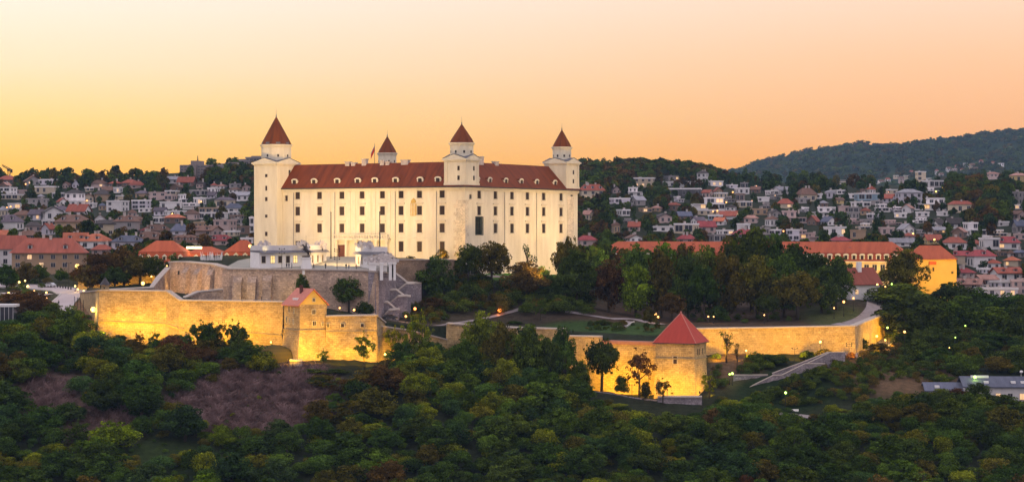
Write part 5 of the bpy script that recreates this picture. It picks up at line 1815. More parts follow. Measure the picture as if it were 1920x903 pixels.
HR = """1209,351,36,17,flat,c,g,0|1192,369,26,17,step,w,g,0|1157,389,48,17,step,l,g,0|1285,369,62,15,flat,d,g,0|1318,341,18,16,hip,w,k,5|1260,339,24,9,flat,g,g,0|1330,403,50,9,flat,c,g,0
1190,433,20,9,gab,p,r,8|1155,438,11,16,hip,t,b,6|1189,453,25,7,fro,w,b,6|1100,461,32,11,hip,p,c,9|1251,434,48,9,flat,w,g,0|1288,438,38,18,flat,c,g,0|1325,436,30,12,gab,p,c,9|1288,454,32,6,hip,p,c,9
1340,349,26,9,flat,w,g,0|1342,413,26,9,flat,b,g,0|1351,422,18,8,gab,w,o,6|1373,353,16,6,flat,l,g,0|1399,354,18,11,flat,g,g,0|1392,364,22,11,flat,w,g,0|1389,378,15,14,flat,k,g,0|1448,366,17,8,flat,w,g,0
1468,365,28,9,gab,w,g,6|1513,378,32,13,hip,c,b,13|1473,390,30,8,hip,c,r,10|1505,381,24,9,flat,g,g,0|1397,389,24,11,flat,c,g,0|1424,403,26,11,flat,t,g,0|1368,411,32,7,gab,w,r,8|1508,448,32,16,step,p,g,0
1488,451,24,20,flat,l,g,0|1527,452,24,15,step,p,g,0|1541,407,46,18,step,w,g,0|1557,372,17,12,hip,l,g,4|1574,364,20,7,flat,w,g,0|1574,382,13,7,gab,y,b,4|1580,398,20,11,flat,p,g,0|1612,388,34,9,flat,w,g,0
1604,399,20,10,flat,g,g,0|1569,443,38,17,flat,w,g,0|1610,448,28,16,flat,t,g,0|1576,456,36,5,hip,p,c,8|1396,446,40,7,hip,p,c,10|1395,433,24,13,flat,w,g,0|1620,376,28,13,flat,b,g,0|1635,375,30,12,flat,b,g,0
1658,397,28,14,step,w,g,0|1750,352,32,13,flat,w,g,0|1748,363,28,10,step,w,g,0|1727,339,16,17,flat,c,g,0|1670,364,22,8,flat,c,g,0|1731,406,24,8,flat,w,g,0|1662,441,26,14,flat,p,g,0
1750,457,28,8,gab,y,r,9|1761,437,22,6,gab,t,g,5|1791,467,36,12,hip,w,r,11|1806,496,46,17,hip,c,c,9|1830,442,34,24,step,w,g,0|1857,467,30,20,flat,w,g,0|1893,467,44,12,hip,w,c,12|1915,449,24,10,flat,p,g,0
1890,527,48,16,gab,w,r,9|1811,520,30,9,hip,p,c,9|1822,542,44,10,gab,p,p,9|1913,552,28,26,flat,p,g,0|1912,341,28,12,hip,y,p,5|1912,384,18,24,flat,g,g,0|1862,332,26,6,hip,p,p,4|1878,424,22,8,flat,w,g,0
1310,420,20,7,gab,w,v,6|1235,433,16,8,flat,w,g,0|1432,378,22,8,flat,w,g,0|1418,362,16,7,gab,k,b,5|1352,372,18,10,flat,c,g,0|1360,440,22,8,flat,w,g,0|1455,440,22,9,flat,l,g,0|1540,372,16,8,flat,w,g,0|1596,372,18,8,flat,w,g,0|1640,410,22,9,flat,l,g,0|1690,408,22,8,flat,w,g,0|1705,450,20,8,hip,p,r,6|1770,405,20,8,flat,w,g,0|1850,452,20,9,flat,c,g,0|1865,505,26,12,hip,w,r,8|1900,500,26,12,hip,c,o,8|1850,535,34,12,gab,w,p,7|1795,485,20,8,hip,p,c,6|1880,540,30,12,flat,l,g,0"""
def rows(txt):
    for it in txt.replace('\n', '|').split('|'):
        a = it.split(',')
        yield [float(v) for v in a[:4]] + a[4:7] + [float(a[7])]
rr0 = random.Random(5)
for i, (px, py, w_, h_, stl, wc, rc, rh) in enumerate(rows(HL)):
    house(px, py, w_, h_, stl, wc, rc, rh, yaw=rr0.choice((-24, -14, 10, 18, 26, -8)), lit=1 if i % 6 == 0 else 0, dorm=(2 if w_ > 38 and stl in ('hip', 'gab') else 0), chim=rr0.choice((1, 1, 2)))
for i, (px, py, w_, h_, stl, wc, rc, rh) in enumerate(rows(HR)):
    house(px, py, w_, h_, stl, wc, rc, rh, yaw=rr0.choice((-24, -14, 10, 18, 26, -8)), lit=2 if i % 5 == 0 else 0, dorm=(2 if w_ > 38 and stl in ('hip', 'gab') else 0), chim=rr0.choice((1, 1, 2)))
# the ones that stand out
house(87, 504, 130, 30, 'hip', 't', 'r', 28, 6, 2, 0.6, 2, 2, Y=730, label='big tan house with red hipped roof beside the road')
house(20, 497, 78, 30, 'hip', 'w', 'r', 26, 4, 0, 0.6, 1, 0, Y=770, label='white house with large red hipped roof at the left edge')
house(346, 460, 58, 6, 'man', 'c', 'b', 14, 3, 0, 0.5, 1, 5, label='mansard house with five round dormers above the orange roofs')
house(398, 411, 52, 12, 'flat', 'w', 'g', 0, -4, 0, 0.5, 1, 0, label='long white flat roofed house with band windows left of the castle', nwin=4)
house(1110, 375, 44, 18, 'hip', 'c', 'r', 12, 8, 2, 0.6, 3, 3, label='cream chateau with red hipped roof right of the castle')
house(1280, 351, 74, 10, 'flat', 'w', 'g', 0, -6, 1, 0.35, 1, 0, label='long white flat villa with deep overhang on the right hill')
house(1328, 393, 60, 22, 'step', 'w', 'g', 0, 8, 2, 0.4, 0, 0, label='white framed glass villa with several lit rooms')
house(1491, 418, 46, 22, 'step', 'p', 'g', 0, -12, 0, 0.5, 3, 0, label='pink terraced apartment house with stepped floors')
house(1706, 383, 42, 22, 'hip', 'l', 'g', 7, 14, 0, 0.7, 0, 0, label='lilac house with tall windows and grey hipped roof')
house(1746, 394, 58, 22, 'step', 'w', 'g', 0, -8, 1, 0.5, 1, 0, label='white modern villa with tall columns and glass front')
house(1803, 399, 46, 16, 'hip', 'c', 'r', 7, -14, 1, 0.6, 1, 0, label='cream villa with red tiled roof below the wooded knoll')
house(1842, 502, 44, 22, 'hip', 'w', 'c', 12, 14, 0, 0.7, 2, 1, label='white villa with magenta hipped roof in the right valley')
house(1870, 556, 76, 15, 'flat', 'l', 'g', 0, -5, 3, 0.4, 2, 0, label='wide grey flat roofed block with lit yellow windows at the right edge')
house(1692, 462, 46, 8, 'gab', 'w', 'g', 7, 0, 0, 0.5, 0, 0, label='low white building with pale metal roof behind the barracks')
for i, (px, py, w_, h_) in enumerate([(1710, 326, 10, 4), (1722, 333, 9, 5), (1690, 339, 9, 5), (1665, 341, 10, 5), (1680, 333, 8, 4), (1779, 320, 9, 4), (1796, 316, 10, 5), (1813, 311, 11, 5), (1823, 314, 9, 5), (1805, 322, 8, 4), (1790, 320, 8, 4), (1765, 331, 8, 4), (1862, 309, 8, 4), (1877, 311, 10, 5), (1830, 320, 8, 4), (1757, 324, 7, 4), (1700, 333, 9, 4), (1652, 345, 10, 5), (1840, 306, 8, 4), (1741, 338, 9, 4)]):
    house(px, py, w_, h_, ('hip', 'flat', 'gab')[i % 3], 'cwpw'[i % 4], 'rgb'[i % 3], 3, (-15, 12, 20)[i % 3], 0, 0.7, 0, 0, hill=True, nwin=2)
# smaller houses filling the streets between
rx = random.Random(77)
def free(px, py, w_, h_):
    for x0, x1, y0, y1, _ in HOUSES:
        ox = min(px + w_ / 2, x1) - max(px - w_ / 2, x0); oy = min(py, y1) - max(py - h_, y0)
        if ox > 2 and oy > 2:
            return False
    return True
for (a0, a1, b0, b1, n) in ((0, 476, 352, 462, 36), (1330, 1915, 362, 456, 36), (1100, 1330, 360, 452, 12), (1800, 1918, 455, 545, 12)):
    got = tries = 0
    while got < n and tries < 900:
        tries += 1
        px, py = rx.uniform(a0, a1), rx.uniform(b0, b1)
        k_ = 0.75 + 0.5 * (py - b0) / (b1 - b0)
        w_, h_ = rx.uniform(13, 26) * k_, rx.uniform(7, 13) * k_
        stl = rx.choice(('hip', 'gab', 'fro', 'gab', 'flat', 'step') if a0 > 1000 else ('hip', 'hip', 'gab', 'fro', 'flat'))
        rh = 0 if stl in ('flat', 'step') else rx.uniform(5, 9) * k_
        if 1750 < px < 1900 and py < 425 or not free(px, py, w_, h_ + rh):
            continue
        if hit(px, py) is None or hit(px, py) > 1800:
            continue
        got += 1
        house(px, py, w_, h_, stl, rx.choice('wwclptgkg'), rx.choice('rbbvskrgp'), rh, yaw=rx.choice((-28, -16, 9, 20, 30)), lit=1 if rx.random() < .15 else 0, chim=rx.choice((0, 1, 1)))
# ---- pale long institute under the far hill: four storeys stepping back
Yh = hit_hill(1594, 352) or 2700
lb = empty('institute', P(1594, 352, Yh), math.radians(-3), 'pale long stepped institute building under the far hill', 'institute')
k = Yh / F
mb = MB(); wn = MB()
for i, (a, b2, z0, z1) in enumerate(((-66, 66, -6, 4), (-58, 64, 4, 7.5), (-48, 40, 7.5, 11), (-22, 12, 11, 14.5))):
    mb.box(a * k, b2 * k, -6 + 2 * i, 14, z0 * k + 0.01, z1 * k)
    wn.box(a * k + 1, b2 * k - 1, -6 + 2 * i - 0.15, -6 + 2 * i - 0.01, (z1 - 2.4) * k, (z1 - 0.9) * k)
mb.build('wall', WM['c'], lb); wn.build('band_window', HPANE, lb)

# ---- concrete university block and its stepped wings on the left skyline
Yh = hit(362, 334) or 1600
k = Yh / F
ub = empty('university_block', P(362, 334, Yh), math.radians(-14), 'concrete slab block with roof house and mast on the left skyline', 'university block')
mb = MB()
mb.box(-27 * k, 26 * k, 0, 22, -8, 25 * k); mb.box(-6 * k, 8 * k, -2.0, 8, -8, 25.5 * k); mb.box(-7 * k, 6 * k, 2, 14, 25.5 * k, 33 * k)
mb.build('wall', mat('dusky_concrete', (0.24, 0.19, 0.18), (0.18, 0.14, 0.135), 0.9, 0.3), ub)
mb = MB(); mb.tube((0, 8, 33 * k), (0, 8, 43 * k), 0.5, 0.2); mb.build('mast', M['iron'], ub)
for i in range(4):
    for x in (-22, -15, 12, 17.5, 23):
        o_ = link('window', hwin('dark'), ub, (x * k, 0, (4 + 5.5 * i) * k)); o_.scale = (4.4 * k, 1, 2.2 * k)
for j, (px, py, w_, h_) in enumerate(((402, 327, 36, 16), (432, 322, 34, 15), (452, 316, 34, 15), (475, 312, 30, 17))):
    Yj = (hit(px, py) or 1450)
    k = Yj / F
    wg = empty('university_wing', P(px, py, Yj), math.radians(-14), None)
    tag(wg, ('lowest concrete wing beside the slab block', 'second concrete wing stepping up from the slab block', 'third concrete wing stepping up from the slab block', 'topmost concrete wing touching the castle tower')[j], 'university wing', 'stepped concrete university wings')
    mb = MB(); mb.box(-w_ / 2 * k, w_ / 2 * k, 0, 16, -10, h_ * k); mb.box(-w_ / 4 * k, w_ / 3 * k, 3, 12, h_ * k + .01, (h_ + 3) * k)
    mb.build('wall', _mats['dusky_concrete'], wg)
    mb = MB(); mb.box(-w_ / 2 * k - .4, w_ / 2 * k + .4, -0.5, -0.01, (h_ - 1.2) * k, h_ * k + .3); mb.build('cornice', WM['g'], wg)
    for c_ in range(4):
        o_ = link('window', hwin('dark'), wg, ((c_ - 1.5) * w_ / 4.4 * k, 0, (h_ - 6) * k)); o_.scale = (w_ / 6 * k, 1, 3.0 * k)

HOUSES += [(1118, 1700, 452, 512, 705), (1700, 1794, 458, 548, 695), (256, 486, 448, 508, 688), (335, 486, 296, 332, 1400)]
# ---- construction crane
Yh = 1650
k = Yh / F
cr_ = empty('construction_crane', P(17, 352, Yh), math.radians(20), 'yellow construction crane with dark raised jib on the left skyline', 'crane')
mb = MB()
for sx, sy in ((-.9, -.9), (.9, -.9), (.9, .9), (-.9, .9)):
    mb.tube((sx, sy, -5), (sx, sy, 31 * k), 0.22, 0.22, 4)
for i in range(14):
    z0 = i * 31 * k / 14; z1 = (i + 1) * 31 * k / 14
    mb.tube((-.9, -.9, z0), (.9, -.9, z1), .12, .12, 4); mb.tube((.9, -.9, z1), (.9, .9, z0), .12, .12, 4); mb.tube((-.9, .9, z0), (-.9, -.9, z1), .12, .12, 4)
mb.build('mast', mat('crane_yellow', (0.45, 0.22, 0.03)), cr_)
mb = MB()
z = 31 * k
for dy in (-.7, .7):
    mb.tube((1.8, dy, z), (-5.6, dy, z + 4.4), .28, .22, 4)
mb.tube((1.5, 0, z + 1.8), (-5.6, 0, z + 5.4), .25, .18, 4)
for i in range(6):
    f = i / 6
    mb.tube((1.8 - 7 * f, -.7, z + 4.2 * f), (1.0 - 7 * f, 0, z + 2 + 3.4 * f), .16, .16, 4)
mb.build('jib', M['iron'], cr_)
mb = MB(); mb.box(1.0, 2.6, -1, 1, z - 1.2, z + 1.6); mb.box(-1.5, 0.6, -.8, .8, z + 0.1, z + 2.0); mb.build('counterweight', M['iron'], cr_)

# ---- long barracks with mansard roof, right
A, B = Vector((*XY(1118, 742), 0)), Vector((*XY(1703, 712), 0))
dv = B - A
Lb = dv.length
bz_ = -17.0
bk = empty('barracks', (A.x, A.y, bz_), math.atan2(dv.y, dv.x), 'long barracks building with orange mansard roof and a row of dormers', 'barracks')
ev, br_, rg = -10.6 - bz_, -7.8 - bz_, -3.9 - bz_
mb = MB(); mb.box(0, Lb, 0, 14, -3, ev); mb.build('wall', mat('pale_ochre_render', (0.62, 0.47, 0.27), (0.54, 0.40, 0.22), 0.9, 0.3), bk)
mb = MB()
mb.loft([[(-.5, -.5, ev), (Lb + .5, -.5, ev), (Lb + .5, 14.5, ev), (-.5, 14.5, ev)], [(1.0, .9, br_), (Lb - 1.0, .9, br_), (Lb - 1.0, 13.1, br_), (1.0, 13.1, br_)]])
mb.hip(.7, Lb - .7, .6, 13.4, br_ + .01, rg, 5.5)
mb.build('roof', M['orange_tile'], bk)
mb = MB(); mb.box(-.55, Lb + .55, -.62, -.01, ev - .3, ev - .02); mb.build('cornice', M['trim'], bk)
def lx(px):
    r = (px - 960) / F
    return (r * A.y - A.x) / (dv.x / Lb - r * dv.y / Lb)
for px in [1133, 1152] + [1190 + 24 * i for i in range(9)] + [1419 + 15.2 * i for i in range(18)]:
    if px > 1690:
        continue
    x = lx(px)
    mb = MB()
    mb.box(x - .85, x + .85, -.15, 2.4, ev + .5, ev + 2.0, 0)
    mb.loft([[(x + 1.0 * math.cos(math.pi * i / 6), y, ev + 2.0 + .65 * math.sin(math.pi * i / 6)) for i in range(7)] for y in (-.3, 2.6)], 0)
    mb.box(x - .5, x + .5, -.2, -.155, ev + .6, ev + 2.0, 1)
    mb.build('dormer', [M['trim'], M['pane']], bk)
for px in [1594 - 15.2 * i for i in range(12)] + [1609, 1625, 1640, 1655, 1670] + [1133, 1150]:
    o_ = link('window', hwin('dark'), bk, (lx(px), 0, ev - 3.4)); o_.scale = (1.5, 1, 2.2)
    o_ = link('window', hwin('dark'), bk, (lx(px), 0, ev - 6.6)); o_.scale = (1.5, 1, 1.8)
for x in (20, 52, 70, 90):
    mb = MB(); mb.box(x - .5, x + .5, 3.6, 4.4, br_ + 1.3, br_ + 2.0); mb.build('skylight', M['lead'], bk)
# east block, bright yellow
A2 = Vector((*XY(1701, 700), 0))
eb = empty('end_block', (A2.x, A2.y, -22.5), math.radians(-7), 'bright yellow lit end block with orange hipped roof', 'end block')
ev2, rg2 = (HY - 486) * 700 / F + 22.5, (HY - 460) * 700 / F + 22.5
wd = 91 * 700 / F
mb = MB(); mb.box(0, wd, 0, 16, -6, ev2); mb.build('wall', M['yellow_render'], eb)
mb = MB(); mb.hip(-.5, wd + .5, -.5, 16.5, ev2 + .01, rg2, 5.2); mb.build('roof', M['orange_tile'], eb)
mb = MB(); mb.box(7.3, 9.7, -.09, -.01, ev2 - 1.8, ev2 - .7); mb.build('sign_panel', M['orange_tile'], eb)
mb = MB(); mb.box(7.1, 7.28, -.25, -.01, ev2 - 5.5, ev2 - .8); mb.build('downpipe', M['iron'], eb)
mb = MB(); mb.box(8.4, 9.0, -.09, -.01, ev2 - 4.0, ev2 - 2.7); mb.build('window', M['pane'], eb)
mb = MB(); mb.box(14.6, 15.3, -.4, -.01, ev2 - 4.8, ev2 - 4.1); mb.build('lamp_box', M['iron'], eb)
for x, pw in ((4, 8000), (9, 10000), (14, 10000)):
    R = Matrix.Rotation(math.radians(-7), 3, 'Z')
    a_ = R @ Vector((x, -7, 0)); b_ = R @ Vector((x, 0, 0))
    spot((A2.x + a_.x, A2.y + a_.y, -19), (A2.x + b_.x, A2.y + b_.y, -14), pw, YEL, 165, 1, .3)
for px in (1560, 1600, 1635, 1665):
    q = A + dv.normalized() * lx(px)
    spot((q.x + .6, q.y - 5, -16.5), (q.x + 2, q.y, -12), 2200, (1, .62, .16), 165, 1, .3)

# white house with red roof by the path
c = P(1622, 560, 674)
wh = empty('white_house', (c.x, c.y, c.z - 2), math.radians(24), 'white house with red roof and white chimney beside the lit path', 'house')
hh = 5.4 + 2
mb = MB(); mb.box(-5.6, 5.6, 0, 9, -3, hh); mb.gable(-5.6, 5.6, 0, 9, hh + .004, hh + 4.2, 0, 'x'); mb.build('wall', M['white'], wh)
mb = MB()
for s_ in (0, 1):
    a = [(-6.4, -0.9 if not s_ else 9.9, hh - .9), (6.4, -0.9 if not s_ else 9.9, hh - .9), (6.4, 4.5, hh + 4.5), (-6.4, 4.5, hh + 4.5)]
    mb.loft([a, [(p[0], p[1], p[2] + .25) for p in a]])
mb.build('roof', RM['r'], wh)
mb = MB(); mb.box(-.7, .7, 3, 4.2, hh + 2, hh + 6.6); mb.build('chimney', M['bright_white'], wh)
o_ = link('window', hwin('lit'), wh, (-3.2, 0, 3.6)); o_.scale = (1.1, 1, 1.4)
o_ = link('window', hwin('dark'), wh, (1.2, 0, 3.6)); o_.scale = (1.1, 1, 1.4)
o_ = link('window', hwin('dark'), wh, (-5.6, 4.5, 3.6), -math.pi / 2); o_.scale = (1.1, 1, 1.4)
spot((c.x + 9, c.y - 3, c.z + 2.2), (c.x + 6, c.y + 4, c.z + 3), 500, (1, .7, .25), 120, .8, .3)

# orange mansard buildings left of the castle
for nm, px0, px1, Y, rgy, bry, evy, dn, lab in (('mansard_building', 256, 346, 690, 451, 472, 492, 6, 'orange mansard building with hipped end and lit dormers'), ('mansard_building', 346, 418, 706, 462, 474, 492, 5, 'lower linking wing with orange roof behind the crown sculpture'), ('mansard_building', 416, 486, 694, 450, 472, 489, 4, 'orange mansard building with four white dormers beside the castle')):
    k = Y / F
    c = P((px0 + px1) / 2, 507, Y)
    mbr = empty(nm, c, math.radians(-3), lab, 'mansard building', 'orange roofed buildings left of the castle')
    w2 = (px1 - px0) / 2 * k
    zr, zb_, ze_ = (507 - rgy) * k, (507 - bry) * k, (507 - evy) * k
    mb = MB(); mb.box(-w2, w2, 0, 12, -4, ze_); mb.build('wall', WM['c'], mbr)
    mb = MB()
    mb.loft([[(-w2 - .4, -.5, ze_), (w2 + .4, -.5, ze_), (w2 + .4, 12.5, ze_), (-w2 - .4, 12.5, ze_)], [(-w2 + .6, .7, zb_), (w2 - .6, .7, zb_), (w2 - .6, 11.3, zb_), (-w2 + .6, 11.3, zb_)]])
    mb.hip(-w2 + .3, w2 - .3, .4, 11.6, zb_ + .01, zr, 4.8)
    mb.build('roof', M['orange_tile'], mbr)
    for i in range(dn):
        x = -w2 + 2 * w2 * (i + .5) / dn
        mb = MB()
        mb.box(x - .7, x + .7, -.2, 2, ze_ + .7, ze_ + 2.0, 0)
        mb.gable(x - .9, x + .9, -.35, 2.2, ze_ + 2.003, ze_ + 2.8, 0, 'y')
        mb.box(x - .38, x + .38, -.26, -.205, ze_ + .8, ze_ + 2.0, 1)
        mb.build('dormer', [M['trim'], M['pane_warm'] if (px0 == 256 and i < 2) else M['pane']], mbr)
    for i in range(4):
        o_ = link('window', hwin('dark'), mbr, (-w2 + 2 * w2 * (i + .5) / 4, 0, ze_ - 2.2)); o_.scale = (1.0, 1, 1.6)
spot(P(364, 480, 695), P(364, 480, 706), 2500, (1, .75, .35), 140, .9, .3)
# luminous roof strip behind the crown
mb = MB(); mb.box(-2.6, 2.6, -.3, .3, 0, .75)
o_ = mb.build('light_strip', glow('light_strip_glow', (1.0, .80, .42), 4.0), loc=P(364, 466, 703)); tag(o_, 'very bright warm light strip lying on the linking wing roof', 'light strip')
point(P(364, 462, 700), 900, (1, .75, .35), .6)
# spiky white crown sculpture
c = P(393, 496, 640)
cs = empty('crown_sculpture', c, 0, 'spiky white crown sculpture standing before the orange roofs', 'sculpture')
k = 640 / F
for ox, R_, n_ in ((-8, 9.5, 11), (10, 9.0, 11)):
    mb = MB()
    rs = random.Random(int(R_ * 10))
    for i in range(n_ * 2):
        a0, a1 = 2 * math.pi * i / (n_ * 2), 2 * math.pi * (i + 0.82) / (n_ * 2)
        h_ = rs.choice((24, 19, 15, 22)) * k
        def rp_(a, r, z): return (ox * k + r * k * math.cos(a), 3 + r * k * math.sin(a), z)
        am = (a0 + a1) / 2
        mb.loft([[rp_(a0, R_, -1), rp_(a1, R_, -1), rp_(a1, R_ * 1.04, h_ * .36), rp_(am, R_ * 1.32, h_), rp_(a0, R_ * 1.04, h_ * .36)], [rp_(a0, R_ - .9, -1), rp_(a1, R_ - .9, -1), rp_(a1, R_ * 1.04 - .9, h_ * .36), rp_(am, R_ * 1.32 - .5, h_), rp_(a0, R_ * 1.04 - .9, h_ * .36)]])
    mb.build('spiked_ring', M['bright_white'], cs)
spot(P(393, 500, 630), P(393, 485, 641), 1400, (1, .85, .6), 120, .9, .3)

# slate roofed house lower right
sh = empty('slate_roofed_house', P(1830, 757, 563), math.radians(-4), 'white house with long slate blue roofs at the lower right', 'house')
k = 563 / F
mb = MB(); mb.box(-92 * k, -22 * k, 1, 10, -6, 3.3); mb.box(-22 * k + .01, 100 * k, -1, 10, -6, 4.6); mb.build('wall', M['white'], sh)
for a, b2, y0, z0, z1 in ((-95, -22, .2, 3.32, 5.3), (-26, 40, -1.8, 4.62, 7.0), (40.2, 104, -1.8, 4.62, 7.0)):
    mb = MB()
    for yy in (y0, 11):
        q = [(a * k, yy, z0), (b2 * k, yy, z0), (b2 * k, 5.5, z1), (a * k, 5.5, z1)]
        mb.loft([q, [(p[0], p[1], p[2] + .25) for p in q]])
    mb.build('roof', RM['s'], sh)
for x, y, z in ((-70, 2.6, 4.4), (20, 1.2, 5.75), (70, 1.2, 5.75), (88, 1.2, 5.75)):
    mb = MB(); mb.box(x * k - .6, x * k + .6, y - .7, y + .7, z - .3, z + .4); mb.build('skylight', M['bright_white'], sh)
mb = MB(); mb.box(-5 * k, 28 * k, 4.2, 5.2, 6.5, 7.45); mb.build('roof_light', M['bright_white'], sh)
mb = MB(); mb.ngon(90 * k, 5.6, [(.05, 7.2), (.05, 8.3)], 5); mb.ball((90 * k, 5.2, 8.5), .5, 8, 4, sz=.8); mb.build('satellite_dish', M['bright_white'], sh)
for x in (-60, -40, -10, 6, 40, 62, 84):
    o_ = link('window', hwin('lit' if x in (40, 84) else 'dark'), sh, (x * k, 1 if x < -22 else -1, 1.4)); o_.scale = (1.2, 1, 1.6)
# glass pavilion at the left edge
c = P(8, 595, 585)
gp = empty('glass_pavilion', c, math.radians(4), 'dark glass pavilion with white flat roof at the left edge', 'pavilion')
mb = MB(); mb.box(-4, 2.6, 0, 6, -3, 3.0); mb.build('glazing', HPANE, gp)
mb = MB(); mb.box(-4.5, 3.2, -.6, 6.5, 3.02, 3.7); mb.build('roof', M['white'], gp)
mb = MB()
for i in range(6):
    mb.box(-3.6 + i * 1.2, -3.5 + i * 1.2, -.12, -.01, -1, 3.0)
mb.build('mullion', M['white'], gp)
# ------------------------------------------------------------------ foliage
def leaf_mat(name, dark, lightc, jit=0.18):
    m = bpy.data.materials.new('leaves_' + name)
    m.use_nodes = True
    t = m.node_tree
    t.nodes.clear()
    out = nd(t, 'ShaderNodeOutputMaterial')
    at = nd(t, 'ShaderNodeAttribute'); at.attribute_name = 'tint'
    r = ramp(t, [(0.0, dark), (0.55, tuple((a + b) / 2 for a, b in zip(dark, lightc))), (1.0, lightc)])
    t.links.new(at.outputs['Fac'], r.inputs[0])
    oi = nd(t, 'ShaderNodeObjectInfo')
    hs = nd(t, 'ShaderNodeHueSaturation')
    mr = nd(t, 'ShaderNodeMapRange'); mr.inputs['To Min'].default_value = 1 - jit * 1.6; mr.inputs['To Max'].default_value = 1 + jit * 1.8
    t.links.new(oi.outputs['Random'], mr.inputs['Value']); t.links.new(mr.outputs[0], hs.inputs['Value'])
    mr2 = nd(t, 'ShaderNodeMapRange'); mr2.inputs['To Min'].default_value = 0.475; mr2.inputs['To Max'].default_value = 0.52
    mth = nd(t, 'ShaderNodeMath', operation='FRACT'); ml = nd(t, 'ShaderNodeMath', operation='MULTIPLY'); ml.inputs[1].default_value = 7.31
    t.links.new(oi.outputs['Random'], ml.inputs[0]); t.links.new(ml.outputs[0], mth.inputs[0]); t.links.new(mth.outputs[0], mr2.inputs['Value']); t.links.new(mr2.outputs[0], hs.inputs['Hue'])
    t.links.new(r.outputs[0], hs.inputs['Color'])
    df = nd(t, 'ShaderNodeBsdfDiffuse'); tr = nd(t, 'ShaderNodeBsdfTranslucent')
    t.links.new(hs.outputs[0], df.inputs[0]); t.links.new(hs.outputs[0], tr.inputs[0])
    mxs = nd(t, 'ShaderNodeMixShader'); mxs.inputs[0].default_value = 0.28
    t.links.new(df.outputs[0], mxs.inputs[1]); t.links.new(tr.outputs[0], mxs.inputs[2])
    t.links.new(mxs.outputs[0], out.inputs['Surface'])
    return m
LM = {
    'dark green': leaf_mat('dark_green', (0.0045, 0.0083, 0.0023), (0.1043, 0.1672, 0.0226)),
    'mid green': leaf_mat('mid_green', (0.0072, 0.0127, 0.0023), (0.1617, 0.2344, 0.0226)),
    'olive': leaf_mat('olive', (0.0099, 0.0097, 0.0021), (0.22, 0.1742, 0.0207)),
    'yellow green': leaf_mat('yellow_green', (0.0135, 0.0172, 0.0018), (0.3258, 0.3346, 0.0191)),
    'bright green': leaf_mat('bright_green', (0.0107, 0.0206, 0.0018), (0.2216, 0.336, 0.0157)),
    'brownish': leaf_mat('brownish', (0.0117, 0.0067, 0.0028), (0.2248, 0.1174, 0.0271)),
    'bluish green': leaf_mat('bluish_green', (0.0045, 0.0097, 0.0046), (0.0886, 0.1518, 0.0366)),
    'rusty': leaf_mat('rusty', (0.0179, 0.0067, 0.0031), (0.3177, 0.1174, 0.032)),
}

def leaves(seed, clumps, per, size, up=0.35):
    """clumps: (cx, cy, cz, r, flat) -> quads spread over the clumps' skins, tint per face"""
    g = np.random.default_rng(seed)
    V, T = [], []
    for (cx, cy_, cz_, r_, fl) in clumps:
        n = max(4, int(per * (r_ ** 2)))
        dirs = g.normal(size=(n, 3)); dirs[:, 2] += up
        dirs /= np.linalg.norm(dirs, axis=1)[:, None]
        rad = r_ * (0.72 + 0.36 * g.random(n))
        p = np.stack([cx + dirs[:, 0] * rad, cy_ + dirs[:, 1] * rad, cz_ + dirs[:, 2] * rad * fl], 1)
        nr = dirs + g.normal(size=(n, 3)) * 0.55
        nr /= np.linalg.norm(nr, axis=1)[:, None]
        a = np.cross(nr, g.normal(size=(n, 3))); a /= np.linalg.norm(a, axis=1)[:, None] + 1e-9
        b = np.cross(nr, a)
        s = (size * (0.55 + 0.9 * g.random(n)))[:, None]
        a, b = a * s * 0.5, b * s * 0.5 * (0.6 + 0.5 * g.random((n, 1)))
        V.append(np.stack([p - a - b * 0.4, p + a * 0.2 - b, p + a + b * 0.3, p - a * 0.3 + b], 1))
        ct = g.random()
        T.append(np.clip(0.46 * ct + 0.60 * g.random(n) ** 1.7, 0, 1))
    V = np.concatenate(V).reshape(-1, 3)
    T = np.concatenate(T)
    return V, T
def leaf_mesh(name, V, T, material):
    fs = np.arange(len(V)).reshape(-1, 4)
    me = fast_mesh(name, V, fs, material)
    at = me.attributes.new('tint', 'FLOAT', 'FACE')
    at.data.foreach_set('value', T.astype(np.float32))
    return me

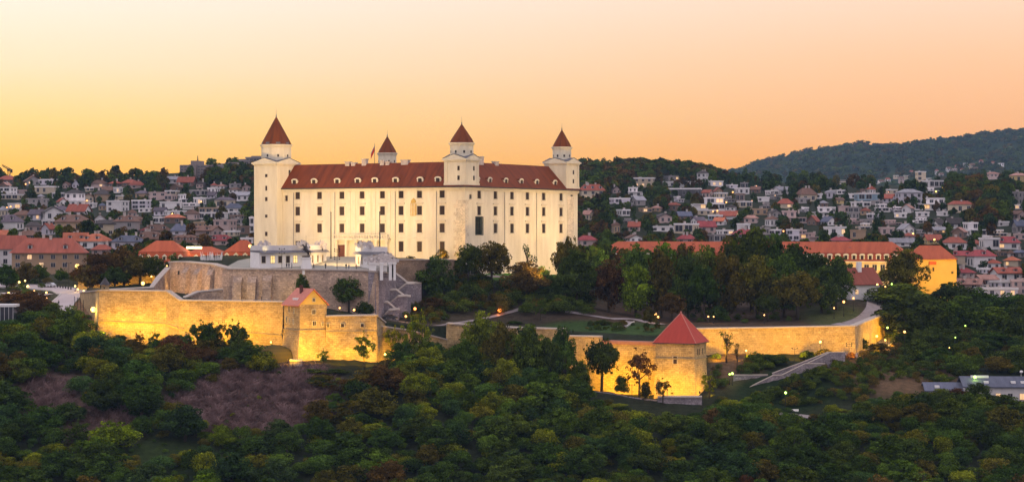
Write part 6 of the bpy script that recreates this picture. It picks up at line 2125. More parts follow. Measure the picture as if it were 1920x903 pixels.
def crown_clumps(seed, kind):
    """unit tree: height 1, crown width 1; returns clumps and trunk limbs"""
    g = random.Random(seed)
    cl = []
    limbs = []
    if kind == 'broad':
        z0, z1, n, rb = 0.12, 0.93, 96, 0.10
    elif kind == 'high':
        z0, z1, n, rb = 0.30, 0.94, 78, 0.10
    elif kind == 'bush':
        z0, z1, n, rb = 0.0, 0.86, 72, 0.115
    elif kind == 'airy':
        z0, z1, n, rb = 0.22, 0.95, 34, 0.095
    elif kind == 'conifer':
        for i in range(13):
            f = i / 12
            r_ = 0.46 * (1 - f) ** 0.8 + 0.03
            m_ = max(1, int(9 * (1 - f)) + 1)
            for j in range(m_):
                a = 2 * math.pi * (j + g.random()) / m_
                rr = r_ * g.uniform(0.45, 0.95)
                cl.append((rr * math.cos(a), rr * math.sin(a), 0.08 + 0.88 * f + g.uniform(-.02, .02) - 0.05 * rr, 0.05 + 0.10 * (1 - f), 0.55))
        return cl, [((0, 0, 0), (0, 0, 0.95), 0.035, 0.006)]
    elif kind == 'bare':
        for i in range(16):
            a = g.uniform(0, 6.28); z = g.uniform(.45, .98)
            rr = g.uniform(.05, .42) * (1.2 - .5 * z)
            p = (rr * math.cos(a), rr * math.sin(a), z)
            limbs.append(((rr * .1 * math.cos(a), rr * .1 * math.sin(a), z - .25), p, .018, .005))
            cl.append((*p, g.uniform(.05, .10), .8))
        limbs.append(((0, 0, 0), (0, 0, .75), .04, .02))
        return cl, limbs
    zc, hz = (z0 + z1) / 2, (z1 - z0) / 2
    lobes = [(g.uniform(-.2, .2), g.uniform(-.2, .2), g.uniform(-.5, .5)) for _ in range(5)]
    for i in range(n):
        a = g.uniform(0, 2 * math.pi)
        u = g.uniform(-1, 1)
        q = math.sqrt(1 - u * u)
        d_ = g.choice((0.92, 0.86, 0.78, 0.6, 1.02, 1.1)) * g.uniform(.85, 1.06)
        x, y, z = q * math.cos(a), q * math.sin(a), u
        if kind == 'bush' and z < -0.2:
            z *= 0.6
        bl = 1 + 0.20 * math.sin(3 * a + seed) * q + 0.14 * math.sin(5 * u + seed * 1.7)
        wz = 1.0 if kind != 'broad' else (1 - 0.22 * max(0, z))
        cl.append((0.40 * x * d_ * bl * wz, 0.40 * y * d_ * bl * wz, zc + hz * z * d_ * (0.92 + 0.1 * math.sin(2 * a + seed)), rb * g.uniform(.45, 1.45), 0.8 if kind != 'airy' else .5))
    for i in range(22 if kind != 'airy' else 8):     # shoots that break the outline
        a, u = g.uniform(0, 2 * math.pi), g.uniform(-.5, 1)
        q = math.sqrt(1 - u * u)
        d_ = g.uniform(1.02, 1.24)
        cl.append((0.40 * q * math.cos(a) * d_, 0.40 * q * math.sin(a) * d_, zc + hz * u * d_, g.uniform(.028, .055), 1.25))
    tb = z0 + 0.16
    limbs.append(((0, 0, -0.02), (g.uniform(-.02, .02), g.uniform(-.02, .02), tb), 0.036, 0.026))
    for i in range(6):
        c = g.choice(cl)
        limbs.append(((0, 0, tb - 0.03), (c[0] * .8, c[1] * .8, c[2]), 0.020, 0.006))
    return cl, limbs

PROTO = {}
def proto(kind, v):
    k = (kind, v)
    if k not in PROTO:
        cl, lb = crown_clumps(v * 17 + len(kind) * 3 + 1, kind)
        V, T = leaves(v + 3, cl, {'broad': 8500, 'high': 8500, 'bush': 6500, 'airy': 7000, 'conifer': 8500, 'bare': 5200}[kind], {'broad': .035, 'high': .035, 'bush': .042, 'airy': .040, 'conifer': .038, 'bare': .036}[kind])
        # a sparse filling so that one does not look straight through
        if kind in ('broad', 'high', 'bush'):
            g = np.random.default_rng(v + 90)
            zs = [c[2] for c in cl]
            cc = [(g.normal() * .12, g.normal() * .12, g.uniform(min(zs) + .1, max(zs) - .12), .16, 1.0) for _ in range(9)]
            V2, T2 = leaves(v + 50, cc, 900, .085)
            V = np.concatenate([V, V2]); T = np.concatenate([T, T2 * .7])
        cm = leaf_mesh('crown', V, T, LM['mid green'])
        tb = MB()
        for p0, p1, r0, r1 in lb:
            tb.tube(p0, p1, r0, r1, 6)
        PROTO[k] = (cm, tb.mesh('trunk', M['bark'], True))
    return PROTO[k]

NTREE = {'n': 0}
TREE_BOX = []
def tree(px, Y, ytop, wpx, kind='broad', col='dark green', label=None, base=None, noun=None, group='trees on the castle hill', rot=None):
    x = (px - 960) * Y / F
    zb = zg(x, Y) if base is None else base
    if 1180 < px < 1580 and Y > 615 and kind in ('broad', 'high'):
        ytop -= 11
    H_ = (HY - ytop) * Y / F - zb
    W_ = wpx * Y / F * (1.22 if kind in ('broad', 'high') and Y > 600 else 1.0)
    if H_ < 1.0:
        return None
    NTREE['n'] += 1
    g = random.Random(NTREE['n'] * 7 + 3)
    cm, tm = proto(kind, g.randrange(4 if kind in ('broad', 'bush') else 3))
    noun = noun or {'broad': 'leafy tree', 'high': 'tall stemmed tree', 'bush': 'shrub', 'airy': 'airy young tree', 'conifer': 'conifer', 'bare': 'half bare tree'}[kind]
    nm = {'broad': 'tree', 'high': 'tree', 'bush': 'shrub', 'airy': 'young_tree', 'conifer': 'conifer', 'bare': 'bare_tree'}[kind]
    if kind == 'bush':
        root = link(nm, cm, None, (x, Y, zb - 0.2), rot or g.uniform(0, 6.28))
        cr = root
    else:
        root = empty(nm, (x, Y, zb - 0.2), rot or g.uniform(0, 6.28))
        cr = link('crown', cm, root)
        link('trunk', tm, root)
    sc_ = (W_ * g.uniform(.94, 1.06), W_ * g.uniform(.94, 1.06), H_ + 0.2)
    root.scale = sc_
    cr.material_slots[0].link = 'OBJECT'
    cr.material_slots[0].material = LM[col]
    cat = {'bush': 'shrub', 'conifer': 'conifer'}.get(kind, 'tree')
    pyc = HY - F * (zb + H_ * .6) / Y
    if label:
        tag(root, label, cat, group)
    else:
        later(root, col, noun, cat, group, px, pyc)
    return root

# ---- trees one can name: castle slope, park, wall feet
for a in [
    (813, 628, 478, 66, 'broad', 'dark green', 'round dark green tree standing alone below the castle corner'),
    (878, 636, 457, 50, 'high', 'mid green', 'left tree of the green pair before the right castle face'),
    (922, 637, 452, 60, 'high', 'olive', 'yellow edged tree of the green pair before the right castle face'),
    (884, 626, 522, 48, 'bush', 'dark green', None), (812, 620, 556, 44, 'broad', 'brownish', None),
    (985, 632, 492, 76, 'broad', 'brownish', 'large brownish tree below the castle lawn'),
    (990, 637, 457, 40, 'bare', 'dark green', 'half bare tree top rising behind the brownish tree'),
    (1018, 636, 500, 40, 'broad', 'mid green', None),
    (1064, 641, 440, 46, 'high', 'olive', 'tall tree with light olive top before the right end of the castle'),
    (1080, 634, 470, 74, 'broad', 'dark green', 'big dark green tree before the right end of the castle'),
    (1040, 632, 525, 50, 'broad', 'dark green', None),
    (1141, 634, 488, 56, 'broad', 'brownish', 'tall dark brown tree at the left end of the park'),
    (1129, 680, 470, 36, 'broad', 'dark green', None),
    (654, 600, 518, 66, 'high', 'dark green', 'dark tree standing before the forecourt wall above the gatehouse wall'),
    (683, 596, 563, 40, 'bush', 'dark green', None),
    (566, 597, 515, 34, 'broad', 'dark green', 'small dark tree behind the gatehouse roof'),
    (1013, 612, 555, 30, 'airy', 'mid green', 'slim young green tree above the garden lawn'),
    (1218, 606, 574, 28, 'bush', 'olive', 'egg shaped olive shrub left of the red pyramid roof'),
    (1192, 634, 505, 64, 'broad', 'bright green', 'bright green tree at the front left of the park'),
    (1196, 660, 470, 66, 'broad', 'mid green', None), (1243, 665, 468, 56, 'broad', 'bright green', None),
    (1240, 636, 478, 62, 'broad', 'olive', None), (1290, 634, 484, 66, 'broad', 'dark green', None), (1282, 668, 466, 60, 'broad', 'olive', None),
    (1330, 660, 470, 70, 'broad', 'mid green', None), (1362, 632, 484, 78, 'broad', 'olive', None), (1320, 626, 510, 56, 'high', 'dark green', None),
    (1410, 662, 440, 92, 'broad', 'mid green', 'highest broad green tree in the middle of the park'), (1376, 670, 455, 70, 'broad', 'olive', None), (1450, 664, 452, 84, 'broad', 'dark green', None),
    (1420, 636, 492, 70, 'broad', 'olive', None), (1470, 640, 486, 70, 'broad', 'mid green', None), (1495, 660, 470, 70, 'broad', 'dark green', None),
    (1495, 628, 520, 84, 'high', 'olive', 'spreading olive tree over bare ground right of the park'), (1540, 645, 510, 60, 'broad', 'dark green', None), (1530, 668, 484, 60, 'broad', 'dark green', None),
    (1568, 650, 494, 66, 'broad', 'dark green', 'dark tree at the right end of the park beside the white house'), (1440, 622, 560, 40, 'high', 'dark green', None), (1348, 620, 570, 36, 'bush', 'dark green', None),
    (1260, 620, 560, 44, 'high', 'brownish', None),
    (1694, 690, 468, 76, 'broad', 'olive', 'large olive tree before the left edge of the yellow end block'),
    (1686, 668, 532, 108, 'broad', 'mid green', 'wide green tree beside the lit path below the yellow end block'),
    (1714, 640, 552, 120, 'broad', 'dark green', 'massive dark tree right of the lit footpath'), (1672, 650, 596, 44, 'broad', 'dark green', None),
    (1778, 672, 528, 92, 'broad', 'dark green', None), (1800, 650, 556, 90, 'broad', 'mid green', None), (1760, 640, 600, 80, 'broad', 'dark green', None), (1838, 690, 540, 76, 'broad', 'dark green', None),
    (1860, 655, 576, 96, 'broad', 'mid green', None), (1900, 690, 548, 80, 'broad', 'dark green', None), (1915, 660, 590, 90, 'broad', 'olive', None), (1870, 630, 622, 90, 'broad', 'dark green', None),
    (1815, 620, 640, 80, 'high', 'dark green', None), (1900, 610, 655, 80, 'broad', 'mid green', None), (1832, 600, 660, 30, 'bush', 'bright green', 'bright green shrub lit by the green lamp'), (1870, 598, 668, 60, 'broad', 'olive', None), (1748, 615, 612, 70, 'high', 'dark green', None), (1700, 622, 622, 50, 'high', 'dark green', None), (1925, 640, 560, 70, 'broad', 'dark green', None),
    # feet of the lower walls
    (683, 558, 619, 44, 'airy', 'bright green', 'lone young bright green tree before the yellow wall'),
    (606, 557, 652, 26, 'airy', 'mid green', 'small young tree at the gatehouse foot'),
    (766, 571, 590, 44, 'airy', 'bright green', None), (790, 572, 580, 50, 'airy', 'yellow green', None), (735, 572, 606, 40, 'airy', 'yellow green', None), (752, 566, 640, 60, 'broad', 'dark green', None), (800, 566, 632, 60, 'broad', 'mid green', None),
    (905, 575, 585, 84, 'broad', 'yellow green', 'round yellow green tree rising over the old garden wall'), (870, 564, 640, 70, 'broad', 'dark green', None), (930, 566, 625, 66, 'broad', 'olive', None),
    (985, 566, 612, 74, 'broad', 'dark green', None), (1056, 565, 612, 56, 'high', 'dark green', 'tall dark tree before the old garden wall'), (1020, 560, 660, 60, 'broad', 'dark green', None), (965, 560, 665, 60, 'broad', 'olive', None), (1075, 556, 690, 50, 'broad', 'dark green', None), (845, 562, 652, 60, 'broad', 'mid green', None), (872, 559, 636, 66, 'broad', 'mid green', None), (945, 561, 604, 70, 'broad', 'olive', None), (990, 558, 610, 84, 'broad', 'mid green', None), (1030, 557, 632, 60, 'broad', 'dark green', None), (1088, 553, 676, 44, 'broad', 'mid green', None), (815, 564, 640, 60, 'broad', 'dark green', None), (1060, 555, 640, 50, 'airy', 'mid green', None), (1165, 556, 700, 30, 'bush', 'mid green', None), (1210, 553, 712, 24, 'bush', 'olive', None),
    (1128, 562, 632, 72, 'high', 'dark green', 'round dark tree before the glowing wall left of the square tower'),
    (1198, 560, 647, 54, 'airy', 'brownish', 'airy brown tree touching the square tower'), (1243, 549, 705, 34, 'airy', 'olive', 'small glowing shrub at the square tower foot'),
    (1330, 555, 695, 34, 'airy', 'yellow green', 'yellow lit young tree right of the square tower'), (1362, 582, 620, 44, 'bare', 'dark green', 'half bare tree before the long pale wall'),
    (1382, 577, 640, 24, 'bare', 'olive', None),
    (372, 572, 596, 44, 'airy', 'dark green', None), (392, 569, 606, 46, 'broad', 'dark green', None), (452, 566, 612, 44, 'broad', 'dark green', None), (430, 556, 668, 40, 'bush', 'olive', None), (520, 553, 690, 44, 'bush', 'dark green', None), (590, 552, 690, 50, 'bush', 'mid green', None), (628, 552, 690, 50, 'bush', 'dark green', None), (400, 548, 700, 34, 'bush', 'olive', None), (480, 548, 706, 30, 'bush', 'brownish', None), (414, 570, 598, 30, 'airy', 'dark green', None), (438, 568, 594, 36, 'airy', 'dark green', None), (262, 574, 618, 24, 'airy', 'olive', None), (290, 572, 616, 26, 'airy', 'dark green', None), (346, 574, 620, 34, 'airy', 'dark green', None), (508, 565, 640, 14, 'airy', 'mid green', None),
    # left trees behind the bastion and by the road
    (190, 660, 472, 78, 'broad', 'brownish', 'large brownish tree left behind the small watch turret'), (232, 662, 462, 64, 'broad', 'brownish', None), (262, 656, 474, 58, 'high', 'olive', None), (292, 652, 480, 44, 'high', 'mid green', None), (168, 655, 496, 40, 'broad', 'olive', None), (215, 648, 500, 44, 'high', 'dark green', None), (325, 660, 472, 34, 'bush', 'dark green', None),
    (28, 622, 545, 56, 'broad', 'brownish', None), (64, 612, 546, 62, 'broad', 'brownish', 'dark brown tree beside the pink road'), (12, 690, 496, 40, 'broad', 'dark green', None), (48, 700, 490, 36, 'broad', 'olive', None), (75, 705, 496, 30, 'broad', 'mid green', None), (115, 700, 500, 30, 'bush', 'mid green', None), (142, 696, 503, 26, 'bush', 'olive', None), (132, 580, 574, 70, 'broad', 'mid green', None), (100, 590, 588, 56, 'broad', 'olive', None),
    # shrubs on the right slope
    (1416, 583, 656, 40, 'bush', 'mid green', None), (1440, 584, 662, 46, 'bush', 'dark green', None), (1463, 585, 664, 34, 'bush', 'dark green', None), (1516, 590, 655, 36, 'bush', 'mid green', None), (1545, 592, 652, 40, 'bush', 'olive', None), (1620, 612, 632, 20, 'bush', 'mid green', None), (1595, 593, 658, 18, 'bush', 'brownish', None), (1612, 590, 667, 16, 'bush', 'dark green', None),
    (1672, 590, 676, 30, 'bush', 'dark green', None), (1700, 588, 682, 40, 'bush', 'dark green', None), (1730, 586, 692, 50, 'bush', 'dark green', None), (1635, 580, 694, 40, 'bush', 'dark green', None), (1600, 582, 680, 40, 'bush', 'rusty', None), (1660, 576, 700, 36, 'bush', 'dark green', None), (1580, 574, 700, 50, 'bush', 'dark green', None), (1540, 570, 700, 60, 'bush', 'dark green', None), (1765, 580, 700, 50, 'bush', 'dark green', None), (1748, 553, 742, 46, 'broad', 'mid green', None), (1792, 552, 728, 56, 'broad', 'brownish', None), (1834, 552, 716, 62, 'broad', 'dark green', None), (1868, 551, 744, 46, 'broad', 'olive', None), (1902, 550, 750, 50, 'broad', 'brownish', None), (1650, 604, 640, 60, 'bush', 'olive', None), (1772, 548, 733, 84, 'broad', 'dark green', None), (1812, 548, 736, 70, 'broad', 'mid green', None), (1880, 547, 738, 84, 'broad', 'dark green', None), (1918, 547, 752, 74, 'broad', 'mid green', None), (1505, 566, 706, 50, 'bush', 'dark green', None), (1450, 560, 722, 46, 'bush', 'dark green', None), (1550, 572, 690, 60, 'bush', 'mid green', None), (1420, 556, 735, 40, 'bush', 'dark green', None), (1720, 606, 636, 60, 'broad', 'dark green', None), (1760, 600, 650, 70, 'broad', 'dark green', None), (1800, 590, 668, 70, 'broad', 'mid green', None),
    (1130, 604, 598, 34, 'bush', 'dark green', None), (1160, 604, 604, 30, 'bush', 'mid green', None), (1190, 600, 616, 34, 'bush', 'olive', None), (1215, 598, 622, 30, 'bush', 'mid green', None), (1100, 596, 624, 40, 'bush', 'dark green', None), (1150, 592, 630, 40, 'bush', 'dark green', None), (965, 606, 600, 30, 'bush', 'dark green', None), (1060, 620, 585, 40, 'bush', 'dark green', None), (940, 622, 572, 44, 'bush', 'olive', None), (850, 622, 560, 40, 'bush', 'dark green', None), (780, 612, 582, 30, 'bush', 'brownish', None),
]:
    tree(*a[:6], label=a[6])
# ---- conifers on the skylines and between the houses
for px, py, h, w_, c in ((131, 350, 24, 7, 'dark green'), (138, 350, 23, 6, 'dark green'), (284, 345, 26, 9, 'dark green'), (215, 352, 22, 9, 'dark green'), (74, 362, 22, 12, 'dark green'), (108, 375, 30, 16, 'dark green'), (96, 402, 42, 18, 'bluish green'),
                         (1092, 330, 14, 8, 'dark green'), (1184, 320, 14, 12, 'dark green'), (1332, 342, 26, 12, 'dark green'), (1338, 345, 24, 10, 'dark green'), (1376, 352, 34, 16, 'dark green'), (1410, 356, 32, 18, 'bluish green'), (1421, 356, 30, 9, 'dark green'), (1471, 368, 22, 9, 'dark green'), (1482, 368, 18, 9, 'dark green'), (1530, 372, 24, 12, 'bluish green'), (1545, 376, 22, 10, 'dark green'), (1587, 376, 30, 11, 'bluish green'), (1565, 398, 34, 12, 'bluish green'), (1662, 358, 24, 12, 'bluish green'), (1690, 362, 26, 14, 'dark green'), (1793, 340, 22, 10, 'dark green'), (1822, 470, 40, 20, 'dark green'), (1592, 446, 46, 20, 'bluish green'), (1645, 440, 60, 22, 'bluish green')):
    Y = hit(px, py) or 1500
    tree(px, Y, py - h, w_, 'conifer', c, group='conifers between the houses', noun='conifer')

# ---- the wooded slope in front
LIMX = [-60, 0, 60, 100, 150, 187, 230, 250, 300, 350, 400, 450, 490, 530, 560, 600, 640, 700, 740, 780, 830, 870, 950, 1000, 1080, 1100, 1180, 1230, 1320, 1345, 1390, 1450, 1520, 1560, 1640, 1700, 1735, 1760, 1800, 1830, 1870, 1920, 1990]
LIMY = [585, 590, 578, 572, 584, 606, 626, 634, 634, 632, 628, 632, 650, 690, 706, 698, 700, 690, 672, 652, 646, 650, 660, 680, 690, 728, 756, 778, 778, 745, 742, 752, 772, 762, 738, 735, 733, 728, 745, 735, 748, 768, 775]
def clearing(px, py):
    for cx, cyy, rx, ry in ((470, 758, 150, 56), (92, 742, 62, 42), (435, 702, 44, 24), (200, 795, 40, 26), (1475, 742, 75, 22), (1692, 690, 70, 30), (290, 848, 70, 24), (556, 690, 18, 14), (1490, 762, 40, 10), (515, 662, 36, 16), (1385, 685, 40, 30)):
        if ((px - cx) / rx) ** 2 + ((py - cyy) / ry) ** 2 < 1:
            return True
    return False
fr = random.Random(11)
cands = []
rowsY = np.arange(480, 640, 6.6)
for Y in rowsY:
    for X in np.arange(-165, 175, 6.6):
        x, y = X + fr.uniform(-3, 3), Y + fr.uniform(-3, 3)
        z = zg(x, y)
        px, py = pix((x, y, z))
        if not (-30 < px < 1950) or py > 985 or (y > 546 and inpoly(np.array([x]), np.array([y]), BAILEY)[0]):
            continue
        lim = np.interp(px, LIMX, LIMY)
        if py < lim + 6 or clearing(px, py - 8):
            continue
        cands.append((px, py, y, lim))
cands.sort(key=lambda c: -c[1])
print('slope candidates', len(cands))
SLOPE_MAX = 215
fr.shuffle(cands)
# keep the individuals well spread; the rest of the thicket is one mass
keep, rest = [], []
for c in cands:
    if len(keep) < SLOPE_MAX and all((c[0] - k_[0]) ** 2 + ((c[1] - k_[1]) * 1.9) ** 2 < 1e9 and ((c[0] - k_[0]) ** 2 + ((c[1] - k_[1]) * 1.9) ** 2) > 28 ** 2 for k_ in keep):
        keep.append(c)
    else:
        rest.append(c)
def slope_col(px, py):
    g = fr.random()
    if 560 < px < 720 and 720 < py < 830:
        return 'olive' if g < .6 else 'brownish'
    if 740 < px < 960 and 690 < py < 820:
        return 'yellow green' if g < .55 else 'mid green'
    if 230 < px < 420 and 640 < py < 720:
        return 'olive' if g < .6 else 'brownish'
    if px > 1500 and py < 790:
        return 'mid green' if g < .5 else ('yellow green' if g < .66 else 'dark green')
    if 200 < px < 480 and py > 790:
        return 'bluish green' if g < .5 else ('bright green' if g < .62 else 'dark green')
    if py > 820 and px < 140:
        return 'yellow green' if g < .15 else 'dark green'
    return ('dark green' if g < .46 else 'mid green' if g < .66 else 'bluish green' if g < .80 else 'olive' if g < .92 else 'yellow green' if g < .955 else 'brownish' if g < .985 else 'rusty')
for px, py, Y, lim in keep:
    h = fr.uniform(36, 66)
    w_ = h * fr.uniform(1.15, 1.65)
    top = max(py - h, lim + fr.uniform(-8, 8))
    if py - top < 14:
        continue
    kind = fr.choices(('broad', 'bush', 'airy', 'high'), (5, 4, 1, 1))[0]
    if py - top < 26:
        kind = 'bush'
    tree(px, Y, top, min(w_, (py - top) * 1.6 + 8), kind, slope_col(px, py), group='trees and shrubs of the wooded slope', noun='wild shrub' if kind == 'bush' else None)

def mass(name, items, label, cat, cols, per, lsz, seed, clumps=9):
    """many far or small crowns as one mesh; items (x, y, z, width, height)"""
    g = np.random.default_rng(seed); gr = random.Random(seed)
    Vs, Ts, Ms = [], [], []
    bank = []
    for v in range(8):
        cl = []
        for i in range(clumps):
            a, u = gr.uniform(0, 6.28), gr.uniform(-.5, 1)
            q = math.sqrt(max(0, 1 - u * u)) * gr.uniform(.6, 1)
            cl.append((.36 * q * math.cos(a), .36 * q * math.sin(a), .46 + .36 * u, gr.uniform(.14, .24), .9))
        bank.append(leaves(seed + v, cl, per, lsz))
    for it in items:
        x, y, z, w_, h_ = it[:5]
        V, T = bank[gr.randrange(8)]
        a = gr.uniform(0, 6.28)
        R = np.array([[math.cos(a), -math.sin(a)], [math.sin(a), math.cos(a)]])
        V2 = V.copy(); V2[:, :2] = V[:, :2] @ R.T * w_
        V2[:, 2] = V[:, 2] * h_
        V2 += np.array([x, y, z])
        Vs.append(V2); Ts.append(np.clip(T + gr.uniform(-.2, .2), 0, 1))
        Ms.append(np.full(len(T), it[5] if len(it) > 5 else gr.randrange(len(cols)), np.int32))
    V = np.concatenate(Vs)
    me = fast_mesh(name, V, np.arange(len(V)).reshape(-1, 4), [LM[c] for c in cols], mi=np.concatenate(Ms))
    at = me.attributes.new('tint', 'FLOAT', 'FACE'); at.data.foreach_set('value', np.concatenate(Ts).astype(np.float32))
    return stuff(link(name, me), label, cat)

items = []
for px, py, Y, lim in rest:
    h = fr.uniform(28, 54)
    top = max(py - h, lim + fr.uniform(-2, 14))
    k = Y / F
    if py - top > 7:
        x = (px - 960) * k
        items.append((x, Y, zg(x, Y) - .4, fr.uniform(46, 74) * k, (py - top) * k))
for _ in range(2500):
    Y = fr.uniform(482, 600); px = fr.uniform(-260, 2200)
    x = (px - 960) * Y / F
    z = zg(x, Y); py = HY - F * z / Y
    if py < np.interp(px, LIMX, LIMY) + 12 or (Y > 546 and inpoly(np.array([x]), np.array([Y]), BAILEY)[0]):
        continue
    cl_ = clearing(px, py)
    if cl_ and fr.random() < (.62 if py < 815 else .1):
        continue
    h = fr.uniform(1.2, 3.4) * (.4 if cl_ else 1)
    items.append((x, Y, z - .2, h * fr.uniform(1.1, 1.9), h))

for _ in range(420):        # the same wood goes on beyond the edges of the picture
    px = fr.choice((fr.uniform(-300, -25), fr.uniform(1945, 2260))); Y = fr.uniform(482, 680 if px > 0 else 580)
    x = (px - 960) * Y / F
    items.append((x, Y, zg(x, Y) - .4, fr.uniform(6, 11), fr.uniform(5, 10)))
mass('undergrowth', items, 'tangled green undergrowth filling the slope between the trees', 'undergrowth', ['dark green', 'mid green', 'bluish green', 'olive', 'yellow green', 'dark green'], 3600, .046, 21, 20)
# scrub on the castle slope, in the garden and on the bank right of the square tower
items = []
for (a0, a1, y0, y1, n, s0, s1) in ((815, 1115, 618, 641, 130, 2.0, 5.0), (760, 840, 606, 628, 34, 1.5, 3.5), (1100, 1240, 590, 604, 40, .8, 2.0), (1330, 1470, 560, 584, 36, 1.0, 2.6), (1400, 1640, 552, 586, 210, 1.2, 3.2), (1620, 1830, 572, 612, 120, 1.2, 3.8), (1640, 1930, 596, 680, 190, 2.5, 6.0), (1180, 1560, 612, 690, 60, 1.0, 2.5), (0, 150, 640, 700, 40, 1.5, 3.0)):
    for _ in range(n):
        px, Y = fr.uniform(a0, a1), fr.uniform(y0, y1)
        x = (px - 960) * Y / F
        py = HY - F * zg(x, Y) / Y
        if (1385 < px < 1575 and abs(py - (730 - (px - 1400) * .44)) < 22) or (80 < px < 160 and py > 532) or (1590 < px < 1672 and Y > 596 and abs(px - 1630) < 40 and py < 668):
            continue
        h = fr.uniform(s0, s1)
        items.append((x, Y, zg(x, Y) - .3, h * fr.uniform(1.0, 1.7), h))
mass('scrub', items, 'low dark scrub scattered over the castle slope and the right bank', 'scrub', ['dark green', 'mid green', 'dark green', 'olive'], 2600, .055, 31, 14)

# ---- dry grass on the bare slopes
g = np.random.default_rng(4)
bl = []
for cx, cyy, rx, ry, n in ((470, 762, 165, 56, 15000), (92, 745, 50, 36, 2500), (436, 706, 50, 26, 2000), (195, 795, 60, 40, 2500), (560, 722, 70, 40, 2500)):
    for _ in range(int(n * 1.3)):
        a, q = g.uniform(0, 6.28), math.sqrt(g.random())
        px, py = cx + rx * q * math.cos(a), cyy + ry * q * math.sin(a)
        f = (py - 660) / 240
        bl.append((px, py))
bl = np.array(bl)
Yg = np.linspace(488, 600, 113)
pxs = bl[:, 0]
Yb = np.zeros(len(bl))
ZG = np.stack([zt((pxs - 960) * y_ / F, np.full(len(bl), y_)) for y_ in Yg], 1)
zr = (HY - bl[:, 1])[:, None] * Yg[None] / F
ok = ZG >= zr
fi = np.where(ok.any(1), ok.argmax(1), 0)
Yb = Yg[fi] + g.uniform(-.5, .5, len(bl))
Xb = (pxs - 960) * Yb / F
Zb = zt(Xb, Yb)
n = len(bl)
cl_n = np.sin(Xb * .55 + 2.2 * np.sin(Yb * .31)) * np.sin(Yb * .62 + 1.7 * np.sin(Xb * .23)) + .5 * np.sin(Xb * 1.9 + Yb * 1.3)
ht = g.uniform(.4, 1.3, n) * (1.0 + .75 * np.clip(cl_n, -.7, 1.2)); lean = g.normal(size=(n, 2)) * .55 + np.array([.35, -.15]); wd = g.uniform(.07, .17, n)
ang = g.uniform(0, 6.28, n)
dx, dy = np.cos(ang) * wd, np.sin(ang) * wd
base = np.stack([Xb, Yb, Zb - .1], 1)
mid = base + np.stack([lean[:, 0] * ht * .35, lean[:, 1] * ht * .35, ht * .6], 1)
tip = base + np.stack([lean[:, 0] * ht, lean[:, 1] * ht, ht * .85], 1)
off = np.stack([dx, dy, np.zeros(n)], 1)
V = np.stack([base - off, base + off, mid + off * .8, mid - off * .8, mid - off * .8, mid + off * .8, tip + off * .3, tip - off * .3], 1).reshape(-1, 3)
DG = leaf_mat('dry_grass', (0.085, 0.050, 0.044), (0.30, 0.205, 0.185), 0.0)
me = fast_mesh('dry_grass', V, np.arange(len(V)).reshape(-1, 4), DG)
at = me.attributes.new('tint', 'FLOAT', 'FACE'); at.data.foreach_set('value', np.repeat(np.clip(.45 + .4 * cl_n + .35 * (g.random(n) - .5), 0, 1), 2).astype(np.float32))
stuff(link('dry_grass', me), 'purple brown dry grass on the bare slopes below the bastion', 'dry grass')

# ---- grassy mound by the gatehouse
# ---- town greenery: trees between the houses, as masses, clear of the house fronts
def blocked(px, py, w_, h_, Y, tol=.5):
    for x0, x1, y0, y1, Yh in HOUSES:
        if Y < Yh + 3:
            ox = min(px + w_ / 2, x1) - max(px - w_ / 2, x0); oy = min(py, y1) - max(py - h_, y0)
            if ox > 0 and oy > 0 and ox * oy > tol * (x1 - x0) * (y1 - y0) * .55:
                return True
        if abs(Y - Yh) < 6 and x0 < px < x1:
            return True
    return False
town = []
gt = random.Random(8)
for reg, n in (((-20, 500, 340, 500), 1900), ((1085, 1940, 330, 530), 3000)):
    for _ in range(n):
        px, py = gt.uniform(reg[0], reg[1]), gt.uniform(reg[2], reg[3])
        Y = hit(px, py)
        if Y is None or Y > 1900:
            continue
        h = gt.uniform(6, 12) * F / Y * gt.choice((1, 1, .7)); w_ = h * gt.uniform(.6, 1.1)
        if blocked(px, py, w_, h, Y):
            continue
        if 80 < px < 165 and 520 < py:
            continue
        k = Y / F
        ci = 4 if (px > 1380 and gt.random() < .3) else gt.choice((0, 0, 0, 1, 2, 3))
        town.append(((px - 960) * k, Y, zg((px - 960) * k, Y) - .6, w_ * k, h * k, ci))
# woods on the skylines: hill behind the right end of the castle, wooded knoll, left ridge
for reg, n, hh in (((1084, 1335, 304, 372), 620, 10), ((1750, 1905, 335, 420), 330, 11), ((395, 482, 318, 372), 150, 8), ((180, 260, 345, 384), 80, 8), ((40, 340, 340, 354), 50, 4.5), ((478, 1092, 345, 460), 900, 10), ((1925, 2300, 340, 560), 1100, 11), ((-330, -10, 345, 520), 700, 10), ((385, 482, 330, 385), 120, 9), ((1085, 1300, 390, 455), 260, 10), ((1440, 1760, 400, 458), 330, 10), ((1330, 1480, 350, 460), 120, 9)):
    for _ in range(n):
        px, py = gt.uniform(reg[0], reg[1]), gt.uniform(reg[2], reg[3])
        Y = hit(px, py, 690, 1750)
        if Y is None:
            if py < 330 or True:
                Y = gt.uniform(1500, 1600)
        h = gt.uniform(.7, 1.2) * hh * F / Y; w_ = h * gt.uniform(.8, 1.25)
        k = Y / F
        x = (px - 960) * k
        zb = zg(x, Y)
        pyb = HY - zb * F / Y
        if blocked(px, pyb, w_, h, Y, .2):
            continue
        town.append((x, Y, zb - .6, w_ * k, h * k, gt.choice((0, 0, 1, 3, 3, 2))))
print('town trees', len(town))
mass('wood', town, 'dark trees filling the gaps between the hillside houses', 'wood', ['dark green', 'mid green', 'brownish', 'olive', 'bluish green'], 900, .13, 41, 12)
hillw = []
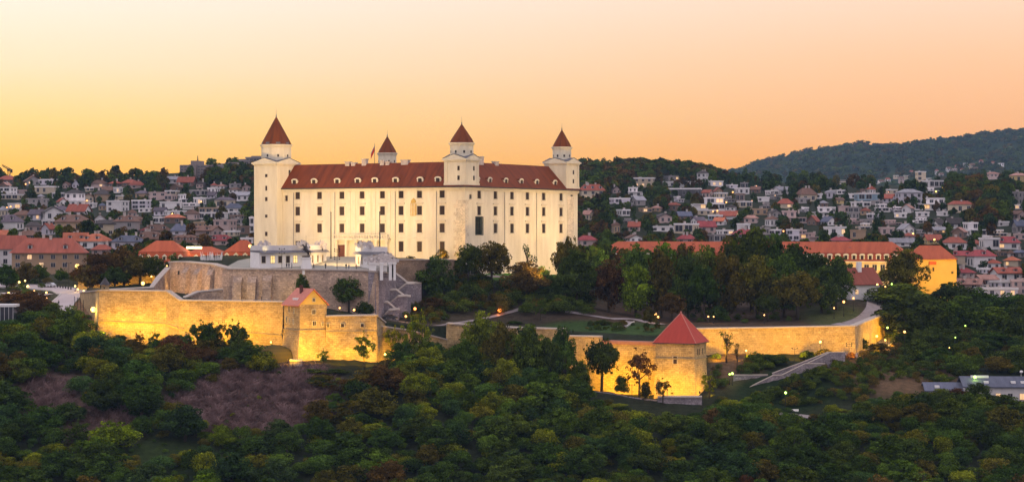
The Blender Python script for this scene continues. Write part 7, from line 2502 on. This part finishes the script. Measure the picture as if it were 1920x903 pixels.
for _ in range(1500):
    X = gt.uniform(300, 2200); Yy = 4985 + gt.uniform(-120, 60)
    hillw.append((X, Yy, zhill(X, Yy) - 3, gt.uniform(7, 13), gt.uniform(6, 10), gt.choice((0, 1))))
for _ in range(2600):
    Yy = gt.uniform(2450, 4900); px = gt.uniform(1340, 1960); X = (px - 960) * Yy / F
    hillw.append((X, Yy, zhill(X, Yy) - 4, gt.uniform(12, 24), gt.uniform(8, 14), gt.choice((0, 0, 1, 2))))
mass('far_wood', hillw, 'hazy forest covering the far hill on the right', 'forest', ['dark green', 'mid green', 'olive'], 420, .2, 61, 8)
# ------------------------------------------------------------------ lamps
LAMPG = glow('lamp_glow_amber', (1.0, 0.34, 0.03), 2.3)
LAMPW = glow('lamp_glow_yellow', (1.0, 0.58, 0.08), 3.6)
LAMPR = glow('lamp_glow_orange', (1.0, 0.22, 0.012), 4)
LAMPK = glow('lamp_glow_green', (0.50, 1.0, 0.08), 3)
_lm = {}
def lamp(px, py, Y, kind='y', post=None, watts=60, r=0.28, label=None, noun='street lamp', arm=False):
    """globe at the photo point, post down to the ground"""
    c = P(px, py, Y)
    zb = zg(c.x, c.y)
    h = min(max(c.z - zb, 1.2), 12) if post is None else post
    root = empty('street_lamp', (c.x, c.y, c.z - h))
    key = (round(h, 1), arm)
    if key not in _lm:
        mb = MB(); mb.tube((0, 0.25 if arm else 0, -0.5), (0, 0.25 if arm else 0, h - .1), .09, .05, 6); mb.ngon(0, 0.25 if arm else 0, [(.16, -.5), (.16, .6), (.09, .7)], 6)
        if arm:
            mb.tube((0, .25, h - .12), (0, -.1, h + .1), .04, .04, 5)
        _lm[key] = mb.mesh('post', M['iron'])
    link('post', _lm[key], root)
    gk = (kind, r)
    if gk not in _lm:
        mb = MB(); mb.ball((0, 0, 0), r, 10, 6)
        _lm[gk] = mb.mesh('globe', {'y': LAMPW, 'a': LAMPG, 'r': LAMPR, 'g': LAMPK}[kind], True)
    link('globe', _lm[gk], root, (0, 0, h + r * .6))
    if watts:
        point((c.x, c.y - r - .25, c.z + .1), watts, {'y': (1, .66, .16), 'a': (1, .52, .10), 'r': (1, .30, .04), 'g': (.6, 1, .12)}[kind], .2)
    if label:
        tag(root, label, 'street lamp', 'street lamps')
    else:
        later(root, {'y': 'yellow', 'a': 'amber', 'r': 'orange', 'g': 'greenish'}[kind], noun, 'street lamp', 'street lamps', px, py)
for a in [
    (145, 502, 665, 'y', None, 1500, .8, 'very bright yellow lamp on a tall post by the road bend'), (175, 583, 596, 'y', None, 1500, .8, 'very bright yellow lamp left of the bastion corner'),
    (268, 533, 612, 'y', None, 1500, .55, 'very bright lamp behind the bastion parapet'),
    (141, 537, 655, 'y', None, 200, .3), (146, 543, 648, 'y', None, 200, .3), (157, 546, 642, 'y', None, 120, .25),
    (36, 530, 680, 'y', None, 250, .38), (52, 538, 672, 'y', None, 250, .42), (47, 527, 690, 'y', None, 150, .3), (87, 549, 650, 'y', None, 150, .3), (87, 560, 640, 'a', None, 150, .3), (16, 551, 640, 'y', None, 200, .4), (64, 546, 655, 'a', None, 100, .28),
    (83, 490, 735, 'a', None, 80, .3), (122, 486, 735, 'a', None, 80, .3), (42, 478, 740, 'y', None, 80, .25),
    (203, 515, 650, 'a', None, 150, .28), (284, 519, 640, 'a', None, 150, .28), (313, 499, 640, 'a', None, 80, .25), (202, 514, 662, 'y', None, 80, .2),
    (937, 583, 618, 'r', None, 320, .6, 'bright orange lamp on the dark slope below the castle lawn'), (778, 580, 606, 'r', None, 200, .42), (761, 594, 601, 'a', None, 200, .36), (664, 582, 588, 'a', None, 160, .36), (637, 578, 588, 'a', None, 120, .25),
    (1229, 590, 612, 'a', None, 220, .42), (1234, 595, 612, 'a', None, 100, .3), (1328, 594, 615, 'a', None, 150, .26), (1338, 594, 612, 'a', None, 120, .22), (1433, 591, 610, 'a', None, 120, .22), (1232, 474, 690, 'y', 4, 60, .3),
    (1582, 567, 640, 'a', None, 260, .42), (1600, 560, 648, 'a', None, 220, .36), (1564, 578, 632, 'a', None, 120, .25),
    (1538, 642, 590, 'y', None, 300, .36), (1644, 631, 620, 'y', None, 300, .36), (1660, 638, 625, 'y', None, 160, .26), (1098, 701, 554, 'y', None, 260, .32), (1251, 722, 550, 'y', None, 240, .3), (1216, 700, 562, 'y', None, 120, .22), (1399, 658, 584, 'y', None, 200, .28),
    (1373, 701, 566, 'g', None, 160, .34), (1368, 702, 567, 'g', None, 100, .26), (1473, 737, 548, 'g', None, 130, .34, 'greenish lamp on a thin post above the lower path'),
    (1664, 615, 628, 'g', None, 60, .3), (1696, 623, 612, 'a', None, 120, .36), (1828, 708, 566, 'g', None, 200, .42, 'bright greenish lamp behind the slate roofed house'), (1810, 611, 640, 'g', None, 40, .24), (1791, 633, 622, 'g', None, 40, .24), (1826, 559, 690, 'a', 5, 60, .3), (1848, 567, 690, 'y', 5, 30, .22), (1780, 652, 610, 'y', None, 20, .18),
    (683, 660, 560, 'y', 2.5, 120, .26), (722, 665, 563, 'y', 2.5, 120, .3), (508, 642, 566, 'y', 2, 100, .24), (1702, 785, 540, 'g', 3, 10, .18),
    (1645, 534, 662, 'y', None, 120, .3), (1660, 538, 664, 'a', None, 100, .26), (1672, 533, 668, 'g', None, 60, .26), (1690, 538, 672, 'a', None, 60, .24), (605, 463, 632, 'y', 1.0, 150, .2),
    (469, 463, 690, 'y', 6, 400, .55, 'starry bright lamp above the orange mansard roof beside the castle'),
]:
    lamp(*a[:7], label=a[7] if len(a) > 7 else None)
# lamps of the town
for px, py, kd in ((13, 390, 'a'), (20, 388, 'a'), (48, 346, 'a'), (163, 377, 'a'), (236, 378, 'a'), (216, 413, 'a'), (271, 341, 'a'), (377, 379, 'a'), (431, 379, 'a'), (370, 420, 'a'), (323, 402, 'y'), (1110, 358, 'a'), (1171, 358, 'y'), (1234, 358, 'a'), (1298, 358, 'a'), (1314, 373, 'y'), (1337, 397, 'a'), (1345, 396, 'a'), (1374, 361, 'a'), (1418, 350, 'a'), (1362, 380, 'a'), (1410, 378, 'a'), (1388, 402, 'y'), (1469, 434, 'a'), (1475, 354, 'a'), (1755, 360, 'y'), (1768, 352, 'y'), (1782, 363, 'y'), (1812, 365, 'a'), (1848, 369, 'y'), (1908, 360, 'g'), (1899, 372, 'g'), (1712, 439, 'y'), (1135, 447, 'y'), (1112, 420, 'g'), (1666, 362, 'a'), (1752, 450, 'y')):
    Y = hit(px, py + 8) or 1400
    lamp(px, py, Y - 3, kd, min(8, 9 * Y / F * 3), 40, .32 * Y / 1000 + .1)
# unlit posts with cross arms
def cross_post(px, ytop, Y, label, lamps=2, name='lamp_post', arms=(0.4, 1.6)):
    x, y = XY(px, Y)
    zb = zg(x, y)
    h = (HY - ytop) * Y / F - zb
    root = empty(name, (x, y, zb), 0, label, 'lamp post')
    mb = MB(); mb.tube((0, 0, -.4), (0, 0, h), .09, .05, 6); mb.build('post', M['iron'], root)
    for a in arms:
        mb = MB()
        mb.box(-.75, .75, -.04, .04, h - a, h - a + .08)
        for s_ in (-.72, .72):
            mb.box(s_ - .16, s_ + .16, -.16, .16, h - a + .07, h - a + .38)
        mb.build('cross_arm', M['iron'], root)
cross_post(528.5, 465, 605, 'thin dark lamp post with cross arms before the long guard house')
cross_post(632, 466, 603.5, 'thin dark lamp post with cross arms before the castle portal', arms=(.3, .9, 2.6, 3.2))
cross_post(576.5, 462, 612, 'thin dark lamp post behind the equestrian statue')
cross_post(1185, 720, 547, 'thin dark post with cross arms beside the railing', arms=(.3,))
cross_post(1317, 734, 546, 'thin dark post with cross arms right below the square tower', arms=(.2, .5))
cross_post(1490, 652, 583, 'thin dark post with cross arms before the long pale wall', arms=(.3,))
cross_post(1592, 643, 591, 'thin dark post with cross arms at the wall corner', arms=(.3, .9))
cross_post(129, 492, 690, 'tall pale pole beside the pink road', arms=(.3,))
cross_post(47, 478, 715, 'tall pole before the big tan house', arms=(.3,))
# railing below the square tower
mb = MB()
pts = [P(1086, 724, 553), P(1130, 733, 551), P(1190, 744, 549), P(1232, 745, 548.5)]
for a, b2 in zip(pts[:-1], pts[1:]):
    a = Vector((a.x, a.y, zg(a.x, a.y) + .2)); b2 = Vector((b2.x, b2.y, zg(b2.x, b2.y) + .2))
    for dz in (.5, 1.05):
        mb.tube(a + Vector((0, 0, dz)), b2 + Vector((0, 0, dz)), .05, .05, 5)
    for i in range(5):
        p = a.lerp(b2, i / 5)
        mb.tube(p - Vector((0, 0, .3)), p + Vector((0, 0, 1.08)), .05, .05, 5)
tag(mb.build('railing', M['iron']), 'dark railing along the sloping path left of the square tower', 'railing')
# bench on the lower path
c = Vector((*XY(1486, 546), 0)); c.z = zg(c.x, c.y)
bn = empty('bench', c, math.radians(-8), 'pale bench beside the lower path under the greenish lamp', 'bench')
mb = MB(); mb.box(-1.6, 1.6, -.3, .3, .42, .5); mb.build('seat', M['bright_white'], bn)
mb = MB(); mb.box(-1.6, 1.6, .3, .36, .55, .95); mb.build('backrest', M['bright_white'], bn)
for sx in (-1.3, 1.3):
    mb = MB(); mb.box(sx - .06, sx + .06, -.28, .34, -.2, .42); mb.build('leg', M['iron'], bn)
# bollards on the road edge
for i in range(6):
    px = 108 + i * 5.0; Y = hit(px, 540 + i * .8, 630, 720) or 680
    x, y = XY(px, Y)
    mb = MB(); mb.ngon(0, 0, [(.22, -.2), (.22, .75), (.1, .95)], 8)
    o_ = mb.build('bollard', M['iron'], loc=(x, y, zg(x, y) + .15))
    later(o_, 'dark', 'bollard', 'bollard', 'bollards along the road', px, 541)
for i, (px, Y) in enumerate(((140, 628), (145, 625), (151, 622), (156.5, 619))):
    x, y = XY(px, Y)
    mb = MB(); mb.tube((0, 0, -.3), (0, 0, 3.2), .08, .08, 6)
    o_ = mb.build('post', M['iron'], loc=(x, y, zg(x, y)))
    o_.name = 'slope_post'
    later(o_, 'dark', 'bare post', 'post', 'bare posts on the bank by the road', px, 560)

# ------------------------------------------------------------------ cars
def car(px, Y, yaw, paint, label):
    x, y = XY(px, Y)
    root = empty('parked_car', (x, y, zg(x, y) + .25), yaw, label, 'car')
    mb = MB()
    prof = [(-2.15, .35), (-2.2, .75), (-1.9, .92), (-1.35, .98), (1.2, 1.0), (2.0, .88), (2.2, .7), (2.2, .35)]
    mb.loft([[(px_, sy * .86, z) for px_, z in prof] for sy in (-1, 1)])
    cab = [(-1.75, .96), (-1.25, 1.42), (.35, 1.46), (1.15, .99)]
    mb.loft([[(px_, sy * .74, z) for px_, z in cab] for sy in (-1, 1)])
    mb.build('body', paint, root)
    mb = MB()
    for sy in (-1, 1):
        q = [(-1.45, sy * .752, 1.02), (-1.12, sy * .752, 1.36), (.3, sy * .752, 1.39), (.9, sy * .752, 1.02)]
        mb.face(q if sy < 0 else q[::-1])
    mb.face([(1.1, -.68, 1.05), (1.1, .68, 1.05), (.42, .66, 1.455), (.42, -.66, 1.455)])
    mb.build('side_glass', M['pane'], root)
    for wx in (-1.35, 1.35):
        for sy in (-.8, .8):
            mb = MB(); mb.tube((wx, sy - .1, .33), (wx, sy + .1, .33), .33, .33, 12)
            w_ = mb.build('wheel', M['iron'], root)
            mb = MB(); s2 = 1 if sy > 0 else -1
            mb.tube((wx, sy + s2 * .09, .33), (wx, sy + s2 * .115, .33), .19, .19, 10); mb.build('rim', M['lead'], w_)
    for sy in (-.6, .6):
        mb = MB(); mb.box(2.15, 2.23, sy - .18, sy + .18, .62, .78); mb.build('headlight', M['bright_white'], root)
Yc = hit(93, 540, 630, 720) or 670
car(93, Yc, math.radians(150), mat('silver_paint', (.5, .5, .54), None, .35, 1.0, spec=.5), 'silver car parked on the pink road')
car(731, 601.5, math.radians(25), mat('black_paint', (.03, .03, .035), None, .3, 1.0, spec=.5), 'dark car parked at the foot of the zigzag stairs')

# ------------------------------------------------------------------ people on the forecourt
SKIN = mat('skin', (.42, .26, .19), None, .7, 2.0)
def person(px, Y, yaw, top, leg, label, stride=.12, arm=.15):
    x, y = XY(px, Y)
    s_ = stride
    pts = [(0, 0, .95), (0, 0, 1.15), (0, 0, 1.40), (0, 0, 1.52), (0, -.02, 1.62), (0, -.01, 1.72),
           (.10, 0, .88), (.11, -s_, .48), (.11, -s_ * .6, .08), (.11, -s_ * .6 - .16, .03), (-.10, 0, .88), (-.11, s_, .48), (-.11, s_ * 1.6, .10), (-.11, s_ * 1.6 - .16, .03),
           (.19, 0, 1.40), (.24, arm * .5, 1.13), (.23, -arm, .88), (-.19, 0, 1.40), (-.24, -arm * .5, 1.13), (-.23, -arm * 1.3, .90)]
    ed = [(0, 1), (1, 2), (2, 3), (3, 4), (4, 5), (0, 6), (6, 7), (7, 8), (8, 9), (0, 10), (10, 11), (11, 12), (12, 13), (2, 14), (14, 15), (15, 16), (2, 17), (17, 18), (18, 19)]
    rd = [(.15, .11), (.14, .10), (.17, .10), .055, .09, .075, .09, .065, .045, .04, .09, .065, .045, .04, .06, .045, .035, .06, .045, .035]
    me = skin('person', pts, ed, rd, [SKIN, top, leg, M['iron']])
    for pl in me.polygons:
        z = pl.center.z
        ax = abs(pl.center.x)
        pl.material_index = 3 if z < .10 else 2 if z < .93 and ax < .20 else 0 if z > 1.47 or (z < .93 and ax >= .20) else 1
    o_ = link('person', me, None, (x, y, zg(x, y) + .08), yaw)
    mb = MB(); mb.ball((0, .02, 1.74), .105, 8, 5); mb.build('hair', M['iron'], o_)
    tag(o_, label, 'person')
CT = {'dark': mat('dark_cloth', (.03, .028, .035)), 'red': mat('red_cloth', (.25, .04, .04)), 'blue': mat('blue_cloth', (.06, .08, .16)), 'pale': mat('pale_cloth', (.45, .42, .4)), 'jeans': mat('jeans_cloth', (.05, .06, .10))}
FO = 1.6
for px, yaw, tp, lg, lab in ((537.5, .4, 'dark', 'dark', 'person in black standing left of the pair by the parapet'), (541.8, -.5, 'dark', 'jeans', 'person in black jacket and jeans, right of the pair by the parapet'), (547, 2.2, 'pale', 'jeans', 'person in pale top beside the pair in black'),
                             (588, 1.3, 'dark', 'dark', 'person in dark clothes just right of the statue pedestal'), (610.5, 2.9, 'dark', 'dark', 'lone person in dark clothes leaning at the parapet middle'), (649, .2, 'dark', 'dark', 'person in dark clothes right of the lamp post before the portal'), (654, 1.8, 'blue', 'jeans', 'person in blue top near the parapet before the portal'), (668, -1.2, 'red', 'dark', 'person in dark red top near the short guard house')):
    Y = np.interp(px, [430, 560, 690, 703], [606, 603, 600, 599]) + FO + 1.0
    person(px, Y, yaw, CT[tp], CT[lg], lab)
person(110, hit(110, 574, 610, 680) or 640, .4, CT['dark'], CT['jeans'], 'person in dark clothes walking down the pink road', .2)

# ------------------------------------------------------------------ air
hz = MB()
hz.box(-6050, 6050, -320, 5600, -92, 300)
hm_ = bpy.data.materials.new('haze')
hm_.use_nodes = True
t = hm_.node_tree
t.nodes.clear()
out = nd(t, 'ShaderNodeOutputMaterial')
pv_ = nd(t, 'ShaderNodeVolumePrincipled')
pv_.inputs['Color'].default_value = (0.44, 0.68, 1.0, 1)
pv_.inputs['Density'].default_value = 0.000042
pv_.inputs['Anisotropy'].default_value = 0.0
t.links.new(pv_.outputs[0], out.inputs['Volume'])
ho = hz.build('haze', hm_)
stuff(ho, 'thin blue evening haze over the far hills', 'haze')

resolve_labels()
print('objects', len(bpy.data.objects), 'trees', NTREE['n'])
